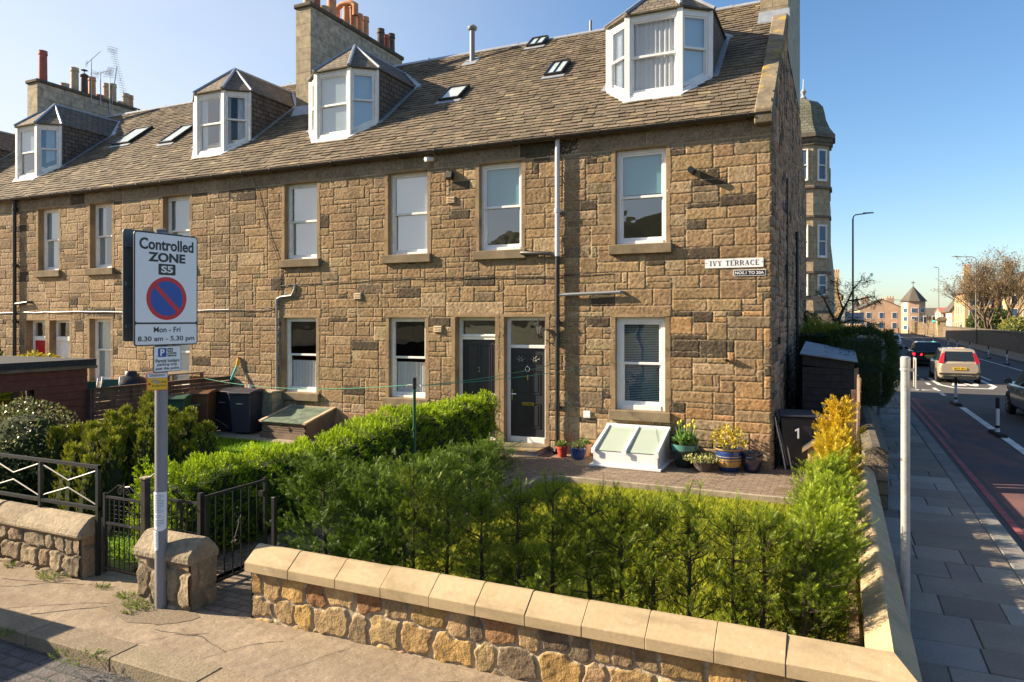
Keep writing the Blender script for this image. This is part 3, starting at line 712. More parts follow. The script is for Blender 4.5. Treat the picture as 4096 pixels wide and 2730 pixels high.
# doors
def door(parent, op, y, leaf, number, modern):
    a, b, c, d = op; w = b - a; Mx = frame((a, y, 0), (1, 0, 0))
    f = MB(); f.M = Mx; fr = .075; zt = 2.15 if modern else 2.32
    f.box(0, fr, 0, .10, c, d); f.box(w - fr, w, 0, .10, c, d); f.box(fr, w - fr, 0, .10, d - fr, d); f.box(fr, w - fr, -.01, .10, zt, zt + (.07 if modern else .12))
    f.box(fr, w - fr, -.02, .10, c, c + (.13 if modern else .06))
    if not modern: f.box(0.02, w - .02, -.03, -.001, zt + .07, zt + .10)
    D = f.build('door', 'upvc' if modern else 'white', parent, bevel=.005)
    p = MB(); p.M = Mx; p.poly([(fr, .05, zt + .07), (w - fr, .05, zt + .07), (w - fr, .05, d - fr), (fr, .05, d - fr)]); p.build('fanlight', 'glass', D)
    l = MB(); l.M = Mx; z0, z1 = c + .13 if modern else c + .06, zt; x0, x1 = fr + .004, w - fr - .004
    l.box(x0, x1, .03, .075, z0 + .004, z1 - .004); W_ = x1 - x0; H_ = z1 - z0
    def panel(u0, u1, v0, v1):
        X0, X1, Z0, Z1 = x0 + u0 * W_, x0 + u1 * W_, z0 + v0 * H_, z0 + v1 * H_
        for r in ((X0, X1, Z0, Z0 + .018), (X0, X1, Z1 - .018, Z1), (X0, X0 + .018, Z0, Z1), (X1 - .018, X1, Z0, Z1)): l.box(r[0], r[1], .018, .03, r[2], r[3])
        l.box(X0 + .05, X1 - .05, .022, .03, Z0 + .05, Z1 - .05)
    if modern:
        for u0, u1 in ((.14, .45), (.55, .86)): panel(u0, u1, .10, .38); panel(u0, u1, .48, .75); panel(u0, u1, .83, .93)
    else:
        for u0, u1 in ((.12, .47), (.53, .88)): panel(u0, u1, .06, .34); panel(u0, u1, .44, .95)
    lf = l.build('door_leaf', leaf, D, bevel=.003)
    h = MB(); h.M = Mx
    if modern:
        h.box(x0 + .02, x0 + .055, .015, .03, 1.02, 1.26); h.tube([(x0 + .037, .0, 1.16), (x0 + .037, -.02, 1.16), (x0 + .15, -.02, 1.16)], .010, 6)
    else: h.tube([(x1 - .03, .0, 1.13), (x1 - .03, -.02, 1.13), (x1 - .14, -.02, 1.13)], .010, 6)
    h.build('handle', 'chrome', D, smooth=40)
    q = MB(); q.M = Mx; xc = w / 2; zlb = .95 if modern else .98
    q.box(xc - .13, xc + .13, .012, .03, zlb - .035, zlb + .04); q.build('letterbox', 'brass' if modern else 'chrome', D, bevel=.004)
    if modern:
        k = MB(); k.M = Mx; pts = [(xc + .05 * math.cos(t * PI / 8), .005, 1.70 + .055 * math.sin(t * PI / 8)) for t in range(17)]; k.tube(pts, .009, 6); k.ball((xc, .01, 1.755), .02, .02, .02); k.build('knocker', 'chrome', D, smooth=60)
        for u in (.295, .705):                                      # etched fan pattern of the two small lights
            e = MB(); e.M = Mx; px = x0 + u * W_; pz = z0 + .875 * H_
            e.tube([(px + .03 * math.cos(t * PI / 6), .016, pz - .005 + .03 * math.sin(t * PI / 6)) for t in range(13)], .0045, 4)
            for s in (-1, 1):
                e.tube([(px - s * .03, .016, pz - .06), (px - s * .045, .016, pz - .02), (px - s * .11, .016, pz + .02)], .004, 4); e.tube([(px - s * .02, .016, pz + .04), (px - s * .05, .016, pz + .07)], .004, 4)
            e.build('etched_light', 'galv', D)
        lettering('1', Mx, xc - .018, xc + .018, 1.46, 1.57, 'brass', D, y=.018)
    else: lettering('2', Mx, xc - .028, xc + .028, 1.60, 1.71, 'chrome', D, y=.018)
    return D
door(A, DOA[0], .17, 'doorblack', '2', False); door(A, DOA[1], .14, 'doorblack', '1', True)
# gable
pr = [(.0, -.3), (14.4, -.3), (14.4, 7.35), (RIDGE_Y, RIDGE_Z - .03), (0, RZ0 - .05)]
def rake(y): return roofz(y) - .06 if y < RIDGE_Y else RIDGE_Z - .03 + (y - RIDGE_Y) * (7.35 - RIDGE_Z + .03) / (14.4 - RIDGE_Y)
ys_ = lines([.0, .34, 14.4], .15, .6); zs_ = lines([-.15, 10.7], .11, .6)
gr = [r for r in pack(ys_, zs_, [], wmax=5, hmax=2) if r[3] < rake((r[0] + r[1]) / 2) + .03]
def gable_col(y, z, ar):
    if y < .34: return vary((.24, .185, .13))
    return vary((.42, .26, .165) if random.random() < .75 else ((.16, .12, .10) if random.random() < .5 else (.40, .28, .19)), .2)
gw = blocks_mesh('gable_wall', gr, lambda u, v, d: np.stack([d - .002, u, v], 1), 'gable', A, gable_col, gap=.004, depth=.018, rough=.03, cell=.06, smooth=True)
gm = MB(); gm.prism([(y, z) for y, z in pr], 'x', -.45, -.006); gm.build('gable_core', 'mortar', gw)
bk = MB(); bk.poly([(-26.4, 14.39, -.3), (-.4, 14.39, -.3), (-.4, 14.39, 7.35), (-26.4, 14.39, 7.35)]); bk.build('rear_wall', 'mortar', A)
gp = MB(); gp.tube([(.07, 7.4, .6), (.07, 7.4, 5.2)], .05, 8); gp.build('downpipe', 'gutter', A); gp = MB(); gp.box(0, .10, 3.2, 3.4, 3.85, 4.0); gp.build('vent_box', 'gutter', A); gp = MB(); gp.box(0, .09, 1.0, 1.28, 2.28, 2.42); gp.build('vent_box', 'gutter', A); gp = MB(); gp.tube([(.05, 3.6, .5), (.05, 3.6, 6.0)], .03, 6); gp.build('waste_pipe', 'gutter', A)
sk = MB(); T_ = Vector((0, 1, RS)).normalized(); s = 0.; Lk = 4.15 / T_.y
while s < Lk - .05:
    e = min(s + random.uniform(.9, 1.4), Lk); a, b = Vector((0, -.16, roofz(-.16))) + T_ * s, Vector((0, -.16, roofz(-.16))) + T_ * (e - .006)
    sk.hexa([(-.28, a.y, a.z - .02), (.045, a.y, a.z - .02), (.045, b.y, b.z - .02), (-.28, b.y, b.z - .02)], [(-.28, a.y, a.z + .13), (.045, a.y, a.z + .13), (.045, b.y, b.z + .13), (-.28, b.y, b.z + .13)]); s = e
sk.hexa([(-.28, -.20, 6.34), (.045, -.20, 6.34), (.045, .1, 6.34), (-.28, .1, 6.34)], [(-.28, -.24, 6.52), (.045, -.24, 6.52), (.045, .1, 6.62), (-.28, .1, 6.62)])
sk.build('gable_coping', 'skew', A, bevel=.02)
chimney(A, -.56, .05, 3.86, 9.4, 9.0, 13.2, [(4.4 + .5 * k, .6, .12, 'plain', 'terracotta') for k in range(8)])
chimney(A, -13.58, -13.03, 2.75, 7.6, 8.4, 12.0, [
    (2.98, .22, .15, 'stub', 'buffpot'), (3.32, .85, .13, 'plain', 'redpot'), (3.72, .3, .15, 'stub', 'buffpot'), (4.05, 1.05, .15, 'plain', 'terracotta'), (4.42, .18, .14, 'stub', 'buffpot'),
    (4.78, .72, .13, 'tee', 'terracotta'), (5.12, .95, .13, 'plain', 'terracotta'), (5.45, .75, .13, 'plain', 'terracotta'), (5.78, .78, .13, 'plain', 'terracotta'),
    (6.35, .15, .13, 'stub', 'sootpot'), (6.68, .72, .13, 'plain', 'sootpot'), (7.0, .62, .12, 'plain', 'redpot'), (7.32, .78, .13, 'plain', 'sootpot')])
NC = dict(curtain=[(0, 1, .0, 1.)], glass=('glassclear', 'glassclear'))
dormer(A, -2.98, -1.86, [dict(glass=('glass', 'glass'), curtain=[(0, .5, 0, 1)]), NC, dict(blind=1.)], mat='upvc')
dormer(A, -11.36, -10.29, [dict(blind=1.), dict(blind=1.), dict(blind=1.)])
skylight(A, -8.24, -7.72, 2.16, 2.68, 1); skylight(A, -5.5, -5.1, 2.66, 3.2, 2, 'oldiron'); skylight(A, -6.84, -6.42, 4.64, 5.0, 2, 'oldiron')
vp = MB(); vp.tube([(-8.52, 4.40, 10.15), (-8.52, 4.40, 11.18)], .075, 10); vp.lathe([(.12, 1.12), (.14, 1.16), (.14, 1.2), (.06, 1.27), (.01, 1.28)], (-8.52, 4.4, 10.02), 12); vp.build('soil_vent', 'pipegrey', A, smooth=40)
vb = MB(); vb.hexa([(-8.75, 4.15, roofz(4.15)), (-8.3, 4.15, roofz(4.15)), (-8.3, 4.55, roofz(4.55)), (-8.75, 4.55, roofz(4.55))], [(-8.75, 4.15, roofz(4.15) + .04), (-8.3, 4.15, roofz(4.15) + .04), (-8.3, 4.55, roofz(4.55) + .04), (-8.75, 4.55, roofz(4.55) + .04)]); vb.build('vent_flashing', 'lead', A)
MB().tube([(-5.15, RIDGE_Y, RIDGE_Z), (-5.15, RIDGE_Y, RIDGE_Z + .3)], .035, 8).build('ridge_vent', 'black', A)
settle(A, (-6.6, 0, 0))

# ---- middle house
FFB = [(-15.82, -14.80, 4.26, 6.15), (-18.86, -17.90, 4.26, 6.15), (-21.26, -20.28, 4.26, 6.15)]
GFB = [(-15.82, -14.80, .96, 2.79), (-18.88, -17.95, .96, 2.79)]; DOB = [(-21.85, -20.92, .12, 2.74), (-20.72, -19.78, .12, 2.74)]
B = thing('terraced_house', 'middle terrace house behind the red garden shed, with a red and a white front door', 'house')
front_wall(B, -26.35, -13.34, FFB + GFB + DOB)
fwindow(B, FFB[0], .15, curtain=[(0, 1, 0, 1)]); fwindow(B, FFB[1], .15, curtain=[(0, .3, 0, 1), (.6, 1, 0, 1)]); fwindow(B, FFB[2], .15, blind=1.)
fwindow(B, GFB[0], .15, blind=1.); fwindow(B, GFB[1], .15, blind=1.)
def plain_door(parent, op, leaf):
    a, b, c, d = op; Mx = frame((a, .18, 0), (1, 0, 0)); w = b - a; f = MB(); f.M = Mx
    f.box(0, .09, 0, .1, c, d); f.box(w - .09, w, 0, .1, c, d); f.box(.09, w - .09, 0, .1, d - .07, d); f.box(.06, w - .06, -.03, .1, 2.12, 2.25); D = f.build('door', 'white', parent, bevel=.005)
    l = MB(); l.M = Mx; l.box(.09, w - .09, .03, .07, c, 2.12); l.box(.18, w / 2 - .04, .02, .03, 1.1, 1.95); l.box(w / 2 + .04, w - .18, .02, .03, 1.1, 1.95); l.box(.18, w / 2 - .04, .02, .03, .3, .9); l.box(w / 2 + .04, w - .18, .02, .03, .3, .9); l.build('door_leaf', leaf, D, bevel=.006)
    p = MB(); p.M = Mx; p.poly([(.09, .05, 2.25), (w - .09, .05, 2.25), (w - .09, .05, d - .07), (.09, .05, d - .07)]); p.build('fanlight', 'glass', D)
    h = MB(); h.M = Mx; h.box(w - .26, w - .22, .0, .02, 1.2, 1.5); h.box(w - .27, w - .21, .0, .02, 1.02, 1.12); h.build('handle', 'black', D)
plain_door(B, DOB[0], 'doorred'); plain_door(B, DOB[1], 'white')
gutter(B, -26.35, -13.34); slates(B, -26.35, -13.34)
downpipe(B, -22.30, .02, 6.5, 'blackiron', .055, branches=[([(-22.3, -.1, 3.25), (-21.65, -.1, 3.30), (-21.55, .0, 3.30)], .04)])
cable(B, [(-26, 2.98), (-22.3, 2.98), (-20, 3.0), (-17, 2.97), (-13.34, 3.02)], .012, 'pipewhite')
chimney(B, -26.95, -26.35, 3.1, 7.4, 8.6, 11.72, [(3.5, 1.25, .15, 'plain', 'redpot'), (4.35, .25, .15, 'stub', 'buffpot'), (4.75, 1.0, .15, 'plain', 'buffpot'), (5.15, .75, .14, 'cowl', 'sootpot'), (5.48, .85, .14, 'plain', 'terracotta'),
    (5.82, .22, .14, 'stub', 'redpot'), (6.12, .78, .14, 'plain', 'buffpot'), (6.4, .85, .14, 'plain', 'buffpot'), (6.75, .2, .14, 'stub', 'buffpot'), (7.0, .62, .14, 'plain', 'buffpot'), (7.2, .6, .13, 'plain', 'terracotta')])
dormer(B, -15.70, -14.66, [dict(blind=0), dict(curtain=[(0, .25, 0, 1), (.8, 1, 0, 1)]), dict(curtain=[(0, .2, 0, 1), (.55, .95, 0, 1)], glass=('glassclear', 'glassclear'))])
dormer(B, -24.03, -23.0, [dict(blind=0), dict(blind=.5), dict(curtain=[(.3, .8, .2, 1)])])
skylight(B, -21.14, -20.36, 2.44, 3.28, 1); skylight(B, -18.42, -17.88, 2.06, 2.92, 1)
settle(B, (-20, 0, 0))
# ---- third house, running out of the picture on the left
Cc = thing('terraced_house', 'furthest terrace house, only its slate roof showing at the left edge', 'house')
front_wall(Cc, -33.5, -26.96, [(-29, -28, 4.26, 6.15)]); fwindow(Cc, (-29, -28, 4.26, 6.15), .15, blind=1.)
slates(Cc, -33.5, -26.36); gutter(Cc, -33.5, -26.36)
dormer(Cc, -29.6, -28.5, [dict(blind=1.)] * 3)
MB().prism([(0, -.3), (14.4, -.3), (14.4, 7.35), (RIDGE_Y, RIDGE_Z - .05), (0, RZ0 - .06)], 'x', -33.5, -33.45).build('party_wall', 'mortar', Cc)
settle(Cc, (-30, 0, 0))

# ---- aerials on the far stack
def aerial(x, y, z, h, L, rz, tilt, n, label):
    t = thing('tv_aerial', label, 'aerial', (x, y, z), rz, 'television aerials on the left chimney stack')
    MB().tube([(0, 0, 0), (0, 0, h)], .018, 6).build('mast', 'galv', t)
    m = MB(); d = Vector((math.cos(tilt), 0, math.sin(tilt))); c = Vector((0, 0, h))
    m.tube([c - d * L * .35, c + d * L * .65], .011, 5)
    for k in range(n): p = c + d * L * (-.33 + .98 * k / (n - 1)); m.tube([p + Vector((0, -.13, 0)), p + Vector((0, .13, 0))], .006, 4)
    p = c - d * L * .33
    for q in (-.10, -.03, .03, .10): m.tube([p + Vector((0, -.2, q)), p + Vector((0, .2, q))], .007, 4)
    m.build('antenna', 'galv', t); return t
aerial(-26.3, 5.2, 11.5, 1.75, .8, 1.2, .9, 9, 'upright short tv aerial, leftmost on the left chimney')
aerial(-26.3, 5.6, 11.5, 1.35, .8, .2, .1, 8, 'low level tv aerial with a blue bar between two taller ones')
aerial(-26.3, 6.0, 11.3, 1.7, 1.0, 2.4, .6, 10, 'tv aerial with a grid reflector, just left of the long leaning one')
ta = aerial(-26.25, 6.0, 11.2, 2.0, 3.0, -.35, -.55, 22, 'very long tv aerial tilted downwards on a leaning mast'); ta.rotation_euler = (0, .42, -.35)
# ------------------------------------------------------------------ ground, roads, pavements
RD = -.10                                     # road level; pavement, paths and house floor line lie at z = 0
M['earth'] = pm('earth_and_rough_grass', (.10, .105, .05), .95, var=[(.05, .3), (2, .3)])
M['asphalt'] = pm('asphalt', (.076, .072, .068), .88, spec=.3, var=[(.5, .15), (60, .3)], bump=(160, .5, .004), stain=((.085, .082, .08), (.5, .12, 1), .5, .75))
M['setts'] = brick_mat('worn_setts', (.10, .085, .08), (.075, .07, .072), (.05, .05, .045), .22, .13, .014, swap=(0, 1, 2), bstr=.8)
M['redlane'] = pm('red_cycle_surface', (.135, .066, .058), .85, spec=.3, var=[(.8, .3), (70, .3)], bump=(150, .5, .004), stain=((.062, .055, .057), (1.2, .35, 1), .46, .62))
M['redline'] = pm('red_road_line', (.26, .065, .065), .8, var=[(3, .3), (40, .25)])
M['whiteline'] = pm('white_road_line', (.62, .61, .57), .75, var=[(3, .2), (40, .2)], stain=((.20, .19, .18), 12, .60, .72))
M['flag'] = pm('paving_flags', attr=True, rough=.85, spec=.3, var=[(2, .12), (45, .14)], bump=(90, .5, .004), stain=((.07, .062, .055), (2.0, 2.0, 1), .62, .78))
M['footway'] = pm('footway_asphalt', (.275, .218, .155), .93, spec=.15, var=[(.8, .12), (7, .12), (34, .14), (90, .22)], bump=(90, .6, .006), bump2=(8, .5, .03),
                  stain=[((.21, .16, .112), (1.2, 2.0, 1), .50, .66), ((.40, .32, .22), (2.5, 3.5, 1), .64, .74)])
M['kerb'] = pm('kerb_stone', attr=True, rough=.9, spec=.2, var=[(4, .15), (40, .2)], bump=(50, .7, .008))
M['paver'] = brick_mat('block_pavers', (.24, .18, .125), (.19, .14, .10), (.09, .07, .05), .21, .105, .008, swap=(0, 1, 2), bstr=.7)
M['edging'] = pm('concrete_edging', (.30, .25, .18), .9, var=[(5, .2), (40, .2)], stain=((.10, .09, .06), 4, .55, .75))
M['soil'] = pm('lawn_soil', (.26, .28, .05), .95, var=[(3, .3), (20, .3)], bump=(30, .8, .03))
M['mulch'] = pm('dry_mulch', (.24, .16, .10), .95, var=[(18, .5), (60, .4)], bump=(40, 1, .03))
M['leaf'] = None

def sheet(name, x0, x1, y0, y1, z, mat):
    mb = MB(); mb.poly([(x0, y0, z), (x1, y0, z), (x1, y1, z), (x0, y1, z)]); return structure(mb.build(name, mat))
def flat(name, pts, z, mat):
    mb = MB(); mb.poly([(x, y, z) for x, y in pts]); return structure(mb.build(name, mat))
sheet('ground', -3000, 3000, -3000, 3000, RD - .045, 'earth')
# main road, running away beside the gable; it drifts to the right in the distance
main = [(3.14, -40), (12.2, -40), (12.2, 45), (14.4, 110), (19.5, 230), (19.5, 420), (8, 420), (5, 230), (3.14, 110), (3.14, 21.6), (3.14, 15.8)]
flat('road', main, RD, 'asphalt')
flat('side_road', [(-60, 16.6), (3.14, 16.6), (3.14, 22.2), (-60, 22.2)], RD, 'asphalt')
flat('terrace_road', [(-60, -40), (3.14, -40), (3.14, -9.98), (-60, -9.98)], RD - .006, 'setts')
flat('cycle_lane', [(3.45, -40), (4.62, -40), (4.62, 15.6), (3.45, 15.6)], RD + .004, 'redlane')
def line(name, pts, mat='whiteline', z=RD + .008):
    return flat(name, pts, z, mat)
mk = MB()
def q4(x0, x1, y0, y1): mk.poly([(x0, y0, RD + .008), (x1, y0, RD + .008), (x1, y1, RD + .008), (x0, y1, RD + .008)])
q4(4.68, 4.86, -40, 13.3)
for y in (17.2, 19.6, 22.2, 24.8, 27.6, 31, 35, 39): q4(4.66, 4.80, y, y + 1.1)
for i in range(7): mk.poly([(2.55 + .07 * i, 16.9 + .0 * i + i * .75, RD + .008), (2.98, 16.9 + i * .75, RD + .008), (2.98, 17.35 + i * .75, RD + .008), (2.55 + .07 * i, 17.35 + i * .75, RD + .008)])
for i in range(30): q4(10.35, 10.47, 6 + i * 4, 9.7 + i * 4)
for i in range(14): q4(7.55, 7.66, 26 + i * 8, 30 + i * 8)
# the speed roundel under the car: a ring of straight bars with 20 inside
ring = [(5.45, 20.9), (6.85, 20.9), (7.25, 22.3), (7.25, 26.4), (6.75, 27.6), (5.55, 27.6), (5.05, 26.4), (5.05, 22.3)]
cx_, cy_ = 6.15, 24.2
for a, b in zip(ring, ring[1:] + ring[:1]):
    ins = lambda p: (cx_ + (p[0] - cx_) * .84, cy_ + (p[1] - cy_) * .90)
    mk.poly([(a[0], a[1], RD + .008), (b[0], b[1], RD + .008), (*ins(b), RD + .008), (*ins(a), RD + .008)])
structure(mk.build('road_markings', 'whiteline'))
r20 = lettering('20', frame((5.5, 0, RD + .010), (1, 0, 0), (0, 1, 0)), .08, 1.22, 22.1, 26.3, 'whiteline', None, y=0, bold=.03, name='speed_number', depth=.001)
structure(r20)
rl = MB()
for x, y1, y0 in ((3.28, 15.2, -9), (3.50, 15.9, 6.2)): rl.poly([(x, y0, RD + .009), (x + .10, y0, RD + .009), (x + .10, y1, RD + .009), (x, y1, RD + .009)])
structure(rl.build('red_lines', 'redline'))
cy = MB()
for k in (0, 1): cy.lathe([(.34, 0), (.26, 0)], (3.75 + k * .75, 19.4, RD + .008), 18, cap=False)
structure(cy.build('cycle_symbol', 'whiteline'))

# flagged pavement beside the main road
fl = MB(); y = -9.0; kx = 2.88
while y < 15.6:
    d = random.uniform(.42, .68); x = 1.55; cuts = sorted([random.uniform(.35, .8)] + ([random.uniform(.85, 1.1)] if random.random() < .35 else []))
    xs = [1.55] + [1.55 + c for c in cuts] + [kx]; y1 = min(y + d, 15.6)
    for a, b in zip(xs, xs[1:]):
        c = random.choice([(.235, .20, .16), (.20, .168, .135), (.25, .22, .185), (.26, .235, .205), (.18, .15, .12)]); fl.c = vary(c, .12); dz = random.uniform(-.004, .003)
        fl.box(a + .005, b - .005, y + .005, y1 - .005, -.08, dz)
    y = y1
fl.c = (.06, .055, .045); fl.box(1.4, kx, -9.0, 15.6, -.1, -.012)
structure(fl.build('pavement', 'flag', bevel=.006))
kb = MB(); y = -9.0
while y < 15.7:
    y1 = min(y + random.uniform(.7, 1.05), 15.7); kb.c = vary((.20, .19, .175), .12); kb.box(kx + .004, 3.14, y + .004, y1 - .004, -.3, random.uniform(-.003, .004)); y = y1
structure(kb.build('kerb', 'kerb', bevel=.02))
# pavement of the terrace street with its stone kerb
flat('footway', [(-60, -9.715), (2.6, -9.715), (2.6, -8.6), (-60, -8.6)], .0, 'footway')
kb = MB(); x = -30
while x < 2.6:
    x1 = min(x + random.uniform(.8, 1.3), 2.6); kb.c = vary((.235, .185, .125), .10); kb.box(x + .002, x1 - .002, -9.98, -9.704, -.3, .006 + random.uniform(-.003, .004)); x = x1
structure(kb.build('kerb', 'kerb', bevel=.010))
# a patch of fresh asphalt round the pole and a worn corner patch
pa = MB(); pa.poly([(-4.8 + .5 * math.cos(a) * random.uniform(.8, 1.2), -9.17 + .26 * math.sin(a) * random.uniform(.8, 1.2), .004) for a in np.linspace(0, 2 * PI, 18)[:-1]])
M['darkpatch'] = pm('dark_asphalt', (.19, .148, .10), .95, var=[(60, .4)], bump=(120, .9, .006)); structure(pa.build('asphalt_patch', 'darkpatch'))
# cracks: thin dark grooves lying in the footway
ck = MB()
def crack(pts, w=.008):
    P = [];
    for a, b in zip(pts, pts[1:]):
        for i in range(6): t = i / 6; P.append((a[0] + (b[0] - a[0]) * t + random.uniform(-.012, .012), a[1] + (b[1] - a[1]) * t + random.uniform(-.012, .012)))
    P.append(pts[-1]); up = [(x, y + w * random.uniform(.2, .7), .0035) for x, y in P]; dn = [(x, y - w * random.uniform(.2, .7), .0035) for x, y in P]
    ck.add(up + dn, [(i, i + 1, len(P) + i + 1, len(P) + i) for i in range(len(P) - 1)])
crack([(-7.0, -9.25), (-6.1, -9.02), (-5.9, -8.95)]); crack([(-6.1, -9.7), (-5.6, -9.35), (-5.2, -9.15), (-5.0, -9.1)]); crack([(-4.3, -9.7), (-4.15, -9.45), (-3.9, -9.3)])
crack([(-3.6, -9.68), (-3.4, -9.3), (-3.2, -9.15)], .01); crack([(-2.1, -9.7), (-1.9, -9.35), (-1.5, -9.12)]); crack([(-1.2, -9.5), (-.5, -9.4), (0, -9.2)])
crack([(-7.4, -9.7), (-6.6, -9.3), (-6.2, -8.95)], .012); crack([(-5.75, -9.7), (-5.3, -9.3), (-4.95, -9.12)], .016); crack([(-2.9, -9.7), (-2.75, -9.35), (-2.6, -9.0)], .010); crack([(-.9, -9.7), (-.75, -9.3), (-.6, -9.0)], .012); crack([(-4.4, -9.45), (-3.9, -9.38), (-3.5, -9.5)], .008)
M['crack'] = pm('crack_shadow', (.06, .045, .035), 1); structure(ck.build('footway_cracks', 'crack'))
# footway on the far side, with kerb
flat('far_footway', [(12.2, -40), (14.0, -40), (14.4, 45), (16.4, 120), (16.4, 230), (14.6, 230), (14.4, 110), (12.2, 45)], .0, 'footway')
fk = MB((.16, .15, .14))
for a, b in zip([(12.2, -40), (12.2, 45)], [(12.2, 45), (14.4, 110)]): fk.hexa([(a[0] - .15, a[1], -.2), (a[0], a[1], -.2), (b[0], b[1], -.2), (b[0] - .15, b[1], -.2)], [(a[0] - .15, a[1], .01), (a[0], a[1], .01), (b[0], b[1], .01), (b[0] - .15, b[1], .01)])
structure(fk.build('far_kerb', 'kerb'))
# low hills behind the viewer, seen only mirrored in the window panes
hl = MB(); hp = [(-420, 0), (-330, 16), (-270, 44), (-190, 60), (-110, 70), (-20, 74), (60, 64), (130, 72), (230, 48), (330, 20), (430, 0)]
for (xa, za), (xb, zb) in zip(hp, hp[1:]): hl.add([(xa, -330, 0), (xb, -330, 0), (xb, -430, zb), (xa, -430, za), (xa, -620, 0), (xb, -620, 0)], [(0, 1, 2, 3), (3, 2, 5, 4)])
M['hill'] = pm('gorse_hillside', (.040, .045, .022), 1., var=[(.02, .4), (.1, .3)]); structure(hl.build('hills', 'hill'))
# garden surfaces
flat('garden_path', [(-4.78, -8.95), (-3.86, -8.95), (-3.62, -8.1), (-3.62, -2.3), (-3.3, -2.05), (1.2, -2.05), (1.2, 14), (.06, 14), (.06, -.01), (-6.7, -.01), (-6.7, -.9), (-4.95, -.9), (-4.95, -7.2)], .003, 'paver')
ed = MB()
ed.box(-3.28, 1.2, -2.12, -2.05, -.3, .012); ed.box(-3.70, -3.62, -8.1, -2.35, -.3, .012); ed.hexa([(-3.70, -2.35, -.3), (-3.62, -2.4, -.3), (-3.25, -2.12, -.3), (-3.32, -2.05, -.3)], [(-3.70, -2.35, .012), (-3.62, -2.4, .012), (-3.25, -2.12, .012), (-3.32, -2.05, .012)])
structure(ed.build('path_edging', 'edging', bevel=.01))
sheet('lawn_soil', -3.62, 1.3, -8.7, -2.10, -.10, 'soil')
sheet('planting_bed', .55, 1.3, -8.62, -2.2, -.094, 'mulch')
sheet('neighbour_lawn', -13.2, -6.0, -8.5, -1.5, -.02, 'soil')
sheet('neighbour_yard', -13.2, -6.4, -1.5, -.02, -.012, 'edging')
sheet('rear_yard', -30, -13.2, -8.5, -.02, -.012, 'edging')
sheet('bed_under_hedge', -6.1, -4.99, -8.4, -1.0, -.010, 'mulch')

def grass(name, x0, x1, y0, y1, z, n, h, c0, c1, skip=None):
    x = rng.uniform(x0, x1, n); y = rng.uniform(y0, y1, n)
    if skip is not None: k = ~skip(x, y); x, y = x[k], y[k]; n = len(x)
    a = rng.uniform(0, 2 * PI, n); hh = h * rng.uniform(.5, 1.2, n); lean = hh * rng.uniform(.1, .7, n); b = rng.uniform(0, 2 * PI, n); w = .006 + .006 * rng.rand(n)
    p0 = np.stack([x - w * np.cos(a), y - w * np.sin(a), np.full(n, z)], 1); p1 = np.stack([x + w * np.cos(a), y + w * np.sin(a), np.full(n, z)], 1)
    p2 = np.stack([x + lean * np.cos(b), y + lean * np.sin(b), z + hh], 1)
    V = np.stack([p0, p1, p2], 1).reshape(-1, 3); F = np.arange(3 * n).reshape(-1, 3)
    patch = (.5 + .5 * np.sin(x * 2.3 + 1.3 * np.sin(y * 1.7)) * np.sin(y * 2.9 + x)) * .5
    t = np.clip(rng.rand(n) * .7 + patch * .5, 0, 1)[:, None]; C = np.array(c0) * (1 - t) + np.array(c1) * t
    o = mesh_np(name, V, F, np.repeat(C, 3, 0), 'grassblade'); structure(o, 'stuff'); return o
M['grassblade'] = pm('grass_blades', attr=True, rough=.7, spec=.2, transl=.45)
grass('grass', -3.60, 1.2, -8.6, -2.14, -.10, 75000, .055, (.24, .29, .02), (.46, .46, .05))
grass('grass', -12.4, -6.1, -8.3, -1.55, -.02, 50000, .09, (.10, .22, .014), (.24, .40, .03))

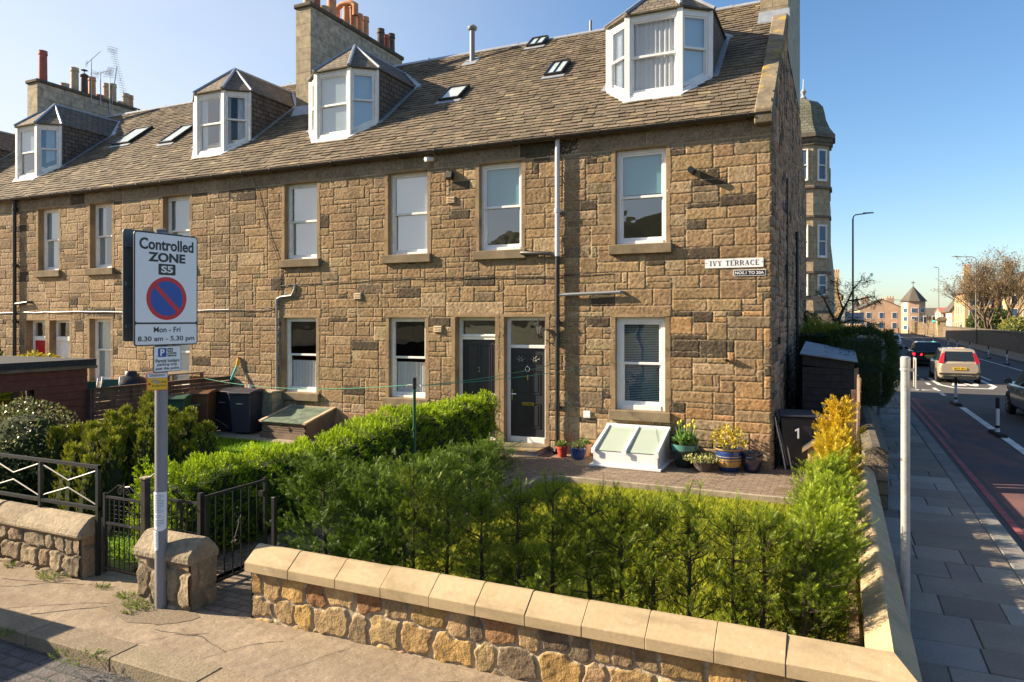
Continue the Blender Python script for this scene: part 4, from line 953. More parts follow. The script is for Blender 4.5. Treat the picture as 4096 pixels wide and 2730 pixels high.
# ------------------------------------------------------------------ rubble garden walls
M['rubble'] = pm('rubble_wall', attr=True, rough=.93, spec=.15, var=[(9, .2), (45, .22)], bump=(60, .9, .010), bump2=(150, .4, .004))
M['cope'] = pm('cut_sandstone_cope', (.40, .305, .18), .88, spec=.2, var=[(2.2, .10), (30, .08)], bump=(90, .35, .004), stain=[((.50, .42, .29), 9, .64, .70), ((.22, .175, .105), (1.5, 5, 5), .52, .8), ((.17, .15, .07), 1.1, .60, .8)])
M['oldcope'] = pm('weathered_cope', (.29, .235, .16), .92, spec=.2, var=[(3, .25), (20, .2)], bump=(35, .8, .015), stain=[((.46, .42, .34), 7, .62, .70), ((.12, .10, .07), 4, .58, .75)])
def rubble_face(name, L, H, res, pal, mort, parent, Mx, sw=.24, sh=.19, amp=.035, seed=1, gap=.020):
    """height-field rubble: Voronoi stones standing proud of ragged mortar, in frame coordinates (x along, z up)"""
    r = np.random.RandomState(seed); nx, nz = int(L / res) + 1, int(H / res) + 1
    X, Z = np.meshgrid(np.linspace(0, L, nx), np.linspace(0, H, nz), indexing='ij')
    pts = []
    zz = -sh / 2; row = 0
    while zz < H + sh:
        hh = sh * r.uniform(.75, 1.3); xx = -sw * r.rand()
        while xx < L + sw: ww = sw * r.uniform(.45, 1.5); pts.append((xx + ww / 2 + r.randn() * .02, zz + hh / 2 + r.randn() * .028, ww)); xx += ww
        zz += hh
    pts = np.array(pts); k = len(pts)
    wx = X + .012 * np.sin(Z * 23 + 3 * np.sin(X * 9)) + .005 * np.sin(Z * 61 + X * 30); wz = Z + .011 * np.sin(X * 19 + 2 * np.sin(Z * 13)) + .005 * np.sin(X * 57)
    d1 = np.full(X.shape, 9.); d2 = np.full(X.shape, 9.); idn = np.zeros(X.shape, int)
    for i in range(k):
        d = (np.abs((wx - pts[i, 0]) / (pts[i, 2] / sw)) ** 3.2 + np.abs((wz - pts[i, 1]) * sw / sh) ** 3.2) ** (1 / 3.2)
        m = d < d1; d2 = np.where(m, d1, np.minimum(d2, d)); idn = np.where(m, i, idn); d1 = np.where(m, d, d1)
    e = (d2 - d1)
    prof = np.clip((e - gap) / .026, 0, 1); prof = prof * prof * (3 - 2 * prof)
    hgt = r.uniform(.55, .95, k)[idn]; tx = r.randn(k)[idn] * .12; tz = r.randn(k)[idn] * .12
    nz_ = np.zeros(X.shape)
    for f, a in ((14, .35), (29, .25), (61, .18), (120, .12)):
        g = r.rand(int(L * f / 3) + 4, int(H * f / 3) + 4); u = X * f / 3; v = Z * f / 3; i0 = u.astype(int); j0 = v.astype(int); fu = u - i0; fv = v - j0
        fu = fu * fu * (3 - 2 * fu); fv = fv * fv * (3 - 2 * fv)
        nz_ += a * (g[i0, j0] * (1 - fu) * (1 - fv) + g[i0 + 1, j0] * fu * (1 - fv) + g[i0, j0 + 1] * (1 - fu) * fv + g[i0 + 1, j0 + 1] * fu * fv)
    D = amp * (prof * (hgt + (X - pts[idn, 0]) * tx * 4 + (Z - pts[idn, 1]) * tz * 4) + (nz_ - .45) * (.35 + 1.1 * prof))
    cols = np.array([vary(pal[r.randint(len(pal))], .18) for _ in range(k)])
    C = cols[idn] * (.75 + .5 * nz_)[..., None]; s = prof[..., None]; C = np.array(mort) * (.8 + .4 * nz_)[..., None] * (1 - s) + C * s
    st = np.clip((nz_ - .52) * 6, 0, 1)[..., None] * .5 * s; C = C * (1 - st) + np.array((.09, .07, .05)) * st
    V = np.stack([X.ravel(), -D.ravel(), Z.ravel()], 1); A = np.array(Mx); V = V @ A[:3, :3].T + A[:3, 3]
    I = (np.arange(nx - 1)[:, None] * nz + np.arange(nz - 1)[None]).ravel(); F = np.stack([I, I + nz, I + nz + 1, I + 1], 1)
    return mesh_np(name, V, F, C.reshape(-1, 3), 'rubble', parent, smooth=True)
GOLD = [(.38, .245, .095), (.31, .205, .09), (.25, .18, .10), (.20, .145, .085), (.27, .145, .07), (.33, .23, .12), (.39, .27, .13), (.14, .105, .07), (.34, .22, .09), (.22, .16, .09)]
OLD = [(.30, .235, .155), (.26, .21, .14), (.33, .26, .17), (.22, .175, .12), (.28, .20, .13)]
def saddle(mb, x0, x1, y0, y1, z0, ze, zr, yr0, yr1, axis='x'):
    pr = [(y0, z0), (y1, z0), (y1, ze), (yr1, zr), (yr0, zr), (y0, ze)]
    mb.prism(pr, axis, x0, x1)
# ---- front wall with cut cope stones, returning along the main road
FW_ = thing('garden_wall', 'golden rubble front garden wall with cut sandstone coping, turning the corner beside the pavement', 'wall')
rubble_face('rubble_face', 5.32, .55, .0085, GOLD, (.38, .31, .22), FW_, frame((-3.79, -8.885, -.09), (1, 0, 0)), seed=5, sw=.27, sh=.23, amp=.026, gap=.014)
rubble_face('rubble_face', .26, .55, .012, GOLD, (.36, .29, .21), FW_, frame((-3.785, -8.64, -.09), (0, -1, 0)), seed=9)
co = MB(); co.box(-3.77, 1.50, -8.875, -8.63, -.2, .45); co.box(1.34, 1.52, -8.6295, -2.2, -.2, .45); co.build('wall_core', 'mortar', FW_)
X = [-3.83, -3.32, -2.80, -2.33, -1.86, -1.44, -1.02, -.57, -.10, .37, .82]
cp_ = []
for a, b in zip(X, X[1:]):
    c = MB(); dz = random.uniform(-.004, .004); saddle(c, a + .0015, b - .0015, -8.965 + random.uniform(-.004, .004), -8.60, .45, .535 + dz, .655 + dz, -8.80, -8.765); c.build('cope_stone', 'cope', FW_, bevel=.004)
# mitred corner stone and the return
y0, y1, yr = -8.965, -8.60, -8.78; x0, x1, xr = 1.30, 1.60, 1.45
c = MB(); z0, ze, zr = .45, .535, .655; xs = .8225
c.poly([(xs, y0, z0), (x1, y0, z0), (x1, y0, ze), (xs, y0, ze)]); c.poly([(xs, y0, ze), (x1, y0, ze), (xr, yr, zr), (xs, yr, zr)]); c.poly([(xs, yr, zr), (xr, yr, zr), (x0, y1, ze), (xs, y1, ze)])
c.poly([(xs, y1, ze), (x0, y1, ze), (x0, y1, z0), (xs, y1, z0)]); c.poly([(x1, y0, z0), (x1, -8.0, z0), (x1, -8.0, ze), (x1, y0, ze)]); c.poly([(x1, y0, ze), (x1, -8.0, ze), (xr, -8.0, zr), (xr, yr, zr)])
c.poly([(xr, yr, zr), (xr, -8.0, zr), (x0, -8.0, ze), (x0, y1, ze)]); c.poly([(x0, y1, ze), (x0, -8.0, ze), (x0, -8.0, z0), (x0, y1, z0)]); c.poly([(xs, y0, z0), (xs, y0, ze), (xs, yr, zr), (xs, y1, ze), (xs, y1, z0)])
c.build('cope_stone', 'cope', FW_)
yy = -8.0
while yy < -2.3:
    e = min(yy + random.uniform(.5, .62), -2.2); c = MB(); saddle(c, yy + .0015, e - .0015, 1.30, 1.60, .45, .535, .655, 1.435, 1.465, axis='y'); c.build('cope_stone', 'cope', FW_, bevel=.007); yy = e
settle(FW_, (-1.2, -8.78, 0))
# ---- wall stub between the two gates
SW = thing('gate_pier', 'short stub of old stone wall with a weathered saddle top between the two garden gates', 'wall')
rubble_face('rubble_face', .72, .52, .011, OLD, (.20, .16, .11), SW, frame((-5.15, -9.035, -.06), (1, 0, 0)), sw=.26, sh=.34, seed=21, amp=.03)
rubble_face('rubble_face', .30, .52, .012, OLD, (.20, .16, .11), SW, frame((-4.43, -9.035, -.06), (0, 1, 0)), sw=.4, sh=.5, seed=22, amp=.02)
k = MB(); k.box(-5.14, -4.44, -9.02, -8.75, -.1, .45); k.build('wall_core', 'mortar', SW)
k = MB(); saddle(k, -5.18, -4.40, -9.08, -8.71, .44, .52, .665, -8.94, -8.84); k.build('cope_stone', 'oldcope', SW, bevel=.02)
settle(SW, (-4.8, -8.9, 0))
# ---- the neighbour's wall
NW = thing('garden_wall', 'old weathered rubble wall with saddle coping under the black iron railing', 'wall')
rubble_face('rubble_face', 4.0, .50, .013, OLD, (.22, .175, .12), NW, frame((-10.2, -8.90, -.05), (1, 0, 0)), seed=31, sw=.30, sh=.22)
rubble_face('rubble_face', .3, .50, .013, OLD, (.22, .175, .12), NW, frame((-6.2, -8.90, -.05), (0, 1, 0)), seed=32, sw=.5, sh=.5, amp=.02)
k = MB(); k.box(-14, -6.21, -8.89, -8.60, -.1, .42); k.build('wall_core', 'mortar', NW)
for a, b in ((-14, -9.1), (-9.1, -7.75), (-7.75, -6.17)):
    k = MB(); saddle(k, a + .004, b - .004, -8.945, -8.55, .42, .49, .63, -8.80, -8.70); k.build('cope_stone', 'oldcope', NW, bevel=.025)
settle(NW, (-8, -8.75, 0))
# ------------------------------------------------------------------ plants
def leafmat(name, rough=.55, tl=.3): return pm(name, attr=True, rough=rough, spec=.3, transl=tl)
M['cypress'] = leafmat('cypress_foliage', .55, .34); M['hedgeleaf'] = leafmat('hedge_foliage', .6, .35); M['shrubleaf'] = leafmat('shrub_leaves', .35, .25)
M['bark'] = pm('dark_bark', (.055, .040, .028), .95, var=[(20, .4)], bump=(60, .8, .01)); M['twig'] = pm('bare_twigs', (.17, .125, .085), .9, var=[(.7, .3)])
M['core'] = pm('dark_filling', (.022, .030, .009), 1., var=[(9, .4)])  # near-black fill: shade inside the bushes put into the colour; also pot soil

def frames(D, roll=None):
    D = D / np.linalg.norm(D, axis=1, keepdims=True); n = len(D)
    ref = rng.randn(n, 3); A = np.cross(D, ref); A /= np.linalg.norm(A, axis=1, keepdims=True); B = np.cross(D, A)
    return np.stack([A, B, D], 2)                                    # columns x, y, z(axis)
def template(k=6, spread=.5, w=.05, lift=.55, curl=.12):
    T = []
    for i in range(k):
        t = .08 + .84 * i / k; l = spread * (1 - .6 * t)
        for s in (-1, 1):
            t2 = t + .05 * s
            T.append([(0, 0, t2 - w * .55), (0, 0, t2 + w * .55), (s * l * .8, curl * l * (1 if i % 2 else -1), t2 + l * lift)])
            m = .5; T.append([(s * l * .8 * m, curl * l * m * (1 if i % 2 else -1), t2 + l * lift * m - w * .35), (s * l * .8 * m, curl * l * m, t2 + l * lift * m + w * .25), (s * l * .45 * (1 + m), 0, t2 + l * lift * m + l * .42)])
    T.append([(-w * .4, 0, .05), (w * .4, 0, .05), (0, 0, 1.08)]); T.append([(-.1, 0, .78), (.1, 0, .78), (0, .02, 1.12)])
    return np.array(T)                                              # (t,3,3)
FROND = template(); SPRIG = template(3, .42, .13, .7, .25)
def fronds(P, D, L, C, T=FROND):
    """N instances of a leaf-spray template: base points, axis directions, lengths, colours"""
    n = len(P); Fm = frames(D); t = T.reshape(-1, 3); m = len(t)
    V = np.einsum('nij,mj->nmi', Fm * L[:, None, None], t) + P[:, None, :]
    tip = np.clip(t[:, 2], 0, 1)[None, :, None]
    Cc = C[:, None, :] * (.62 + .72 * tip)  # light on the sprays painted in: bases darker, tips brighter
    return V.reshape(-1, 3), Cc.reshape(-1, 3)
def leafmesh(name, V, C, mat, parent): return mesh_np(name, V, np.arange(len(V)).reshape(-1, 3), C, mat, parent)
def mixc(c0, c1, t): t = np.clip(t, 0, 1)[:, None]; return np.array(c0) * (1 - t) + np.array(c1) * t

def young_cypress(h, rad, nb, nf, c0, c1, seed, bare=.22, gold=None, lead=3, fl=(.06, .12)):
    """an open, young Leyland cypress: trunk, ascending branches, flat sprays along them"""
    st = rng.get_state(); rng.seed(seed); rnd = random.Random(seed)
    tw = MB(); tw.tube([(0, 0, 0), (.01, .01, h * .3), (-.01, .0, h * .65), (0, 0, h * .97)], [.028, .022, .014, .004], 6)
    P = []; D = []; Ls = []; tt = []
    for i in range(nb):
        z0 = h * (bare + (.97 - bare) * (i / nb) ** .85); z0 += rnd.gauss(0, .03); a = rnd.uniform(0, 6.283); f = (z0 / h)
        r = rad * (.85 + .25 * f if f < .74 else 1.03 - .62 * ((f - .74) / .26)) * rnd.uniform(.6, 1.25); rise = r * rnd.uniform(.1, .9) + .04
        e = Vector((math.cos(a) * r, math.sin(a) * r, z0 + rise)); s = Vector((0, 0, z0)); mid = (s + e) / 2 + Vector((0, 0, -.03))
        mid = mid + Vector((rnd.gauss(0, .03), rnd.gauss(0, .03), rnd.gauss(0, .02))); tw.tube([s, mid, e], [.0055, .004, .0015], 4, cap=False)
        for q in range(nf):
            t = rnd.uniform(.18 if f > .4 else .42, 1.0); p = s.lerp(mid, t * 2) if t < .5 else mid.lerp(e, t * 2 - 1)
            d = (e - s).normalized() * rnd.uniform(.2, .8) + Vector((rnd.gauss(0, .55), rnd.gauss(0, .55), rnd.gauss(.5, .4)))
            P.append(p + Vector((rnd.gauss(0, .028), rnd.gauss(0, .028), rnd.gauss(0, .03)))); D.append(d); Ls.append(rnd.uniform(*fl) * (1.1 - .3 * f)); tt.append(.25 + .5 * t * rnd.random() + .35 * f)
    for q in range(lead):
        z = h * rnd.uniform(.86, .97); dx, dy = rnd.gauss(0, .07), rnd.gauss(0, .07); L = rnd.uniform(.10, .24)
        tw.tube([(dx * .4, dy * .4, z - .1), (dx, dy, z + L)], [.005, .002], 4, cap=False)
        for j in range(16): t = rnd.random(); P.append(Vector((dx * (.4 + .6 * t), dy * (.4 + .6 * t), z - .1 + (L + .1) * t))); D.append(Vector((rnd.gauss(0, .5), rnd.gauss(0, .5), 1.0))); Ls.append(rnd.uniform(.04, .09)); tt.append(.9)
    P = np.array(P); D = np.array(D); Ls = np.array(Ls); tt = np.array(tt) + rng.randn(len(tt)) * .12
    C = mixc(c0, c1, tt)  # crown light put into the colour: inner sprays dark, outer and upper bright
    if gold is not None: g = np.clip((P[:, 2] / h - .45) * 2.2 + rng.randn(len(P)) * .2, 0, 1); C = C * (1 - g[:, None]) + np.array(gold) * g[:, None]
    V, Cc = fronds(P, D, Ls, C); rng.set_state(st)
    return tw, V, Cc
DG0, DG1 = (.016, .038, .005), (.20, .27, .013)
_cy = {}
def cypress(key, loc, rz, label, group, sc=(1, 1, 1), **kw):
    if key not in _cy:
        t = thing('cypress', label, 'conifer', loc, rz, group); tw, V, C = young_cypress(**kw)
        tw.build('trunk', 'bark', t); leafmesh('crown', V, C, 'cypress', t); _cy[key] = t; t.scale = sc; return t
    t = dup(_cy[key], loc, rz, label); t['group'] = group; t.scale = sc; return t
V4 = [dict(h=1.32, rad=.30, nb=54, nf=17, fl=(.045, .095), bare=.20, c0=DG0, c1=DG1, seed=11 + k) for k in range(4)]
DN = [dict(h=1.36, rad=.42, nb=76, nf=34, fl=(.05, .10), c0=(.028, .062, .007), c1=(.12, .20, .013), seed=31 + k, bare=.10, lead=5) for k in range(2)]
row = [-2.55, -2.20, -1.86, -1.49, -1.13, -.81, -.52, -.25, .03, .38, .60, .90]
ords = ['third', 'fourth', 'fifth', 'sixth', 'seventh', 'eighth', 'ninth', 'tenth', 'eleventh', 'twelfth', 'thirteenth', 'fourteenth']
G1 = 'young cypresses in a row behind the front garden wall'
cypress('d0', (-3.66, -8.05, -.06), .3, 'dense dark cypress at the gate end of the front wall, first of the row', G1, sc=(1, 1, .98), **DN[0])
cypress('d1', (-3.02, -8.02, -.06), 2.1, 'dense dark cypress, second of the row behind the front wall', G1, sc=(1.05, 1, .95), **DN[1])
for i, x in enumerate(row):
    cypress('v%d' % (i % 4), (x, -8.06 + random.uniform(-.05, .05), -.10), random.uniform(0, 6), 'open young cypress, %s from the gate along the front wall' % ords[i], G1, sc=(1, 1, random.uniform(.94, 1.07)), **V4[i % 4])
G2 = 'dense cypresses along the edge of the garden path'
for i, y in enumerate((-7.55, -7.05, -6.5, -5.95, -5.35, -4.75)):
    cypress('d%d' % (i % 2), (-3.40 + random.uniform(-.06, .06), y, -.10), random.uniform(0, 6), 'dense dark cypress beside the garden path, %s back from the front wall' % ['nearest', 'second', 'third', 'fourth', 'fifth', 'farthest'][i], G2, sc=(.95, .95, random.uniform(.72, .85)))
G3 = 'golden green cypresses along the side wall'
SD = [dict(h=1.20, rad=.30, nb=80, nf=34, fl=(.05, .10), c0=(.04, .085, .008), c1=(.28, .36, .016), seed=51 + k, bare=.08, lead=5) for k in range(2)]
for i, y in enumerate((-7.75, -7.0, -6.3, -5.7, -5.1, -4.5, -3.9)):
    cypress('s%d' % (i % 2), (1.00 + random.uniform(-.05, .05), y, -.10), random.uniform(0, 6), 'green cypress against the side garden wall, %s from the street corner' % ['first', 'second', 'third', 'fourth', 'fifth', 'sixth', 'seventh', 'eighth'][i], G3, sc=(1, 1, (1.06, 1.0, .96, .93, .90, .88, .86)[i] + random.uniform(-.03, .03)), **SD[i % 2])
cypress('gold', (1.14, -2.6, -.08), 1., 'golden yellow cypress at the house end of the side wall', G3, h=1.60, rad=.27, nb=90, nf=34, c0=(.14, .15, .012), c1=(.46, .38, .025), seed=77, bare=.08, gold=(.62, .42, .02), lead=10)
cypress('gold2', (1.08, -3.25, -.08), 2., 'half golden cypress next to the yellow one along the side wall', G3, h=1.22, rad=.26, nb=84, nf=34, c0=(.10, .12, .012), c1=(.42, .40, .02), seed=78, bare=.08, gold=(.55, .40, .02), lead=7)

def hedge_pts(poly_fn, n): pass
def clipped(name, label, cat, X0, X1, n, top, wl, c0, c1, L=(.06, .11), lump=.06, seed=3, mat='hedgeleaf', T=SPRIG, zb=0., group=None, up=.6, round_=.12, taper=0.):
    """clipped hedge from X0 to X1 (plan points of its centre line); top(t) height, wl(t) half width"""
    st = rng.get_state(); rng.seed(seed); X0 = np.array(X0, float); X1 = np.array(X1, float); ax = X1 - X0; Ln = np.linalg.norm(ax); ax /= Ln; nx = np.array([ax[1], -ax[0]])
    t = rng.rand(n); face = rng.rand(n); H = np.array([top(v) for v in t]); Wd = np.array([wl(v) for v in t])
    pt = 2 * Wd.mean() / (2 * Wd.mean() + 2 * H.mean() + .2)
    u = rng.uniform(-1, 1, n); v = rng.rand(n)
    side = np.where(rng.rand(n) < .5, -1., 1.)
    istop = face < pt * 1.25
    lat = np.where(istop, u, side) * Wd; z = np.where(istop, H, zb + (H - zb) * v)
    endm = (face > .93); t = np.where(endm, np.where(rng.rand(n) < .5, 0., 1.), t); lat = np.where(endm, u * Wd, lat)
    rr = np.abs(lat) / Wd; z = np.where(istop, z - round_ * rr ** 4, z); lat = np.where(~istop & ~endm, lat * (1 - .14 * np.clip(v - .75, 0, 1) * 4) * (1 - taper * np.clip(.6 - v, 0, 1)), lat)
    lm = lump * (np.sin(t * Ln * 6.1 + z * 3) * np.sin(z * 7 + lat * 5 + t * Ln * 2.3) + .6 * np.sin(t * Ln * 14.7 + lat * 11 + z * 13)) + rng.randn(n) * .018
    N = np.zeros((n, 3)); N[:, :2] = nx[None] * np.where(istop | endm, u * .3, side)[:, None]; N[:, 2] = np.where(istop, 1., .1)
    N[:, :2] += np.where(endm, np.where(t < .5, -1., 1.), 0)[:, None] * ax[None]
    P = np.zeros((n, 3)); P[:, :2] = X0 + ax[None] * (t * Ln)[:, None] + nx[None] * lat[:, None]; P[:, 2] = z
    P += N * lm[:, None]
    D = N * .8 + rng.randn(n, 3) * .45; D[:, 2] += up
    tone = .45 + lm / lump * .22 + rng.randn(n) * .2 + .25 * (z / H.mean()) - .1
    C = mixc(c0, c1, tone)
    V, Cc = fronds(P - D / np.linalg.norm(D, axis=1, keepdims=True) * .03, D, rng.uniform(*L, n), C, T); rng.set_state(st)
    o = thing(name, label, cat, (float(X0[0]), float(X0[1]), 0), 0, group); V = V - np.array([X0[0], X0[1], 0])
    leafmesh('foliage', V, Cc, mat, o)
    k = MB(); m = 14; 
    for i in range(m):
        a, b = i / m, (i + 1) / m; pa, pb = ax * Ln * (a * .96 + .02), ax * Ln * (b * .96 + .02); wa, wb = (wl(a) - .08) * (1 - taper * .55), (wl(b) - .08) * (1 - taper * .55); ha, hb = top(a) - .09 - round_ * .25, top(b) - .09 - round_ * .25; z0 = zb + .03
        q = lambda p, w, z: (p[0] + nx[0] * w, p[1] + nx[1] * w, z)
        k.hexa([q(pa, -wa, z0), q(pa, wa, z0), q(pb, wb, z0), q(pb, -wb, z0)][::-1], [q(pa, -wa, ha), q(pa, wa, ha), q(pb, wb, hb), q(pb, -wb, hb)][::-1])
    k.build('dark_core', 'core', o)  # solid core, coloured as the shade between the leaves
    return o
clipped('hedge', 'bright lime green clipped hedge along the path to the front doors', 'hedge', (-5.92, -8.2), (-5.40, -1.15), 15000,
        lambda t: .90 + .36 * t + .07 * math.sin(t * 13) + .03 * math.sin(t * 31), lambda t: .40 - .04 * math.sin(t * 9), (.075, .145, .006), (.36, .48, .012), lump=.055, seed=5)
clipped('hedge', 'dark clipped privet hedge bulging over the boundary wall by the pavement', 'hedge', (1.55, 3.4), (1.75, 9.4), 16000,
        lambda t: 1.85 + .62 * min(1, max(0, (t - .16) * 5)) - .05 * math.sin(t * 9), lambda t: .62 + .10 * min(1, t * 3), (.016, .036, .006), (.060, .105, .014), L=(.05, .09), zb=.85, lump=.09, seed=8, up=.1, round_=.55, taper=.55)
clipped('shrub', 'sunlit yellow green shrub behind the dark clipped hedge', 'shrub', (.6, 7.4), (1.0, 9.6), 5000, lambda t: 2.5 + .1 * math.sin(t * 7), lambda t: .6, (.10, .13, .012), (.40, .40, .04), L=(.07, .12), lump=.14, seed=12, round_=.4)

def plume_shrub(name, label, cat, plumes, n, c0, c1, seed, L=(.05, .10), T=SPRIG, mat='hedgeleaf', group=None):
    """upright conifer built of pointed plumes: each is (x, y, radius, height)"""
    st = rng.get_state(); rng.seed(seed); P = []; D = []; tn = []
    for (x, y, r, h) in plumes:
        m = int(n * r * h); z = h * (1 - rng.rand(m) ** 1.6) ; a = rng.uniform(0, 2 * PI, m)
        rad = r * np.sqrt(np.clip(1 - (z / h) ** 1.9, 0.0, 1)) * (.86 + .14 * np.sin(a * 5 + z * 9)) + .015 + rng.randn(m) * .015
        P.append(np.stack([x + rad * np.cos(a), y + rad * np.sin(a), z], 1)); D.append(np.stack([.45 * np.cos(a) + rng.randn(m) * .25, .45 * np.sin(a) + rng.randn(m) * .25, np.full(m, 1.)], 1))
        tn.append(.25 + .5 * (z / h) + .3 * np.sin(a * 5 + z * 9) + rng.randn(m) * .15)
    P = np.concatenate(P); D = np.concatenate(D); tn = np.concatenate(tn); C = mixc(c0, c1, tn)
    V, Cc = fronds(P, D, rng.uniform(*L, len(P)), C, T); rng.set_state(st)
    x0, y0 = plumes[0][:2]; o = thing(name, label, cat, (x0, y0, 0), 0, group); leafmesh('foliage', V - np.array([x0, y0, 0]), Cc, mat, o)
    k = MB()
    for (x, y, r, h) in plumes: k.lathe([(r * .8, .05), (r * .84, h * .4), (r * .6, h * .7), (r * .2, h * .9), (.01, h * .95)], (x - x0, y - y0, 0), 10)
    k.build('dark_core', 'core', o); return o  # solid dark cones paint the shade inside the plumes
pr_ = random.Random(4); pl = []
for (cx, cy, R0, H0, m) in ((-8.75, -7.0, .62, 1.42, 15), (-7.85, -7.35, .55, 1.48, 13), (-7.6, -6.7, .65, 1.66, 14), (-8.5, -6.3, .6, 1.60, 10)):
    for i in range(m):
        a = i * 2.4; q = R0 * math.sqrt((i + .3) / m); pl.append((cx + q * math.cos(a), cy + q * math.sin(a), pr_.uniform(.15, .22), H0 * pr_.uniform(.84, 1.04) * (1 - .38 * (q / R0) ** 2)))
plume_shrub('thuja', 'broad golden green upright conifer of many pointed plumes behind the railing', 'conifer', pl, 1700, (.028, .055, .006), (.22, .24, .016), 14)
def leafball(name, label, cat, blobs, n, cols, seed, ls=(.03, .05), mat='shrubleaf', dens=.25):
    """broad-leaved bush: separate pointed leaves set on and just inside lumpy mounds"""
    st = rng.get_state(); rng.seed(seed); P = []; N = []
    tot = sum(b[3] * b[5] for b in blobs)
    for (x, y, z, rx, ry, rz) in blobs:
        m = int(n * rx * rz / tot); d = rng.randn(m, 3); d /= np.linalg.norm(d, axis=1, keepdims=True)
        k = (1 - dens * rng.rand(m) ** 2 + .05 * np.sin(d[:, 0] * 9) * np.sin(d[:, 2] * 11 + d[:, 1] * 7))[:, None]
        P.append(np.array([x, y, z]) + d * np.array([rx, ry, rz]) * k); N.append(d)
    P = np.concatenate(P); N = np.concatenate(N); keep = P[:, 2] > .02; P, N = P[keep], N[keep]; n = len(P)
    D = rng.randn(n, 3) * .7 + N * .4; Fm = frames(D); L = rng.uniform(*ls, n)
    t = np.array([(-.30, 0, 0), (0, .08, -.55), (.30, 0, 0), (-.30, 0, 0), (.30, 0, 0), (0, .10, .62)])
    V = np.einsum('nij,mj->nmi', Fm * L[:, None, None], t) + P[:, None]
    ci = rng.choice(len(cols), n, p=[c[3] for c in cols]); C = np.array([c[:3] for c in cols])[ci] * rng.uniform(.75, 1.2, (n, 1)); rng.set_state(st)
    x0, y0 = blobs[0][:2]; o = thing(name, label, cat, (x0, y0, 0)); leafmesh('foliage', V.reshape(-1, 3) - np.array([x0, y0, 0]), np.repeat(C, 6, 0), mat, o)
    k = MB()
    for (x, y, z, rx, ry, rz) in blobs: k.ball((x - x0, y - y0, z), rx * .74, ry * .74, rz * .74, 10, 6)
    k.build('dark_core', 'core', o); return o  # solid dark balls paint the shade inside the mounds
leafball('shrub', 'rounded cream and green variegated shrub at the left edge behind the railing', 'shrub', [(-9.75, -7.3, .75, .85, .75, .85), (-10.6, -7.4, .7, .8, .7, .8), (-9.6, -7.75, .5, .55, .5, .6)], 9000,
         [(.30, .29, .12, .38), (.06, .085, .02, .35), (.16, .18, .05, .27)], 15, (.035, .06))
leafball('shrub', 'glossy green shrub against the drainpipe at the far left of the terrace', 'shrub', [(-22.9, -.9, 1.2, .95, .7, 1.0), (-23.9, -.9, 1.0, .9, .7, 1.1)], 5000, [(.09, .17, .02, .6), (.22, .30, .05, .4)], 16, (.09, .14))
leafball('shrub', 'yellow flowering bush over the roof of the red shed', 'shrub', [(-16.2, -3.2, 1.25, .9, .8, .75), (-17.2, -3.6, 1.2, .9, .8, .7)], 4500, [(.55, .42, .03, .6), (.25, .27, .04, .4)], 17, (.06, .10))

# weeds along the foot of the walls
def weed(x, y, r, label, n=70):
    st = rng.get_state(); rng.seed(int(abs(x * 1000))); a = rng.uniform(0, 2 * PI, n); q = r * np.sqrt(rng.rand(n)); P = np.stack([q * np.cos(a) * 1.4, q * np.sin(a) * .7, np.zeros(n)], 1)
    D = np.stack([np.cos(a) * .7, np.sin(a) * .7, rng.uniform(.4, 1.2, n)], 1) + rng.randn(n, 3) * .2; C = mixc((.07, .12, .015), (.22, .30, .04), rng.rand(n))
    V, Cc = fronds(P, D, rng.uniform(.02, .06, n), C, SPRIG); rng.set_state(st)
    o = leafmesh('weed_tuft', V, Cc, 'hedgeleaf', None); o.location = (x, y, .003); tag(o, label, 'weed', 'weed tufts growing at the foot of the old walls')
weed(-4.98, -9.13, .15, 'largest green weed tuft, at the foot of the gate pier', 130); weed(-5.33, -9.02, .09, 'weed tuft beside the closed gate, just left of the pier'); weed(-5.75, -8.98, .06, 'tiny weed on the footway in front of the closed gate', 30)
weed(-6.55, -8.98, .16, 'leafy weed tuft at the foot of the railing wall', 90); weed(-7.3, -8.98, .05, 'small weed at the wall foot near the left edge', 25); weed(-4.95, -9.30, .05, 'little weed in the asphalt left of the sign pole', 20)
weed(-4.5, -10.08, .2, 'weeds in the gutter below the kerb', 90); weed(-5.5, -10.06, .07, 'small weed in the gutter near the left edge', 30)

# ---- deciduous trees
def tree_mesh(seed, h, r0, levels, spread, leaves=0, lcol=None, kids=(3, 4), ratio=.72, up=.25, droop=0., first=.3):
    rnd = random.Random(seed); mb = MB(); tips = []
    def grow(p, d, L, r, lv):
        n = 3 if lv < 3 else 2; pts = [p]; q = p; dd = d.copy()
        for i in range(n):
            dd = (dd + Vector((rnd.gauss(0, .16), rnd.gauss(0, .16), rnd.gauss(up * .3, .08) - droop * lv * .05))).normalized(); q = q + dd * (L / n); pts.append(q)
        rr = [r * (1 - .4 * i / n) for i in range(n + 1)]; mb.tube(pts, rr, 6 if lv < 2 else (4 if lv < 4 else 3), cap=False)
        if lv >= levels: tips.append((q, dd)); return
        for k in range(rnd.randint(*kids)):
            a = rnd.uniform(0, 2 * PI); ax = Vector((math.cos(a), math.sin(a), 0)); nd = (dd + ax * spread * rnd.uniform(.6, 1.2) + Vector((0, 0, up))).normalized(); t = rnd.uniform(.55, 1.) if lv else rnd.uniform(.6, 1.)
            b = pts[-1] if t > .9 else pts[-2].lerp(pts[-1], rnd.random()); grow(b, nd, L * ratio * rnd.uniform(.8, 1.15), r * .58, lv + 1)
    grow(Vector((0, 0, 0)), Vector((0, 0, 1)), h * first, r0, 0)
    return mb, tips
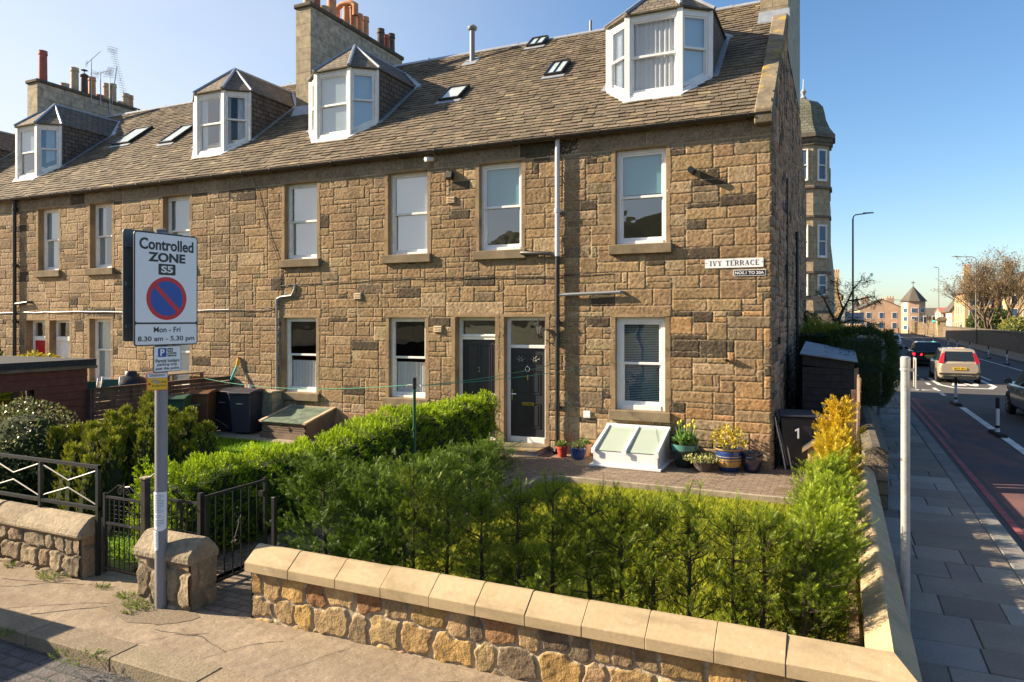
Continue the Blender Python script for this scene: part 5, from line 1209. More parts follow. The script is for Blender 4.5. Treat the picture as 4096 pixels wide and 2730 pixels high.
# ------------------------------------------------------------------ parking sign on its pole
PX, PY = -4.787, -9.065
U = Vector((.1166, .9932, 0)); Nn = Vector((.9932, -.1166, 0))
def sframe(off): p = Vector((PX, PY, 0)) + Nn * off; return frame((p.x, p.y, 0), U)
SP = thing('sign_pole', 'grey painted steel pole standing on the footway in front of the gate pier', 'pole')
k = MB(); k.tube([(PX, PY, -.1), (PX, PY, 3.60)], .057, 20); k.build('pole', 'polegrey', SP, smooth=40)
k = MB(); k.lathe([(.0575, 3.60), (.058, 3.62), (.03, 3.635), (.005, 3.637)], (PX, PY, 0), 18); k.build('cap', 'signgrey', SP, smooth=60)
for z in (2.70, 3.1, 3.46): k = MB(); k.lathe([(.0585, z - .012), (.062, z - .010), (.062, z + .010), (.0585, z + .012)], (PX, PY, 0), 18, cap=False); k.build('clip_band', 'galv', SP)
settle(SP, (PX, PY, 0))
def rrect(x0, x1, z0, z1, r=.025, n=4):
    P = []
    for cx, cz, a0 in ((x1 - r, z1 - r, 0), (x0 + r, z1 - r, 90), (x0 + r, z0 + r, 180), (x1 - r, z0 + r, 270)):
        for i in range(n + 1): a = R(a0 + 90 * i / n); P.append((cx + r * math.cos(a), cz + r * math.sin(a)))
    return P
def plate(t, Mx, x0, x1, z0, z1, mat, y0, y1, r=.02, name='plate'):
    k = MB(); k.M = Mx; k.prism(rrect(x0, x1, z0, z1, r), 'y', y0, y1); return k.build(name, mat, t)
Mx = sframe(.092)
T1 = thing('parking_sign', 'large white controlled zone sign with a round no waiting symbol, facing the main road', 'sign')
plate(T1, Mx, -.325, .325, 2.515, 3.580, 'signblack', 0, .012, .03, 'border')
plate(T1, Mx, -.313, .313, 2.735, 3.568, 'signwhite', -.002, -.0002, .022); plate(T1, Mx, -.313, .313, 2.527, 2.718, 'signwhite', -.002, -.0002, .015)
for z in (2.70, 3.10, 3.46): k = MB(); k.M = Mx; k.box(-.30, .30, .0125, .030, z - .02, z + .02); k.build('rail', 'signgrey', T1)
lt = lambda s, a, b, c, d, m='signblack', y=-.0025, bd=.028, t=T1, F=Mx: lettering(s, F, a, b, c, d, m, t, y=y, bold=bd)
lt('Controlled', -.275, .278, 3.415, 3.525); lt('ZONE', -.19, .19, 3.305, 3.395, bd=.04)
plate(T1, Mx, -.088, .086, 3.185, 3.29, 'signblack', -.0035, -.0022, .012, 'zone_badge'); lt('S5', -.062, .058, 3.205, 3.272, 'signwhite', y=-.004)
def disc(t, F, cx, cz, r, mat, y, n=40, name='symbol'):
    k = MB(); k.M = F; k.prism([(cx + r * math.cos(2 * PI * i / n), cz + r * math.sin(2 * PI * i / n)) for i in range(n)], 'y', y, y + .0008); return k.build(name, mat, t)
disc(T1, Mx, -.003, 2.962, .205, 'signred', -.0032, name='red_ring'); disc(T1, Mx, -.003, 2.962, .165, 'signblue', -.0044, name='blue_disc')
k = MB(); k.M = Mx; c_, s_ = math.cos(R(-45)), math.sin(R(-45)); w_ = .021
k.poly([(-.003 + c_ * a - s_ * b, -.0052, 2.962 + s_ * a + c_ * b) for a, b in ((-.17, -w_), (.17, -w_), (.17, w_), (-.17, w_))]); k.build('red_bar', 'signred', T1)
lt('Mon - Fri', -.135, .138, 2.640, 2.692, bd=.016); lt('8.30 am - 5.30 pm', -.29, .288, 2.545, 2.605, bd=.016)
settle(T1, (PX + .09, PY, 2.5))
T2 = thing('parking_sign', 'grey back of a second zone sign facing the other way on the same pole', 'sign'); Mr = sframe(-.135)
plate(T2, Mr, -.295, .325, 2.555, 3.615, 'signgrey', 0, .012, .03)
for z in (2.70, 3.10, 3.46): k = MB(); k.M = Mr; k.box(-.28, .30, -.03, -.001, z - .02, z + .02); k.build('rail', 'signgrey', T2)
settle(T2, (PX - .12, PY, 2.5))
Mx2 = sframe(.075)
T3 = thing('parking_sign', 'small white permit holders sign with a blue P, under the large zone sign', 'sign')
plate(T3, Mx2, -.127, .158, 2.262, 2.510, 'signblack', 0, .01, .015, 'border'); plate(T3, Mx2, -.121, .152, 2.268, 2.504, 'signwhite', -.002, -.0002, .011)
plate(T3, Mx2, -.082, .004, 2.405, 2.490, 'signblue', -.0032, -.0022, .008, 'blue_square')
l3 = lambda s, a, b, c, d, m='signblack', y=-.0025, bd=.016: lettering(s, Mx2, a, b, c, d, m, T3, y=y, bold=bd)
l3('P', -.060, -.016, 2.416, 2.480, 'signwhite', -.004, .03)
for z0, z1, x1, s in ((2.452, 2.488, .070, 'S5'), (2.408, 2.445, .106, 'P006')): plate(T3, Mx2, .014, x1, z0, z1, 'signblack', -.0032, -.0022, .003, 'black_badge'); l3(s, .020, x1 - .006, z0 + .008, z1 - .008, 'signwhite', -.004)
l3('Permit holders', -.105, .138, 2.352, 2.386); l3('parking only', -.088, .116, 2.315, 2.347); l3('past this point', -.104, .136, 2.276, 2.310)
settle(T3, (PX + .07, PY, 2.26))
T4 = thing('parking_sign', 'little yellow and white greenway sign partly painted over, lowest on the pole', 'sign'); ug = Vector((.55, .835, 0)); ng = Vector((.835, -.55, 0))
p = Vector((PX, PY, 0)) + ng * .066; Mg = frame((p.x, p.y, 0), ug)
plate(T4, Mg, -.132, .052, 2.09, 2.26, 'signred', 0, .008, .01, 'border'); plate(T4, Mg, -.127, .047, 2.095, 2.205, 'signyellow', -.0015, -.0002, .004, 'yellow_plate'); plate(T4, Mg, -.127, .047, 2.208, 2.255, 'signwhite', -.0015, -.0002, .004, 'white_plate')
lettering('GREENWAY', Mg, -.108, .030, 2.220, 2.243, 'signblack', T4, y=-.002); lettering('No stopping', Mg, -.088, .036, 2.155, 2.182, 'signblack', T4, y=-.002); lettering('at any time', Mg, -.085, .034, 2.118, 2.145, 'signblack', T4, y=-.002)
disc(T4, Mg, -.108, 2.150, .012, 'signred', -.002)
k = MB(); k.M = Mg; k.prism([(-.085, 2.17), (-.075, 2.196), (-.03, 2.182), (-.008, 2.172), (-.018, 2.150), (-.06, 2.155)], 'y', -.0045, -.0022); k.build('paint_smear', 'buffpot', T4)
settle(T4, (PX + .05, PY, 2.09))
NT = thing('notice', 'two white paper notices wrapped round the grey sign pole', 'notice')
def wrap(z0, z1, a0, a1, r, n=10):
    k = MB(); vs = []
    for i in range(n + 1):
        a = R(a0 + (a1 - a0) * i / n); vs += [(PX + r * math.cos(a), PY + r * math.sin(a), z0 + .012 * math.sin(i * .7)), (PX + (r + .004) * math.cos(a), PY + (r + .004) * math.sin(a), z1)]
    k.add(vs, [(2 * i, 2 * i + 2, 2 * i + 3, 2 * i + 1) for i in range(n)]); return k.build('paper_sheet', 'paper', NT)
wrap(.755, 1.115, -165, 10, .060); wrap(.565, .750, -165, -62, .0605)
k = MB()
for z in np.arange(.80, 1.09, .016):
    if random.random() < .12: continue
    P = [(PX + .0655 * math.cos(R(a)), PY + .0655 * math.sin(R(a)), float(z)) for a in range(-150, -10 - random.choice([0, 0, 25]), 12)]; k.tube(P, .0018, 3)
for z in np.arange(.60, .73, .018): k.tube([(PX + .0655 * math.cos(R(a)), PY + .0655 * math.sin(R(a)), float(z)) for a in range(-150, -75, 12)], .0016, 3)
k.build('print_lines', 'signgrey', NT)
settle(NT, (PX, PY, .56))

# ------------------------------------------------------------------ name plates on the house corner
SG = thing('street_sign', 'long white street name plate reading IVY TERRACE on the house corner', 'sign'); Ms = frame((0, -.03, 0), (1, 0, 0))
plate(SG, Ms, -1.185, -.135, 3.735, 3.905, 'signwhite', 0, .012, .012); 
def serif(txt, x0, x1, z0, z1, F, parent, mat='signblack', y=-.003):
    k = MB(); k.M = F; h = z1 - z0; adv = {'I': .42, 'V': .86, 'Y': .82, 'T': .78, 'E': .70, 'R': .84, 'A': .88, 'C': .82, ' ': .45}
    tot = sum(adv[c] + .16 for c in txt) - .16; s = (x1 - x0) / tot; x = x0
    th, tn, sf = .15, .07, .055
    def bar(a, b, w0):
        (u0, v0), (u1, v1) = a, b; d = Vector((u1 - u0, v1 - v0)); n = Vector((-d.y, d.x)).normalized() * w0 / 2
        if abs(d.y) > abs(d.x): n = Vector((w0 / 2, 0)) if d.y < 0 else Vector((-w0 / 2, 0))
        k.poly([(x + (u0 + n.x) * s, y, z0 + (v0 + n.y) * h), (x + (u0 - n.x) * s, y, z0 + (v0 - n.y) * h), (x + (u1 - n.x) * s, y, z0 + (v1 - n.y) * h), (x + (u1 + n.x) * s, y, z0 + (v1 + n.y) * h)])
    def ser(u, v, w=.30): bar((u - w / 2, v), (u + w / 2, v), sf)
    def arc(cu, cv, ru, rv, a0, a1, w):
        n = 12; ps = [(cu + ru * math.cos(R(a0 + (a1 - a0) * i / n)), cv + rv * math.sin(R(a0 + (a1 - a0) * i / n)), a0 + (a1 - a0) * i / n) for i in range(n + 1)]
        for p, q in zip(ps, ps[1:]):
            f = lambda p: (w * (.45 + .55 * abs(math.cos(R(p[2])))))
            io = lambda p, g: (x + (p[0] + g * f(p) / 2 * math.cos(R(p[2]))) * s, y, z0 + (p[1] + g * f(p) / 2 * math.sin(R(p[2]))) * h)
            k.poly([io(p, -1), io(p, 1), io(q, 1), io(q, -1)])
    for c in txt:
        w = adv[c]
        if c == 'I': bar((w / 2, 0), (w / 2, 1), th); ser(w / 2, .03, .4); ser(w / 2, .97, .4)
        elif c == 'V': bar((.14, 1), (w / 2, 0), th); bar((w - .14, 1), (w / 2, 0), tn); ser(.14, .97); ser(w - .14, .97)
        elif c == 'Y': bar((.12, 1), (w / 2, .48), th); bar((w - .12, 1), (w / 2, .48), tn); bar((w / 2, 0), (w / 2, .5), th); ser(.13, .97); ser(w - .13, .97); ser(w / 2, .03, .4)
        elif c == 'T': bar((w / 2, 0), (w / 2, 1), th); bar((0.02, .96), (w - .02, .96), .08); bar((.04, .78), (.04, .98), .05); bar((w - .04, .78), (w - .04, .98), .05); ser(w / 2, .03, .4)
        elif c == 'E': bar((.16, 0), (.16, 1), th); bar((.02, .96), (w, .96), .08); bar((.02, .04), (w, .04), .08); bar((.16, .52), (w - .16, .52), .06); bar((w - .03, .78), (w - .03, .98), .05); bar((w - .03, .02), (w - .03, .22), .05)
        elif c == 'R': bar((.16, 0), (.16, 1), th); ser(.16, .03, .38); bar((.02, .965), (.45, .965), .07); bar((.16, .47), (.45, .47), .06); arc(.42, .72, .24, .255, -90, 90, .15); bar((.42, .48), (w - .05, 0), th); ser(w - .08, .03, .26)
        elif c == 'A': bar((w / 2, 1), (.13, 0), tn); bar((w / 2, 1), (w - .15, 0), th); bar((.26, .36), (w - .26, .36), .06); ser(.13, .03); ser(w - .15, .03)
        elif c == 'C': arc(w / 2 + .04, .5, .36, .47, 42, 318, .15); bar((w - .10, .68), (w - .10, .94), .05)
        x += (w + .16) * s
    return k.build('lettering', mat, parent)
serif('IVY TERRACE', -1.10, -.215, 3.775, 3.87, Ms, SG)
k = MB(); k.M = Ms
for x, z in ((-1.165, 3.83), (-.66, 3.892), (-.155, 3.83)): k.ball((x, -.004, z), .008, .004, .008, 8, 4)
k.build('fixing_screw', 'gutter', SG); settle(SG, (-.66, 0, 3.735))
SN = thing('street_sign', 'small black plate reading NOS. 1 TO 20A under the street name', 'sign')
plate(SN, Ms, -.665, -.095, 3.575, 3.69, 'signwhite', 0, .012, .012, 'border'); plate(SN, Ms, -.655, -.105, 3.585, 3.68, 'signblack', -.002, -.0002, .010); lettering('NOS.1 TO 20A', Ms, -.635, -.125, 3.605, 3.660, 'signwhite', SN, y=-.003, bold=.02); settle(SN, (-.38, 0, 3.575))

# ------------------------------------------------------------------ railings and gates
def bars(k, pts, r, n=6): k.tube(pts, r, n)
RL = thing('railing', 'worn black iron railing with zigzag infill standing on the old rubble wall', 'railing')
y = -8.75; k = MB(); k.box(-12, -6.12, y - .018, y + .018, 1.15, 1.185); k.build('top_rail', 'oldiron', RL); k = MB(); k.box(-12, -6.12, y - .018, y + .018, .70, .735); k.build('bottom_rail', 'oldiron', RL)
for x in (-6.14, -7.12, -8.1, -9.1, -10.1, -11.1):
    k = MB(); k.box(x - .02, x + .02, y - .02, y + .02, .0 if x == -6.14 else .60, 1.15 if x < -6.2 else 1.19); k.build('post', 'oldiron', RL)
for a, b in ((-7.09, -6.18), (-8.08, -7.15), (-9.07, -8.13), (-10.07, -9.13), (-11.07, -10.13)):
    k = MB(); m = (a + b) / 2; k.tube([(a, y, 1.12), (m, y, .98), (b, y, 1.12)], .010, 5); k.tube([(a, y, .77), (m, y, .90), (b, y, .76)], .010, 5); k.build('zigzag_infill', 'oldiron', RL)
settle(RL, (-8, y, .6))
GA = thing('garden_gate', 'closed black iron gate with scrolled top and square mesh, left of the stone pier', 'gate')
y = -8.74; k = MB()
for z in (.10, .58, .86): k.box(-6.05, -5.44, y - .012, y + .012, z - .012, z + .012)
k.box(-6.06, -6.03, y - .015, y + .015, .05, .90); k.box(-5.46, -5.43, y - .015, y + .015, .05, .90); k.build('frame', 'oldiron', GA)
k = MB()
for i in range(1, 8): x = -6.045 + .61 * i / 8; k.tube([(x, y, .1), (x, y, .86)], .007, 5)
k.build('bars', 'oldiron', GA)
k = MB()
def spiral(cx, cz, r, s, a0=0): return [(cx + s * r * (1 - t / 16) * math.cos(R(a0) + t * .62), y, cz + r * (1 - t / 16) * math.sin(R(a0) + t * .62)) for t in range(15)]
for s in (-1, 1):
    k.tube(spiral(-5.745 + s * .055, .935, .05, -s), .007, 5); k.tube([(-5.745 + s * .02, y, .99), (-5.745 + s * .09, y, 1.0), (-5.745 + s * .20, y, .93), (-5.745 + s * .29, y, .88)], .007, 5)
k.tube([(-5.745, y, .86), (-5.745, y, 1.02)], .009, 5); k.build('scroll', 'oldiron', GA)
k = MB()
for i in range(16): k.tube([(-6.03, y + .012, .13 + i * .046), (-5.45, y + .012, .13 + i * .046)], .0022, 3)
k.build('wire_mesh', 'gutter', GA); settle(GA, (-5.74, y, .05))
FP = thing('fence_post', 'rough black timber gate post strung with wire netting beside the closed gate', 'post'); k = MB(); k.box(-5.42, -5.35, -8.80, -8.73, -.05, 1.12); k.build('post', 'gutter', FP, bevel=.006)
k = MB(); k.box(-5.43, -5.34, -8.81, -8.72, 1.12, 1.135); k.build('post_cap', 'oldcope', FP); k = MB()
for i in range(7):
    z = .62 + i * .085; k.tube([(-5.35, -8.76, z), (-5.27, -8.74, z + .05), (-5.2, -8.72, z), (-5.12, -8.70, z + .05)], .004, 4)
k.build('wire_netting', 'oldiron', FP); settle(FP, (-5.385, -8.765, 0))
IP = thing('railing', 'short black iron railing panel between the stone pier and the open gate', 'railing'); y = -8.62; k = MB()
k.box(-5.2, -4.76, y - .012, y + .012, .875, .90); k.box(-5.2, -4.76, y - .012, y + .012, .56, .585)
for x in np.linspace(-5.18, -4.80, 6): k.tube([(x, y, .0), (x, y, .88)], .008, 5)
k.tube([(-5.05, y, .60), (-5.05, y, .85), (-4.98, y, .96), (-4.92, y, .93)], .007, 5); k.box(-4.79, -4.745, y - .022, y + .022, -.05, 1.0); k.build('panel', 'oldiron', IP); settle(IP, (-5, y, 0))
GB = thing('garden_gate', 'open black iron gate of plain upright bars, swung in along the garden path', 'gate'); x = -4.70
k = MB(); k.box(x - .012, x + .012, -8.60, -7.80, .955, .98); k.box(x - .012, x + .012, -8.60, -7.80, .05, .075); k.box(x - .015, x + .015, -8.62, -8.58, .03, .98); k.box(x - .015, x + .015, -7.81, -7.77, .03, 1.0); k.build('frame', 'blackiron', GB)
k = MB()
for i in range(1, 7): y = -8.6 + .8 * i / 7; k.tube([(x, y, .06), (x, y, .96)], .008, 5)
k.build('bars', 'blackiron', GB); k = MB(); y0 = -8.2
for s in (-1, 1): k.tube([(x, y0 + s * r * math.cos(a), .52 + s * .12 + r * math.sin(a)) for r, a in [(.07 * (1 - t / 18), t * .6) for t in range(15)]], .007, 5)
k.tube([(x, y0 - .06, .36), (x, y0, .52), (x, y0 + .06, .68), (x, y0, .76)], .007, 5); k.build('scroll', 'blackiron', GB); k = MB(); k.box(x - .03, x + .03, -7.86, -7.82, .80, .86); k.build('latch', 'blackiron', GB); settle(GB, (x, -8.6, .03))
GP = thing('gate_post', 'slim black iron latch post behind the gate end of the front wall', 'post'); k = MB(); k.box(-3.90, -3.86, -8.55, -8.51, -.05, 1.03); k.build('post', 'blackiron', GP, bevel=.004); k = MB(); k.box(-3.93, -3.90, -8.54, -8.52, .78, .80); k.build('latch', 'chrome', GP); settle(GP, (-3.88, -8.53, 0))
DR = thing('railing', 'low hooped black iron railing beside the door step', 'railing'); k = MB()
for i in range(5):
    yy = -.62 + i * .12; k.tube([(-5.70, yy, 0), (-5.70, yy, .62), (-5.70, yy + .06, .72), (-5.70, yy + .12, .62), (-5.70, yy + .12, 0)], .008, 5)
k.box(-5.71, -5.69, -.66, -.02, .45, .465); k.build('hoops', 'blackiron', DR); k = MB(); k.box(-5.72, -5.68, -.68, -.64, 0, .86); k.build('post', 'blackiron', DR); settle(DR, (-5.7, -.35, 0))
ST = thing('door_step', 'wide stone door step in front of door number 1', 'step'); k = MB(); k.box(-5.62, -4.40, -.60, .16, -.05, .09); k.build('riser', 'lead', ST, bevel=.01); k = MB()
for i in range(6): k.box(-5.66, -4.37, -.66 + i * .137, -.66 + (i + 1) * .137 - .004, .092, .13)
k.build('tread', 'skew', ST, bevel=.006); settle(ST, (-5, -.25, 0))

# ------------------------------------------------------------------ cellar skylight, pots, bins and other small things by the house
CS = thing('cellar_skylight', 'white framed sloping cellar skylight with two opal panes on the paving', 'skylight'); k = MB()
x0, x1, y0, zf, zb = -3.08, -1.86, -1.02, .30, .64
pf = lambda x: [(y0, .05), (y0, zf), (-.02, zb), (-.02, .05)]
k.prism(pf(0), 'x', x0, x0 + .03); k.prism(pf(0), 'x', x1 - .03, x1); k.box(x0 + .03, x1 - .03, y0, y0 + .03, .05, zf); k.box(x0 - .07, x1 + .07, y0 - .07, .0, .01, .05); k.box(x0 - .03, x1 + .03, -.09, .0, zb - .03, zb + .045); k.build('base', 'upvc', CS, bevel=.006)
for x in (x0 + .01, (x0 + x1) / 2, x1 - .01):
    k = MB(); k.hexa([(x - .035, y0 - .04, zf - .01), (x + .035, y0 - .04, zf - .01), (x + .035, -.06, zb - .02), (x - .035, -.06, zb - .02)], [(x - .03, y0 - .04, zf + .05), (x + .03, y0 - .04, zf + .05), (x + .03, -.06, zb + .035), (x - .03, -.06, zb + .035)])
    k.box(x - .04, x + .04, y0 - .055, y0 - .0405, zf - .05, zf + .055); k.build('glazing_bar', 'upvc', CS, bevel=.005)
for a, b in ((x0 + .047, (x0 + x1) / 2 - .037), ((x0 + x1) / 2 + .037, x1 - .047)): k = MB(); k.poly([(a, y0 - .01, zf + .012), (b, y0 - .01, zf + .012), (b, -.06, zb + .002), (a, -.06, zb + .002)]); k.build('pane', 'frost', CS)
settle(CS, (-2.47, -.5, 0))
CF = thing('cold_frame', 'old timber cellar hatch with a glazed sloping lid against the wall', 'hatch'); M['oldwood'] = pm('weathered_wood', (.17, .12, .085), .9, var=[(3, .3), (40, .3)], bump=(30, .5, .01)); M['glassgreen'] = pm('dusty_glass', (.16, .20, .15), .25, var=(5, .3))
k = MB(); x0, x1, y0 = -11.25, -9.95, -1.05
for i in range(4): k.box(x0, x1, y0 + .006 * (i % 2), y0 + .03, .14 + i * .055, .14 + i * .055 + .045)
k.box(x0 - .03, x1 + .03, y0 - .03, -.02, -.02, .13); k.prism([(y0, .13), (y0, .36), (-.02, .60), (-.02, .13)], 'x', x1 - .03, x1); k.prism([(y0, .13), (y0, .36), (-.02, .60), (-.02, .13)], 'x', x0, x0 + .03); k.build('box', 'oldwood', CF)
k = MB()
for a, b in ((x0 - .05, x0 + .04), (x1 - .04, x1 + .05)): k.hexa([(a, y0 - .05, .36), (b, y0 - .05, .36), (b, -.02, .61), (a, -.02, .61)], [(a, y0 - .05, .40), (b, y0 - .05, .40), (b, -.02, .65), (a, -.02, .65)])
k.box(x0 + .041, x1 - .041, -.06, -.02, .60, .645); k.build('lid_frame', 'buffpot', CF); k = MB(); k.hexa([(x0 + .04, y0 - .05, .37), (x1 - .04, y0 - .05, .37), (x1 - .04, -.02, .62), (x0 + .04, -.02, .62)], [(x0 + .04, y0 - .05, .385), (x1 - .04, y0 - .05, .385), (x1 - .04, -.02, .635), (x0 + .04, -.02, .635)]); k.build('pane', 'glassgreen', CF); k = MB(); k.box(-10.63, -10.58, y0 - .07, y0 - .05, .28, .36); k.build('hasp', 'chrome', CF); settle(CF, (-10.6, -.5, 0))
CB = thing('concrete_box', 'square grey concrete box against the wall beside the dark grey bins', 'box'); k = MB(); k.box(-12.0, -11.80, -.42, -.02, 0, .95); k.box(-11.80, -11.52, -.42, -.02, .38, .95); k.box(-12.02, -11.50, -.45, 0, .952, 1.0); k.build('block', 'render_f', CB, bevel=.01); k = MB(); k.box(-11.79, -11.55, -.38, -.03, .0, .34); k.build('shelf_void_shade', 'gutter', CB); settle(CB, (-11.76, -.2, 0))  # dark box under the block paints the shade of the hollow

def wheelie(label, mat, loc, rz, lid=None, sc=1., num=None, group=None):
    t = thing('wheelie_bin', label, 'bin', loc, rz, group); k = MB(); w0, w1, d0, d1, h = .24 * sc, .285 * sc, .26 * sc, .34 * sc, .98 * (sc if sc < 1.1 else 1.05)
    k.hexa([(-w0, -d0, .03), (w0, -d0, .03), (w0, d0, .03), (-w0, d0, .03)], [(-w1, -d1, h), (w1, -d1, h), (w1, d1 * .96, h), (-w1, d1 * .96, h)]); k.box(-w1 - .012, w1 + .012, -d1 - .012, d1, h - .05, h); b = k.build('bin_body', mat, t, bevel=.02)
    k = MB(); pr = [(-d1 - .04, h + .004), (-d1 - .04, h + .03), (-d1 * .4, h + .075), (d1 * .5, h + .085), (d1 + .01, h + .05), (d1 + .01, h + .004)]; k.prism(pr, 'x', -w1 - .025, w1 + .025); k.build('lid', lid or mat, t, bevel=.015)
    for s in (-1, 1): k = MB(); k.tube([(s * (w0 + .02), d0 + .02, .10), (s * (w0 - .04), d0 + .02, .10)], .10, 14); k.build('wheel', 'black', t, smooth=40)
    k = MB(); k.tube([(-w1 * .8, d1 + .06, h + .02), (w1 * .8, d1 + .06, h + .02)], .017, 6); k.build('handle', mat, t, smooth=40)
    if num:
        k = MB(); k.M = frame((0, -(d0 + (d1 - d0) * .72) - .008, 0), (1, 0, 0), (0, -.08, 1))
        k.poly([(-.005, 0, .60), (.025, 0, .60), (.025, 0, .79), (.002, 0, .79), (-.045, 0, .755), (-.045, 0, .725), (-.005, 0, .748)]); k.build('house_number', 'signwhite', t)
    else: k = MB(); k.hexa([(-.09, -d0 - .072 * sc, .72), (.09, -d0 - .072 * sc, .72), (.09, -d0 - .03, .72), (-.09, -d0 - .03, .72)], [(-.09, -d0 - .076 * sc, .745), (.09, -d0 - .076 * sc, .745), (.09, -d0 - .03, .745), (-.09, -d0 - .03, .745)]); k.build('label_strip', 'galv', t)
    return t
M['bingreen'] = pm('green_bin_plastic', (.035, .085, .055), .42); M['binbrown'] = pm('brown_bin_plastic', (.13, .058, .028), .5, var=(4, .2)); M['bingrey'] = pm('grey_bin_plastic', (.040, .042, .055), .45)
GBn = 'wheelie bins in the middle garden'
wheelie('dark grey wheelie bin nearest the cellar hatch', 'bingrey', (-12.05, -.72, 0), .25, group=GBn); wheelie('black wheelie bin between the brown bin and the dark grey one', 'binblack', (-12.68, -.62, 0), .15, group=GBn)
wheelie('brown garden waste wheelie bin behind the green one', 'binbrown', (-12.92, -1.32, 0), .5, group=GBn); wheelie('squat green bin, frontmost by the plank fence', 'bingreen', (-12.80, -2.15, 0), .6, sc=.96, group=GBn)
wheelie('black wheelie bin with a white number 1 beside the gable', 'binblack', (.40, .45, 0), .12, num='1')
def pot(name, label, loc, prof, mat, bands=None):
    t = thing(name, label, 'plant pot', loc); k = MB(); k.lathe(prof + [(prof[-1][0] * .9, prof[-1][1] - .01), (prof[-1][0] * .84, prof[-1][1] - .05), (.01, prof[-1][1] - .05)], (0, 0, 0), 24, cap=True); k.build('pot', mat, t, smooth=40)
    for (z0, z1, m) in bands or []:
        rr = lambda z: np.interp(z, [p[1] for p in prof], [p[0] for p in prof]) + .002; k = MB(); k.lathe([(rr(z0), z0), (rr((z0 + z1) / 2), (z0 + z1) / 2), (rr(z1), z1)], (0, 0, 0), 24, cap=False); k.build('glaze_band', m, t, smooth=60)
    k = MB(); k.lathe([(.01, prof[-1][1] - .035), (prof[-1][0] * .84, prof[-1][1] - .04)], (0, 0, 0), 16); k.build('soil', 'core', t); return t
def plantlet(t, n, rx, rz, z, cols, ls, up=.4, drop=0., seed=1, name='plant'):
    st = rng.get_state(); rng.seed(seed); d = rng.randn(n, 3); d /= np.linalg.norm(d, axis=1, keepdims=True); q = rng.rand(n) ** .4; P = d * np.array([rx, rx, rz]) * q[:, None]; P[:, 2] = np.abs(P[:, 2]) * (1 - drop) - np.abs(P[:, 2]) * drop * (rng.rand(n) < .6) * 2 + z
    D = d + rng.randn(n, 3) * .4; D[:, 2] += up; Fm = frames(D); L = rng.uniform(*ls, n); tt = np.array([(-.32, 0, 0), (0, .08, -.5), (.32, 0, 0), (-.32, 0, 0), (.32, 0, 0), (0, .12, .7)])
    V = np.einsum('nij,mj->nmi', Fm * L[:, None, None], tt) + P[:, None]; C = np.array(cols)[rng.randint(len(cols), size=n)] * rng.uniform(.8, 1.2, (n, 1)); rng.set_state(st); leafmesh(name, V.reshape(-1, 3), np.repeat(C, 6, 0), 'shrubleaf', t)
    k = MB()
    for i in range(7): a = i * .9; k.tube([(0, 0, z - .06), (rx * .5 * math.cos(a), rx * .5 * math.sin(a), z + rz * .45)], [.006, .003], 4)
    k.build('stems', 'twig', t)
M['potred'] = pm('red_plastic_pot', (.50, .06, .04), .4); M['potblue'] = pm('blue_glaze', (.02, .045, .16), .2, spec=.6, coat=.5); M['potnavy'] = pm('navy_glaze', (.012, .014, .05), .12, spec=.6, coat=.6); M['potteal'] = pm('teal_glaze', (.07, .20, .17), .2, coat=.5); M['potdark'] = pm('dark_glaze', (.018, .03, .028), .25, coat=.4); M['potoch'] = pm('ochre_glaze', (.50, .30, .09), .4)
t = pot('flower_pot', 'small red pot with a green plant by the drainpipe', (-3.93, -.42, .004), [(.085, 0), (.11, .17), (.125, .175), (.125, .22)], 'potred'); plantlet(t, 260, .14, .12, .22, [(.10, .19, .03), (.16, .25, .05), (.2, .2, .05)], (.03, .05), seed=2)
t = pot('flower_pot', 'round blue glazed pot holding a grey green plant', (-3.57, -.50, .004), [(.12, 0), (.15, .10), (.165, .20), (.175, .21), (.175, .235)], 'potblue'); plantlet(t, 260, .15, .12, .24, [(.15, .20, .06), (.22, .24, .10)], (.03, .05), seed=3)
t = pot('flower_pot', 'terracotta pot half hidden behind the blue one', (-3.58, -.14, .004), [(.12, 0), (.155, .20), (.17, .205), (.17, .25)], 'terracotta'); plantlet(t, 160, .14, .10, .25, [(.12, .2, .04)], (.03, .05), seed=4)
t = pot('flower_pot', 'big dark pot with a pale green rim planted with yellow tulips', (-1.50, -.36, .004), [(.15, 0), (.17, .02), (.21, .15), (.245, .35), (.25, .44)], 'potdark', [(.32, .43, 'potteal')]); plantlet(t, 220, .24, .20, .46, [(.11, .22, .05), (.20, .30, .07)], (.05, .09), seed=5)
k = MB(); pr_ = random.Random(3)
for i in range(46):
    a = pr_.uniform(0, 6.28); r = pr_.uniform(.02, .17); s = Vector((r * math.cos(a), r * math.sin(a), .42)); e = s + Vector((pr_.gauss(0, .07), pr_.gauss(0, .07), pr_.uniform(.18, .36))); w = Vector((-math.sin(a), math.cos(a), 0)) * .014; k.add([s - w, s + w, s.lerp(e, .6) + w, e, s.lerp(e, .6) - w], [(0, 1, 2, 3, 4)])
k.c = (.13, .26, .05); k.C = [(.13, .26, .05)] * len(k.V); k.build('leaves', 'shrubleaf', t)
for i in range(9):
    a = pr_.uniform(0, 6.28); r = pr_.uniform(.05, .22); z = pr_.uniform(.72, .86); k = MB(); k.lathe([(.012, 0), (.022, .02), (.018, .045), (.004, .06)], (r * math.cos(a), r * math.sin(a), z), 7); M.setdefault('tulip', pm('yellow_petals', (.72, .66, .04), .5)); h = k.build('tulip_bloom', 'tulip', t); k = MB(); k.tube([(r * .4 * math.cos(a), r * .4 * math.sin(a), .42), (r * math.cos(a), r * math.sin(a), z)], .004, 4); k.build('stalk', 'stem', t) if 'stem' in M else (M.__setitem__('stem', pm('green_stalk', (.10, .2, .04), .6)), k.build('stalk', 'stem', t))
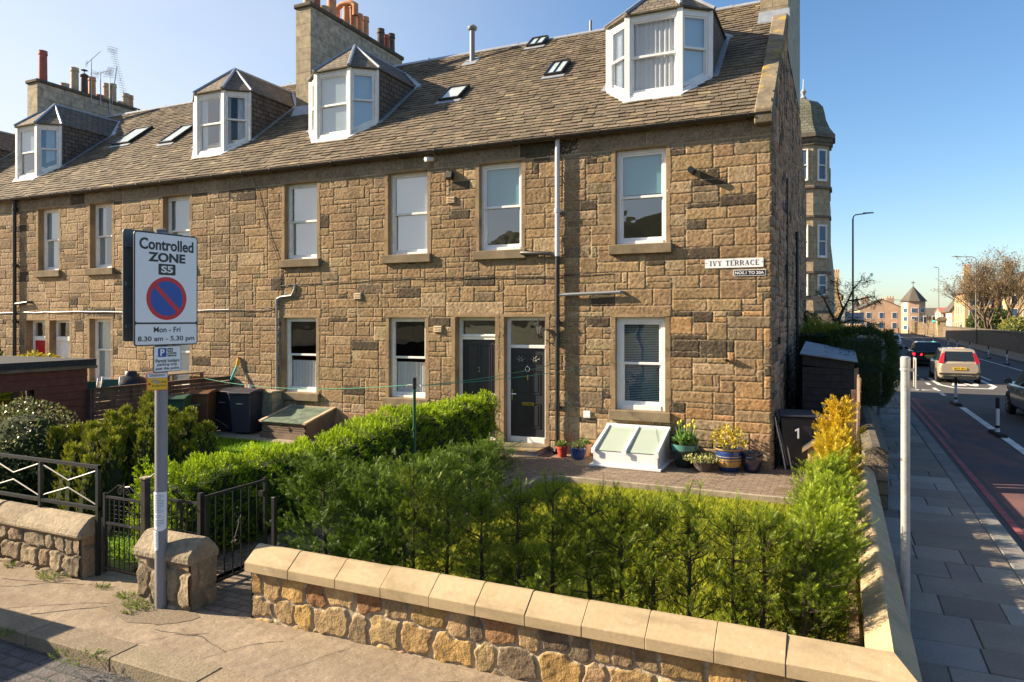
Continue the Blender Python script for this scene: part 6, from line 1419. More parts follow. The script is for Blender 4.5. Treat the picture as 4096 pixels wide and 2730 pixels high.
t = pot('flower_pot', 'brown pot overflowing with cream variegated ivy', (-1.13, -.62, .004), [(.13, 0), (.165, .14), (.18, .20), (.18, .23)], 'sootpot'); plantlet(t, 420, .36, .14, .24, [(.42, .42, .20), (.18, .25, .06), (.40, .38, .12)], (.035, .06), up=0, drop=.5, seed=6)
t = pot('flower_pot', 'striped yellow and blue pot holding a yellow leaved shrub', (-.70, -.38, .004), [(.16, 0), (.19, .05), (.225, .20), (.235, .30), (.22, .37), (.245, .40), (.245, .42)], 'potblue', [(.09, .24, 'potoch'), (.385, .415, 'potoch'), (.27, .285, 'galv')]); plantlet(t, 420, .36, .42, .44, [(.55, .38, .03), (.62, .48, .05), (.30, .30, .05)], (.04, .065), seed=7)
t = pot('flower_pot', 'empty shiny navy pot nearest the house corner', (-.31, -.30, .004), [(.13, 0), (.16, .10), (.19, .24), (.175, .29), (.205, .33), (.205, .35)], 'potnavy')
TW = thing('trowel', 'garden trowel stuck upright in the lawn edge by the paving', 'trowel', (-1.05, -2.28, -.1)); k = MB(); k.tube([(0, 0, .14), (.03, 0, .26)], .012, 6); M['handlewood'] = pm('varnished_wood', (.45, .26, .13), .5); k.build('handle', 'handlewood', TW); k = MB(); k.tube([(-.02, 0, .05), (0, 0, .14)], .005, 5); k.poly([(-.05, 0, .08), (.0, .015, .08), (-.0, 0, .0)]); k.build('blade', 'chrome', TW)
MC = thing('manhole_cover', 'rusty square metal inspection cover set in the paving by the golden cypress', 'manhole cover'); k = MB(); k.box(.18, .80, -1.92, -1.40, -.02, .008); k.build('frame', 'oldwood', MC); k = MB()
for i in range(8): k.box(.21, .77, -1.89 + i * .06, -1.85 + i * .06, .0085, .014)
k.build('cover', 'sill', MC); settle(MC, (.5, -1.66, 0))

# clothes pole and line
CP = thing('clothes_pole', 'green metal clothes pole standing on the lawn edge beyond the path hedge', 'clothes pole', (-4.99, -4.25, 0)); k = MB(); k.tube([(0, 0, 0), (0, 0, 1.78)], .026, 8); M['greenmetal'] = pm('dark_green_paint', (.02, .09, .05), .45); k.build('pole', 'greenmetal', CP, smooth=40)
k = MB(); k.tube([(0, 0, 1.66), (0, 0, 1.84)], .032, 8); k.build('top_sleeve', 'black', CP); k = MB(); k.tube([(-.13, 0, 1.72), (.13, 0, 1.72)], .008, 5); k.tube([(-.13, 0, 1.72), (-.13, 0, 1.70)], .016, 5); k.tube([(.13, 0, 1.72), (.13, 0, 1.70)], .016, 5); k.build('cross_bar', 'galv', CP)
M['greenline'] = pm('green_cord', (.03, .28, .16), .5)
def cordline(name, label, a, b, sag):
    a, b = Vector(a), Vector(b); P = [a.lerp(b, i / 12) - Vector((0, 0, sag * 4 * (i / 12) * (1 - i / 12))) for i in range(13)]; o = MB().tube(P, .005, 4).build(name, 'greenline', smooth=60); tag(o, label, 'clothes line', 'clothes lines tied to the green pole'); return P
P = cordline('clothes_line', 'long green clothes line from the pole to the far fence, with pegs', (-5.1, -4.25, 1.72), (-13.3, -.9, 1.30), .15)
cordline('clothes_line', 'clothes line running from the green pole to the wall by the drainpipe', (-4.88, -4.25, 1.72), (-4.2, -.05, 1.85), .05)
cordline('clothes_line', 'clothes line running from the pole to the wall right of the skylight window', (-4.88, -4.25, 1.72), (-3.0, -.02, 1.9), .06)
PG = [(.75, .1, .15), (.1, .3, .75), (.1, .6, .35), (.8, .8, .8), (.75, .2, .4), (.15, .5, .7), (.85, .7, .1), (.8, .3, .35)]
for i, c in enumerate(PG):
    p = P[8].lerp(P[9], .1 + i * .07); M['peg%d' % i] = pm('peg_plastic', c, .4); k = MB(); k.box(-.006, .006, -.012, .012, -.06, .02); o = k.build('clothes_peg', 'peg%d' % i); o.location = p
    tag(o, ['red', 'blue', 'green', 'white', 'pink', 'light blue', 'yellow', 'rose'][i] + ' peg in the little cluster on the clothes line', 'peg', 'pegs clipped on the long clothes line')

# ------------------------------------------------------------------ sheds, fences and things in the left gardens
M['shedred'] = pm('red_brown_boards', (.135, .040, .028), .75, var=[(6, .2), (30, .15)]); M['felt'] = pm('roofing_felt', (.035, .036, .038), .9, var=(20, .3)); M['fencewood'] = pm('brown_fence_boards', (.125, .072, .050), .9, var=[(5, .35), (40, .3)], bump=(40, .5, .008))
RS_ = thing('garden_shed', 'dark red boarded garden shed with a flat felt roof at the left edge', 'shed'); X = -13.35; k = MB()
for i in range(11):
    z0 = .02 + i * .155
    for a, b in ((-9.5, -7.6), (-4.95, -3.9)) if 4 < i < 9 else ((-9.5, -3.9),): k.hexa([(X - .03, a, z0), (X + .012, a, z0), (X + .012, b, z0), (X - .03, b, z0)], [(X - .03, a, z0 + .15), (X, a, z0 + .15), (X, b, z0 + .15), (X - .03, b, z0 + .15)])
k.box(-16.2, X - .03, -9.5, -9.45, 0, 1.72); k.box(-16.2, X - .03, -3.95, -3.9, 0, 1.72); k.box(-16.2, -16.15, -9.45, -3.95, 0, 1.72); k.build('walls', 'shedred', RS_)
k = MB(); k.box(-16.4, X + .12, -9.6, -3.78, 1.80, 1.93); k.build('roof', 'felt', RS_); k = MB(); k.box(-16.35, X + .10, -9.55, -3.74, 1.73, 1.798); k.build('fascia', 'oldwood', RS_)
M['shedglass'] = glass_mat('shed_glass', (.5, .55, .4), .12)
for a, b in ((-7.6, -6.3), (-6.2, -4.95)):
    k = MB(); k.box(X - .05, X + .02, a, a + .05, .80, 1.42); k.box(X - .05, X + .02, b - .05, b, .80, 1.42); k.box(X - .05, X + .02, a + .05, b - .05, .80, .85); k.box(X - .05, X + .02, a + .05, b - .05, 1.37, 1.42); w = k.build('window', 'shedred', RS_); k = MB(); k.poly([(X - .01, a + .05, .85), (X - .01, b - .05, .85), (X - .01, b - .05, 1.37), (X - .01, a + .05, 1.37)]); k.build('pane', 'shedglass', w)
settle(RS_, (-14.7, -6.7, 0))
FE = thing('fence', 'low brown fence of overlapping horizontal boards behind the bins', 'fence'); X = -13.27
for i, (a, b) in enumerate(((-3.88, -2.0), (-1.96, -.05))):
    k = MB()
    for j in range(13): z = .06 + j * .095; k.box(X - .012 + .012 * (j % 2), X + .012 * (j % 2), a, b, z, z + .085 - .012 * random.random())
    for y in (a + .03, (a + b) / 2, b - .06): k.box(X + .0125, X + .035, y, y + .035, .05, 1.26)
    k.box(X - .03, X + .04, a, b, 1.28, 1.305); k.build('fence_panel', 'fencewood', FE)
for y in (-3.9, -1.98, -.05): k = MB(); k.box(X - .05, X + .05, y - .02, y + .02, 0, 1.30); k.build('fence_post', 'fencewood', FE)
settle(FE, (X, -2, 0))
TB = thing('garden_table', 'slatted wooden table top beyond the plank fence', 'table'); k = MB()
for i in range(6): k.box(-15.4 + i * .22, -15.22 + i * .22, -1.25, -.1, 1.36, 1.39)
k.build('table_top', 'skew', TB)
for x, y in ((-15.3, -1.2), (-14.2, -1.2), (-15.3, -.15), (-14.2, -.15)): k = MB(); k.box(x - .03, x + .03, y - .03, y + .03, 0, 1.358); k.build('leg', 'oldwood', TB)
settle(TB, (-14.8, -.7, 0))
BQ = thing('barbecue', 'barbecue under a black cover behind the plank fence', 'barbecue', (-14.3, -2.15, 0)); k = MB(); k.lathe([(.46, .0), (.44, .9), (.42, 1.2), (.30, 1.36), (.15, 1.42), (.13, 1.5), (.11, 1.53), (.01, 1.54)], (0, 0, 0), 14); k.build('cover', 'black', BQ, smooth=50)
for i, y in enumerate((-3.3, -2.75)):
    t = thing('folding_chair', ['white framed folding chair behind the fence, nearer the shed', 'white framed folding chair behind the fence, nearer the barbecue'][i], 'chair', (-14.3, y, 0), .5, 'folding chairs behind the plank fence'); k = MB()
    for s in (-.2, .2): k.tube([(s, -.22, 0), (s, .18, 1.42)], .022, 6); k.tube([(s, .2, 0), (s, -.2, .8)], .022, 6)
    k.build('frame', 'white', t); k = MB(); k.hexa([(-.2, -.02, .9), (.2, -.02, .9), (.2, .0, .9), (-.2, .0, .9)], [(-.2, .16, 1.36), (.2, .16, 1.36), (.2, .18, 1.36), (-.2, .18, 1.36)]); k.build('back_rest', 'greenmetal', t); k = MB(); k.box(-.2, .2, -.2, .2, .78, .81); k.build('seat', 'greenmetal', t)
WG = thing('water_toy', 'long yellow and turquoise water toy leaning on the wall by the fence', 'toy', (-13.1, -.22, 1.2), 0); k = MB(); k.tube([(0, 0, 0), (.07, .14, .36)], .028, 8); M['turq'] = pm('turquoise_plastic', (.05, .45, .42), .4); k.build('barrel', 'turq', WG); k = MB(); k.tube([(.07, .14, .36), (.10, .17, .56)], .035, 8); k.build('grip', 'signyellow', WG)
k = MB(); k.tube([(.10, .17, .56), (.105, .175, .59)], .045, 8); k.build('knob', 'potred', WG)

# ------------------------------------------------------------------ beside the gable
M['darkwood'] = pm('dark_stained_boards', (.045, .036, .032), .85, var=[(8, .3)]); M['zinc'] = pm('old_zinc_sheet', (.26, .29, .34), .6, metal=.2, var=[(3, .2)], stain=((.15, .10, .07), 5, .66, .72)); M['pine'] = pm('pale_pine_boards', (.36, .25, .145), .8, var=[(5, .2), (40, .15)])
SH = thing('garden_shed', 'dark stained lean-to shed with a sloping grey metal roof beside the gable', 'shed'); x0, x1, y0, y1 = .42, 1.42, 2.5, 5.2; k = MB()
for i in range(13):
    z0 = .02 + i * .145; zt = z0 + .14
    if zt < 1.9: k.hexa([(x0, y0 - .015, z0), (x1, y0 - .015, z0), (x1, y0 + .02, z0), (x0, y0 + .02, z0)], [(x0, y0, zt), (x1, y0, zt), (x1, y0 + .02, zt), (x0, y0 + .02, zt)])
k.box(x0, x0 + .02, y0 + .02, y1, 0, 2.0); k.box(x1 - .02, x1, y0 + .02, y1, 0, 1.85); k.hexa([(x0, y0 - .02, 1.80), (x1, y0 - .02, 1.72), (x1, y0 + .02, 1.72), (x0, y0 + .02, 1.80)], [(x0, y0 - .02, 2.02), (x1, y0 - .02, 1.88), (x1, y0 + .02, 1.88), (x0, y0 + .02, 2.02)]); k.build('walls', 'darkwood', SH)
k = MB(); k.hexa([(x0 - .04, y0 - .1, 2.03), (x1 + .06, y0 - .1, 1.88), (x1 + .06, y1, 1.98), (x0 - .04, y1, 2.20)], [(x0 - .04, y0 - .1, 2.06), (x1 + .06, y0 - .1, 1.91), (x1 + .06, y1, 2.01), (x0 - .04, y1, 2.23)]); k.build('roof', 'zinc', SH)
k = MB(); k.box(.95, .98, y0 - .03, y0 - .018, 1.1, 1.2); k.box(.80, .84, y0 - .03, y0 - .018, .9, 1.02); k.build('hinge', 'galv', SH); settle(SH, (.9, 3.8, 0))
HT = thing('animal_hutch', 'small pale wooden hutch with a pitched felt roof behind the golden cypress', 'hutch'); k = MB(); x0, x1, y0, y1 = .62, 1.2, -.06, .55
for i in range(5):
    z0 = .02 + i * .09; k.hexa([(x0, y0 - .01, z0), (x1, y0 - .01, z0), (x1, y0 + .02, z0), (x0, y0 + .02, z0)], [(x0, y0, z0 + .088), (x1, y0, z0 + .088), (x1, y0 + .02, z0 + .088), (x0, y0 + .02, z0 + .088)])
k.box(x0, x0 + .02, y0 + .02, y1, 0, .48); k.prism([(x0, .47), (x1, .47), ((x0 + x1) / 2 + .1, .80)], 'y', y0 + .0, y0 + .02); k.build('walls', 'pine', HT)
xm = (x0 + x1) / 2 + .1; k = MB(); k.hexa([(x0 - .09, y0 - .08, .42), (xm, y0 - .08, .78), (xm, y1, .78), (x0 - .09, y1, .42)], [(x0 - .09, y0 - .08, .45), (xm, y0 - .08, .82), (xm, y1, .82), (x0 - .09, y1, .45)]); k.hexa([(xm, y0 - .08, .78), (x1 + .06, y0 - .08, .5), (x1 + .06, y1, .5), (xm, y1, .78)], [(xm, y0 - .08, .82), (x1 + .06, y0 - .08, .53), (x1 + .06, y1, .53), (xm, y1, .82)]); k.build('roof', 'felt', HT)
k = MB(); k.hexa([(x0 - .09, y0 - .095, .39), (xm, y0 - .095, .75), (xm, y0 - .081, .75), (x0 - .09, y0 - .081, .39)], [(x0 - .09, y0 - .095, .45), (xm, y0 - .095, .82), (xm, y0 - .081, .82), (x0 - .09, y0 - .081, .45)]); k.build('barge_board', 'pine', HT); settle(HT, (.9, .2, 0))
CH = thing('storage_chest', 'grey white plastic storage chest with a ribbed lid behind the number 1 bin', 'chest'); k = MB(); k.box(.62, 1.40, 1.0, 1.75, 0, .78); k.build('chest_body', 'galv', CH, bevel=.02); k = MB()
for i in range(7): k.hexa([(.58, .94 + i * .125, .80), (1.44, .94 + i * .125, .66), (1.44, 1.05 + i * .125, .66), (.58, 1.05 + i * .125, .80)], [(.58, .94 + i * .125, .88), (1.44, .94 + i * .125, .74), (1.44, 1.05 + i * .125, .74), (.58, 1.05 + i * .125, .88)])
k.hexa([(.58, .94, .79), (1.44, .94, .65), (1.44, 1.80, .65), (.58, 1.80, .79)], [(.58, .94, .865), (1.44, .94, .725), (1.44, 1.80, .725), (.58, 1.80, .865)]); k.build('lid', 'galv', CH); settle(CH, (1, 1.4, 0))
for i in range(2):
    t = thing('garden_chair', ['folded grey garden chair leaning on the gable, front one', 'folded garden chair leaning on the gable, behind the other'][i], 'chair', (.10 + .10 * i, .10 + .05 * i, 0), 0, 'folded chairs leaning against the gable'); k = MB()
    for y in (0, .42): k.tube([(.14, y, 0), (.06, y, .45), (-.02, y, .80), (-.04, y, .95)], .014, 6)
    k.tube([(-.04, 0, .95), (-.04, .42, .95)], .014, 6); k.build('frame', 'galv', t); k = MB(); k.hexa([(.16, .02, .10), (.18, .02, .10), (.18, .40, .10), (.16, .40, .10)], [(.0, .02, .82), (.02, .02, .82), (.02, .40, .82), (.0, .40, .82)]); k.build('seat_sling', 'signgrey', t)
PF = thing('fence', 'broken end of weathered upright boards beside the shed, with a wire hook', 'fence'); pr_ = random.Random(9)
for i in range(7):
    y = -.45 + i * .24; h = pr_.uniform(1.45, 2.0) if i else 1.35; k = MB(); k.hexa([(1.40, y, .0), (1.43, y, .0), (1.43, y + .17, .0), (1.40, y + .17, .0)], [(1.42 + pr_.uniform(-.06, .08), y, h), (1.46, y, h + .03), (1.46, y + .17, h + pr_.uniform(-.1, .12)), (1.42, y + .17, h)]); k.build('board', 'oldwood', PF)
k = MB(); k.box(1.32, 1.395, -.32, -.22, 0, 1.55); k.build('post', 'fencewood', PF); k = MB(); k.tube([(1.31, -.3, 1.22), (1.2, -.32, 1.24), (1.14, -.33, 1.28), (1.16, -.33, 1.33)], .007, 5); k.build('wire_hook', 'galv', PF); settle(PF, (1.42, .2, 0))
M['dkrubble'] = brick_mat('old_rubble', (.22, .17, .12), (.15, .115, .085), (.10, .085, .065), .36, .2, .014, swap=(1, 2, 0), bstr=1., var=.35)
BW = thing('boundary_wall', 'old dark rubble boundary wall under the clipped hedge beside the pavement', 'wall'); k = MB(); k.box(1.48, 1.78, -2.19, 16.0, -.1, .80); k.build('wall_body', 'dkrubble', BW); k = MB(); saddle(k, -2.19, 16.0, 1.46, 1.80, .802, .82, .90, 1.58, 1.68, axis='y'); k.build('wall_top', 'cope_d', BW); settle(BW, (1.63, 7, 0))
RP = thing('steel_post', 'plain grey steel post close to the wall corner, its sign plate seen edge-on', 'post', (1.66, -6.80, 0)); k = MB(); k.tube([(0, 0, -.05), (0, 0, 2.36)], .037, 16); k.build('post', 'galv', RP, smooth=40); k = MB(); k.lathe([(.0385, 2.34), (.0405, 2.345), (.0405, 2.43), (.03, 2.44), (.005, 2.441)], (0, 0, 0), 16); k.build('cap', 'galv', RP, smooth=40)
k = MB(); k.lathe([(.041, 2.315), (.043, 2.318), (.043, 2.335), (.041, 2.338)], (0, 0, 0), 16, cap=False); k.box(.036, .075, -.012, .012, 2.31, 2.335); k.build('clip', 'galv', RP); k = MB(); k.box(.072, .076, -.10, .16, 2.17, 2.43); k.build('sign_plate', 'galv', RP)
HP = thing('steel_post', 'slim dark post on the pavement against the clipped hedge', 'post', (2.18, 9.4, 0)); k = MB(); k.tube([(0, 0, -.05), (0, 0, 1.3)], .045, 10); k.build('post', 'lamppost', HP, smooth=40); k = MB(); k.lathe([(.046, 1.3), (.04, 1.33), (.005, 1.34)], (0, 0, 0), 10); k.build('cap', 'lamppost', HP)
# ------------------------------------------------------------------ cars
def carpaint(name, c): return pm(name, c, .28, spec=.5, coat=.8, metal=.15)
M['carglass'] = pm('car_glass', (.015, .02, .022), .06, spec=.8); M['tyre'] = pm('tyre_rubber', (.015, .015, .016), .85); M['alloy'] = pm('alloy_wheel', (.45, .45, .46), .3, metal=.8)
M['taillight'] = pm('tail_light', (.42, .01, .015), .2, coat=.6); M['brake'] = pm('lit_brake_light', (.9, .01, .03), .3, emit=2.5); M['platey'] = pm('yellow_plate', (.75, .50, .02), .4); M['trim'] = pm('black_trim', (.02, .02, .022), .6)
def car(label, paint, loc, L, Wd, H, belt, gh, tail='tall', plate='', lit=False, rz=0., hood=.80, wheels=(.72, 3.3), wr=.315):
    """hatchback or estate: y runs from the tail (0) to the nose (L); gh = (rear base, rear top, front top, front base) of the glasshouse"""
    t = thing('car', label, 'car', loc, rz); hw = Wd / 2; gr = .20
    st = [(.0, .46, belt - .10, .80), (.06, .30, belt - .02, .92), (.25, gr, belt, .985), (.6, gr, belt + .01, 1.0), (L * .5, gr, belt - .01, 1.0), (gh[3], gr, belt - .03, 1.0), (gh[3] + .25, gr, belt - .06, .99), (L - .45, gr, hood + .0, .96), (L - .12, .26, hood - .14, .86), (L, .40, hood - .26, .70)]
    sec = lambda y, zb, zt, f: [(0, y, zb), (hw * f * .84, y, zb), (hw * f * .975, y, zb + .10), (hw * f, y, zb + (zt - zb) * .45), (hw * f * .985, y, zb + (zt - zb) * .70), (hw * f * .95, y, zt - .05), (hw * f * .87, y, zt), (0, y, zt + .015)]
    k = MB(); n = 14; vs = []
    for s in st:
        h = sec(*s); vs += h + [(-x, y, z) for x, y, z in reversed(h[1:-1])]
    fs = [(i * n + j, i * n + (j + 1) % n, (i + 1) * n + (j + 1) % n, (i + 1) * n + j) for i in range(len(st) - 1) for j in range(n)]; fs += [tuple(range(n)), tuple(reversed(range((len(st) - 1) * n, len(st) * n)))]
    k.add(vs, fs); wb, wt = hw * .90, hw * .74; zb, zt = belt - .03, H
    rb, rt, ft, fb = gh
    A = [(-wb, rb, zb), (wb, rb, zb), (wb, fb, zb - .03), (-wb, fb, zb - .03)]; Bt = [(-wt, rt, zt - .03), (wt, rt, zt - .03), (wt * .96, ft, zt - .03), (-wt * .96, ft, zt - .03)]
    k.hexa(A, Bt); k.hexa(Bt, [(-wt * .82, rt + .10, zt + .015), (wt * .82, rt + .10, zt + .015), (wt * .78, ft - .16, zt + .02), (-wt * .78, ft - .16, zt + .02)])
    b = k.build('body', paint, t, smooth=38, bevel=.035, seg=2)
    def lerp4(q, u, v): a, bb, c, d = [Vector(p) for p in q]; return (a.lerp(bb, u)).lerp(d.lerp(c, u), v)
    def glassq(q, u0, u1, v0, v1, off, name):
        nrm = (Vector(q[1]) - Vector(q[0])).cross(Vector(q[3]) - Vector(q[0])).normalized() * off
        g = MB(); g.poly([lerp4(q, u, v) + nrm for u, v in ((u0, v0), (u1, v0), (u1, v1), (u0, v1))]); return g.build(name, 'carglass', t)
    Q = {'rear': (A[0], A[1], Bt[1], Bt[0]), 'front': (A[2], A[3], Bt[3], Bt[2]), 'right': (A[1], A[2], Bt[2], Bt[1]), 'left': (A[3], A[0], Bt[0], Bt[3])}
    glassq(Q['rear'], .09, .91, .10, .86, .006, 'rear_window'); glassq(Q['front'], .06, .94, .06, .93, .006, 'windscreen')
    for sd in ('left', 'right'):
        for a0, a1 in ((.05, .30), (.325, .56), (.585, .86)): glassq(Q[sd], a0, a1, .10, .84, .008, 'side_window')
    for s in (-1, 1):
        for wy in wheels:
            k = MB(); k.tube([(s * (hw + .006), wy, wr), (s * (hw - .16), wy, wr)], wr + .055, 22); k.build('wheel_arch_shade', 'trim', t)  # black disc on the body side paints the shaded arch hollow
            k = MB(); prf = [(s * (hw - .18), wr * .8), (s * (hw - .18), wr * .97), (s * (hw - .14), wr), (s * (hw - .02), wr), (s * (hw + .012), wr * .96), (s * (hw + .016), wr * .68)]
            vs = []; m = 22
            for x, r in prf:
                for j in range(m): a = 2 * PI * j / m; vs.append((x, wy + r * math.cos(a), wr + r * math.sin(a)))
            k.add(vs, [(i * m + j, i * m + (j + 1) % m, (i + 1) * m + (j + 1) % m, (i + 1) * m + j) for i in range(len(prf) - 1) for j in range(m)]); w = k.build('wheel', 'tyre', t, smooth=40)
            k = MB(); xo = s * (hw + .012); k.tube([(xo - s * .03, wy, wr), (xo, wy, wr)], .05, 10)
            for q in range(7): a = q * 2 * PI / 7; c, d = math.cos(a), math.sin(a); e = .022; k.hexa([(xo - .02, wy + c * .04 - d * e, wr + d * .04 + c * e), (xo - .02, wy + c * .04 + d * e, wr + d * .04 - c * e), (xo - .02, wy + c * wr * .68 + d * e, wr + d * wr * .68 - c * e), (xo - .02, wy + c * wr * .68 - d * e, wr + d * wr * .68 + c * e)], [(xo + s * .004 + .0, wy + c * .04 - d * e, wr + d * .04 + c * e), (xo + s * .004, wy + c * .04 + d * e, wr + d * .04 - c * e), (xo + s * .004, wy + c * wr * .68 + d * e, wr + d * wr * .68 - c * e), (xo + s * .004, wy + c * wr * .68 - d * e, wr + d * wr * .68 + c * e)])
            k.build('rim', 'alloy', w)
        k = MB(); k.hexa([(s * (hw - .02), gh[3] - .42, belt + .0), (s * (hw + .19), gh[3] - .40, belt + .02), (s * (hw + .19), gh[3] - .30, belt + .02), (s * (hw - .02), gh[3] - .30, belt + .0)], [(s * (hw + .03), gh[3] - .42, belt + .16), (s * (hw + .18), gh[3] - .40, belt + .15), (s * (hw + .18), gh[3] - .31, belt + .14), (s * (hw + .03), gh[3] - .31, belt + .15)]); k.build('wing_mirror', paint if s < 0 else 'trim', t, bevel=.015)
        k = MB()
        if tail == 'tall': k.hexa([(s * hw * .72, -.02, belt - .05), (s * hw * .93, .02, belt - .05), (s * hw * .95, .20, belt - .05), (s * hw * .74, .10, belt - .05)], [(s * wt * .86, rt - .10, zt - .16), (s * wt * 1.03, rt - .06, zt - .16), (s * wt * 1.02, rt + .12, zt - .16), (s * wt * .9, rt + .04, zt - .16)])
        else: k.hexa([(s * hw * .42, -.012, belt - .28), (s * hw * .92, .03, belt - .27), (s * hw * .975, .30, belt - .20), (s * hw * .42, .05, belt - .20)], [(s * hw * .42, -.005, belt - .13), (s * hw * .90, .04, belt - .12), (s * hw * .965, .28, belt - .12), (s * hw * .42, .06, belt - .13)])
        k.build('tail_light', 'brake' if lit and s < 0 else 'taillight', t, bevel=.01)
        k = MB(); k.hexa([(s * hw * .5, L - .05, hood - .26), (s * hw * .92, L - .32, hood - .22), (s * hw * .9, L - .4, hood - .22), (s * hw * .5, L - .2, hood - .26)], [(s * hw * .5, L - .10, hood - .14), (s * hw * .92, L - .36, hood - .08), (s * hw * .9, L - .42, hood - .08), (s * hw * .5, L - .22, hood - .14)]); k.build('headlight', 'galv', t)
        for hy in ((gh[0] + gh[3]) * .42, (gh[0] + gh[3]) * .66): k = MB(); k.box(s * hw - .012, s * hw + .012, hy, hy + .17, belt - .16, belt - .135); k.build('door_handle', paint, t)
    k = MB(); k.box(-hw * .93, hw * .93, -.035, .10, .40, .47); k.box(-hw * .75, hw * .75, -.02, .10, .20, .29); k.build('bumper_strip', 'trim', t, bevel=.01)
    k = MB(); k.box(-.26, .26, -.030, -.012 if tail == 'tall' else -.01, .62, .73); p = k.build('number_plate', 'platey', t)
    if plate: lettering(plate, frame((0, -.031, 0), (1, 0, 0)), -.23, .23, .64, .71, 'signblack', t, y=-.001, bold=.02)
    k = MB(); k.tube([(.05, gh[0] - .03, belt + .10), (-.22, gh[0] + .03, belt + .20)], .012, 5); k.build('rear_wiper', 'trim', t); return t
car('champagne beige compact car with tall red tail lights, waiting over the painted roundel', carpaint('beige_paint', (.40, .33, .25)), (6.02, 23.4, RD), 4.1, 1.69, 1.53, .96, (.10, .42, 2.35, 3.05), 'tall', 'SK57 SRV', hood=.98)
car('black estate car with one lit red brake light ahead of the beige car', carpaint('black_paint', (.012, .012, .015)), (6.1, 36, RD), 4.6, 1.82, 1.47, .95, (.12, .62, 2.5, 3.35), 'wide', '', True, hood=.92, wheels=(.8, 3.6))
car('white hatchback farthest ahead, half hidden by the clipped hedge', carpaint('white_paint_car', (.75, .76, .78)), (5.75, 64, RD), 4.25, 1.80, 1.46, .92, (.10, .55, 2.4, 3.15), 'wide', '', hood=.90)
car('dark teal grey car cut off by the right edge of the picture', carpaint('teal_paint', (.030, .050, .058)), (6.72, 8.9, RD), 4.25, 1.80, 1.50, .95, (.10, .55, 2.45, 3.2), 'wide', '', hood=.95, wheels=(.75, 3.4))
car('pale parked car further along the side street, its roof just showing over the hedge', carpaint('silver_paint', (.6, .61, .63)), (3.9, 84, RD), 4.3, 1.8, 1.5, .93, (.10, .5, 2.4, 3.2), 'wide', '')
car('grey car parked by the terrace kerb, its shadow falling over the setts', carpaint('grey_paint', (.16, .17, .18)), (-7.1, -11.1, RD), 4.2, 1.78, 1.48, .94, (.10, .5, 2.4, 3.1), 'wide', '', rz=R(90))

# ------------------------------------------------------------------ lane wands
M['rubberbase'] = pm('black_rubber', (.018, .018, .018), .8, var=(30, .3)); M['wandwhite'] = pm('wand_white', (.62, .63, .66), .5, stain=((.3, .3, .3), 9, .6, .75))
def wand(): 
    t = thing('lane_wand', 'x', 'lane wand', (0, 0, RD), 0, 'flexible wands marking the cycle lanes'); k = MB(); k.hexa([(-.11, -.50, 0), (.11, -.50, 0), (.11, .50, 0), (-.11, .50, 0)], [(-.085, -.46, .085), (.085, -.46, .085), (.085, .46, .085), (-.085, .46, .085)]); k.build('rubber_base', 'rubberbase', t, bevel=.012)
    k = MB(); k.lathe([(.055, .085), (.05, .12), (.042, .2), (.042, .88), (.041, .88)], (0, 0, 0), 12); k.build('post', 'wandwhite', t, smooth=40)
    k = MB(); k.lathe([(.044, .66), (.044, .92), (.03, .93), (.005, .93)], (0, 0, 0), 12); k.build('top_sleeve', 'rubberbase', t, smooth=40); k = MB(); k.lathe([(.045, .09), (.0445, .24), (.043, .245)], (0, 0, 0), 12, cap=False); k.build('bottom_sleeve', 'rubberbase', t, smooth=40); return t
wnd = wand(); wp = [(4.70, 14.2, 'wand by the double red lines, far one of the near pair'), (4.70, 7.2, 'nearest wand, on the white line beside the red cycle lane'),
    (10.86, 40.7, 'black and white wand nearest along the far kerb'), (11.18, 48.9, 'second wand along the far kerb'), (11.45, 59.2, 'third wand along the far kerb'), (11.4, 66.2, 'fourth wand along the far kerb'), (11.35, 72.0, 'fifth wand along the far kerb'), (11.6, 87.3, 'sixth wand along the far kerb'), (11.1, 92, 'wand in the far pair, right'), (11.05, 94, 'wand in the far pair, left'), (4.75, 21.5, None)]
for i, (x, y, l) in enumerate(wp):
    if not l: continue
    w = wnd if i == 0 else dup(wnd); w.location = (x, y, RD); w.rotation_euler = (0, 0, .06 if i < 2 else 0); w['label'] = l

# ------------------------------------------------------------------ lamp posts, lights and signs down the street
def lamp(label, loc, h, arm, rz): 
    t = thing('street_lamp', label, 'street lamp', loc, rz, 'street lamps along the main road'); k = MB(); k.tube([(0, 0, 0), (0, 0, 1.3), (0, 0, 1.32), (0, 0, h - .25)], [.10, .10, .07, .055], 10); k.tube([(0, 0, h - .3), (.05 * arm, 0, h - .1), (.2 * arm, 0, h), (arm, 0, h + .05)], .04, 8); k.build('column', 'lamppost', t, smooth=40)
    k = MB(); k.hexa([(arm * .8, -.12, h + .03), (arm + .5, -.10, h + .05), (arm + .5, .10, h + .05), (arm * .8, .12, h + .03)], [(arm * .8, -.08, h + .12), (arm + .45, -.06, h + .11), (arm + .45, .06, h + .11), (arm * .8, .08, h + .12)]); k.build('lamp_head', 'lamppost', t); return t
lamp('tall street lamp rising behind the clipped hedge, its arm reaching right', (1.95, 38.5, 0), 9.7, .75, 0); lamp('street lamp in front of the bare tree, its arm reaching left', (15.2, 81.5, 0), 9.9, 1.9, PI); lamp('street lamp left of the bare tree by the traffic lights', (16.3, 125, 0), 11.5, .5, PI + .6)
lamp('short far street lamp against the octagonal tower', (13.1, 141, 0), 6.5, 2.3, PI); lamp('far street lamp against the terrace left of the tower', (12.3, 154, 0), 6.0, .4, 0)
M['green_on'] = pm('lit_green_lamp', (.02, .9, .45), .4, emit=6)
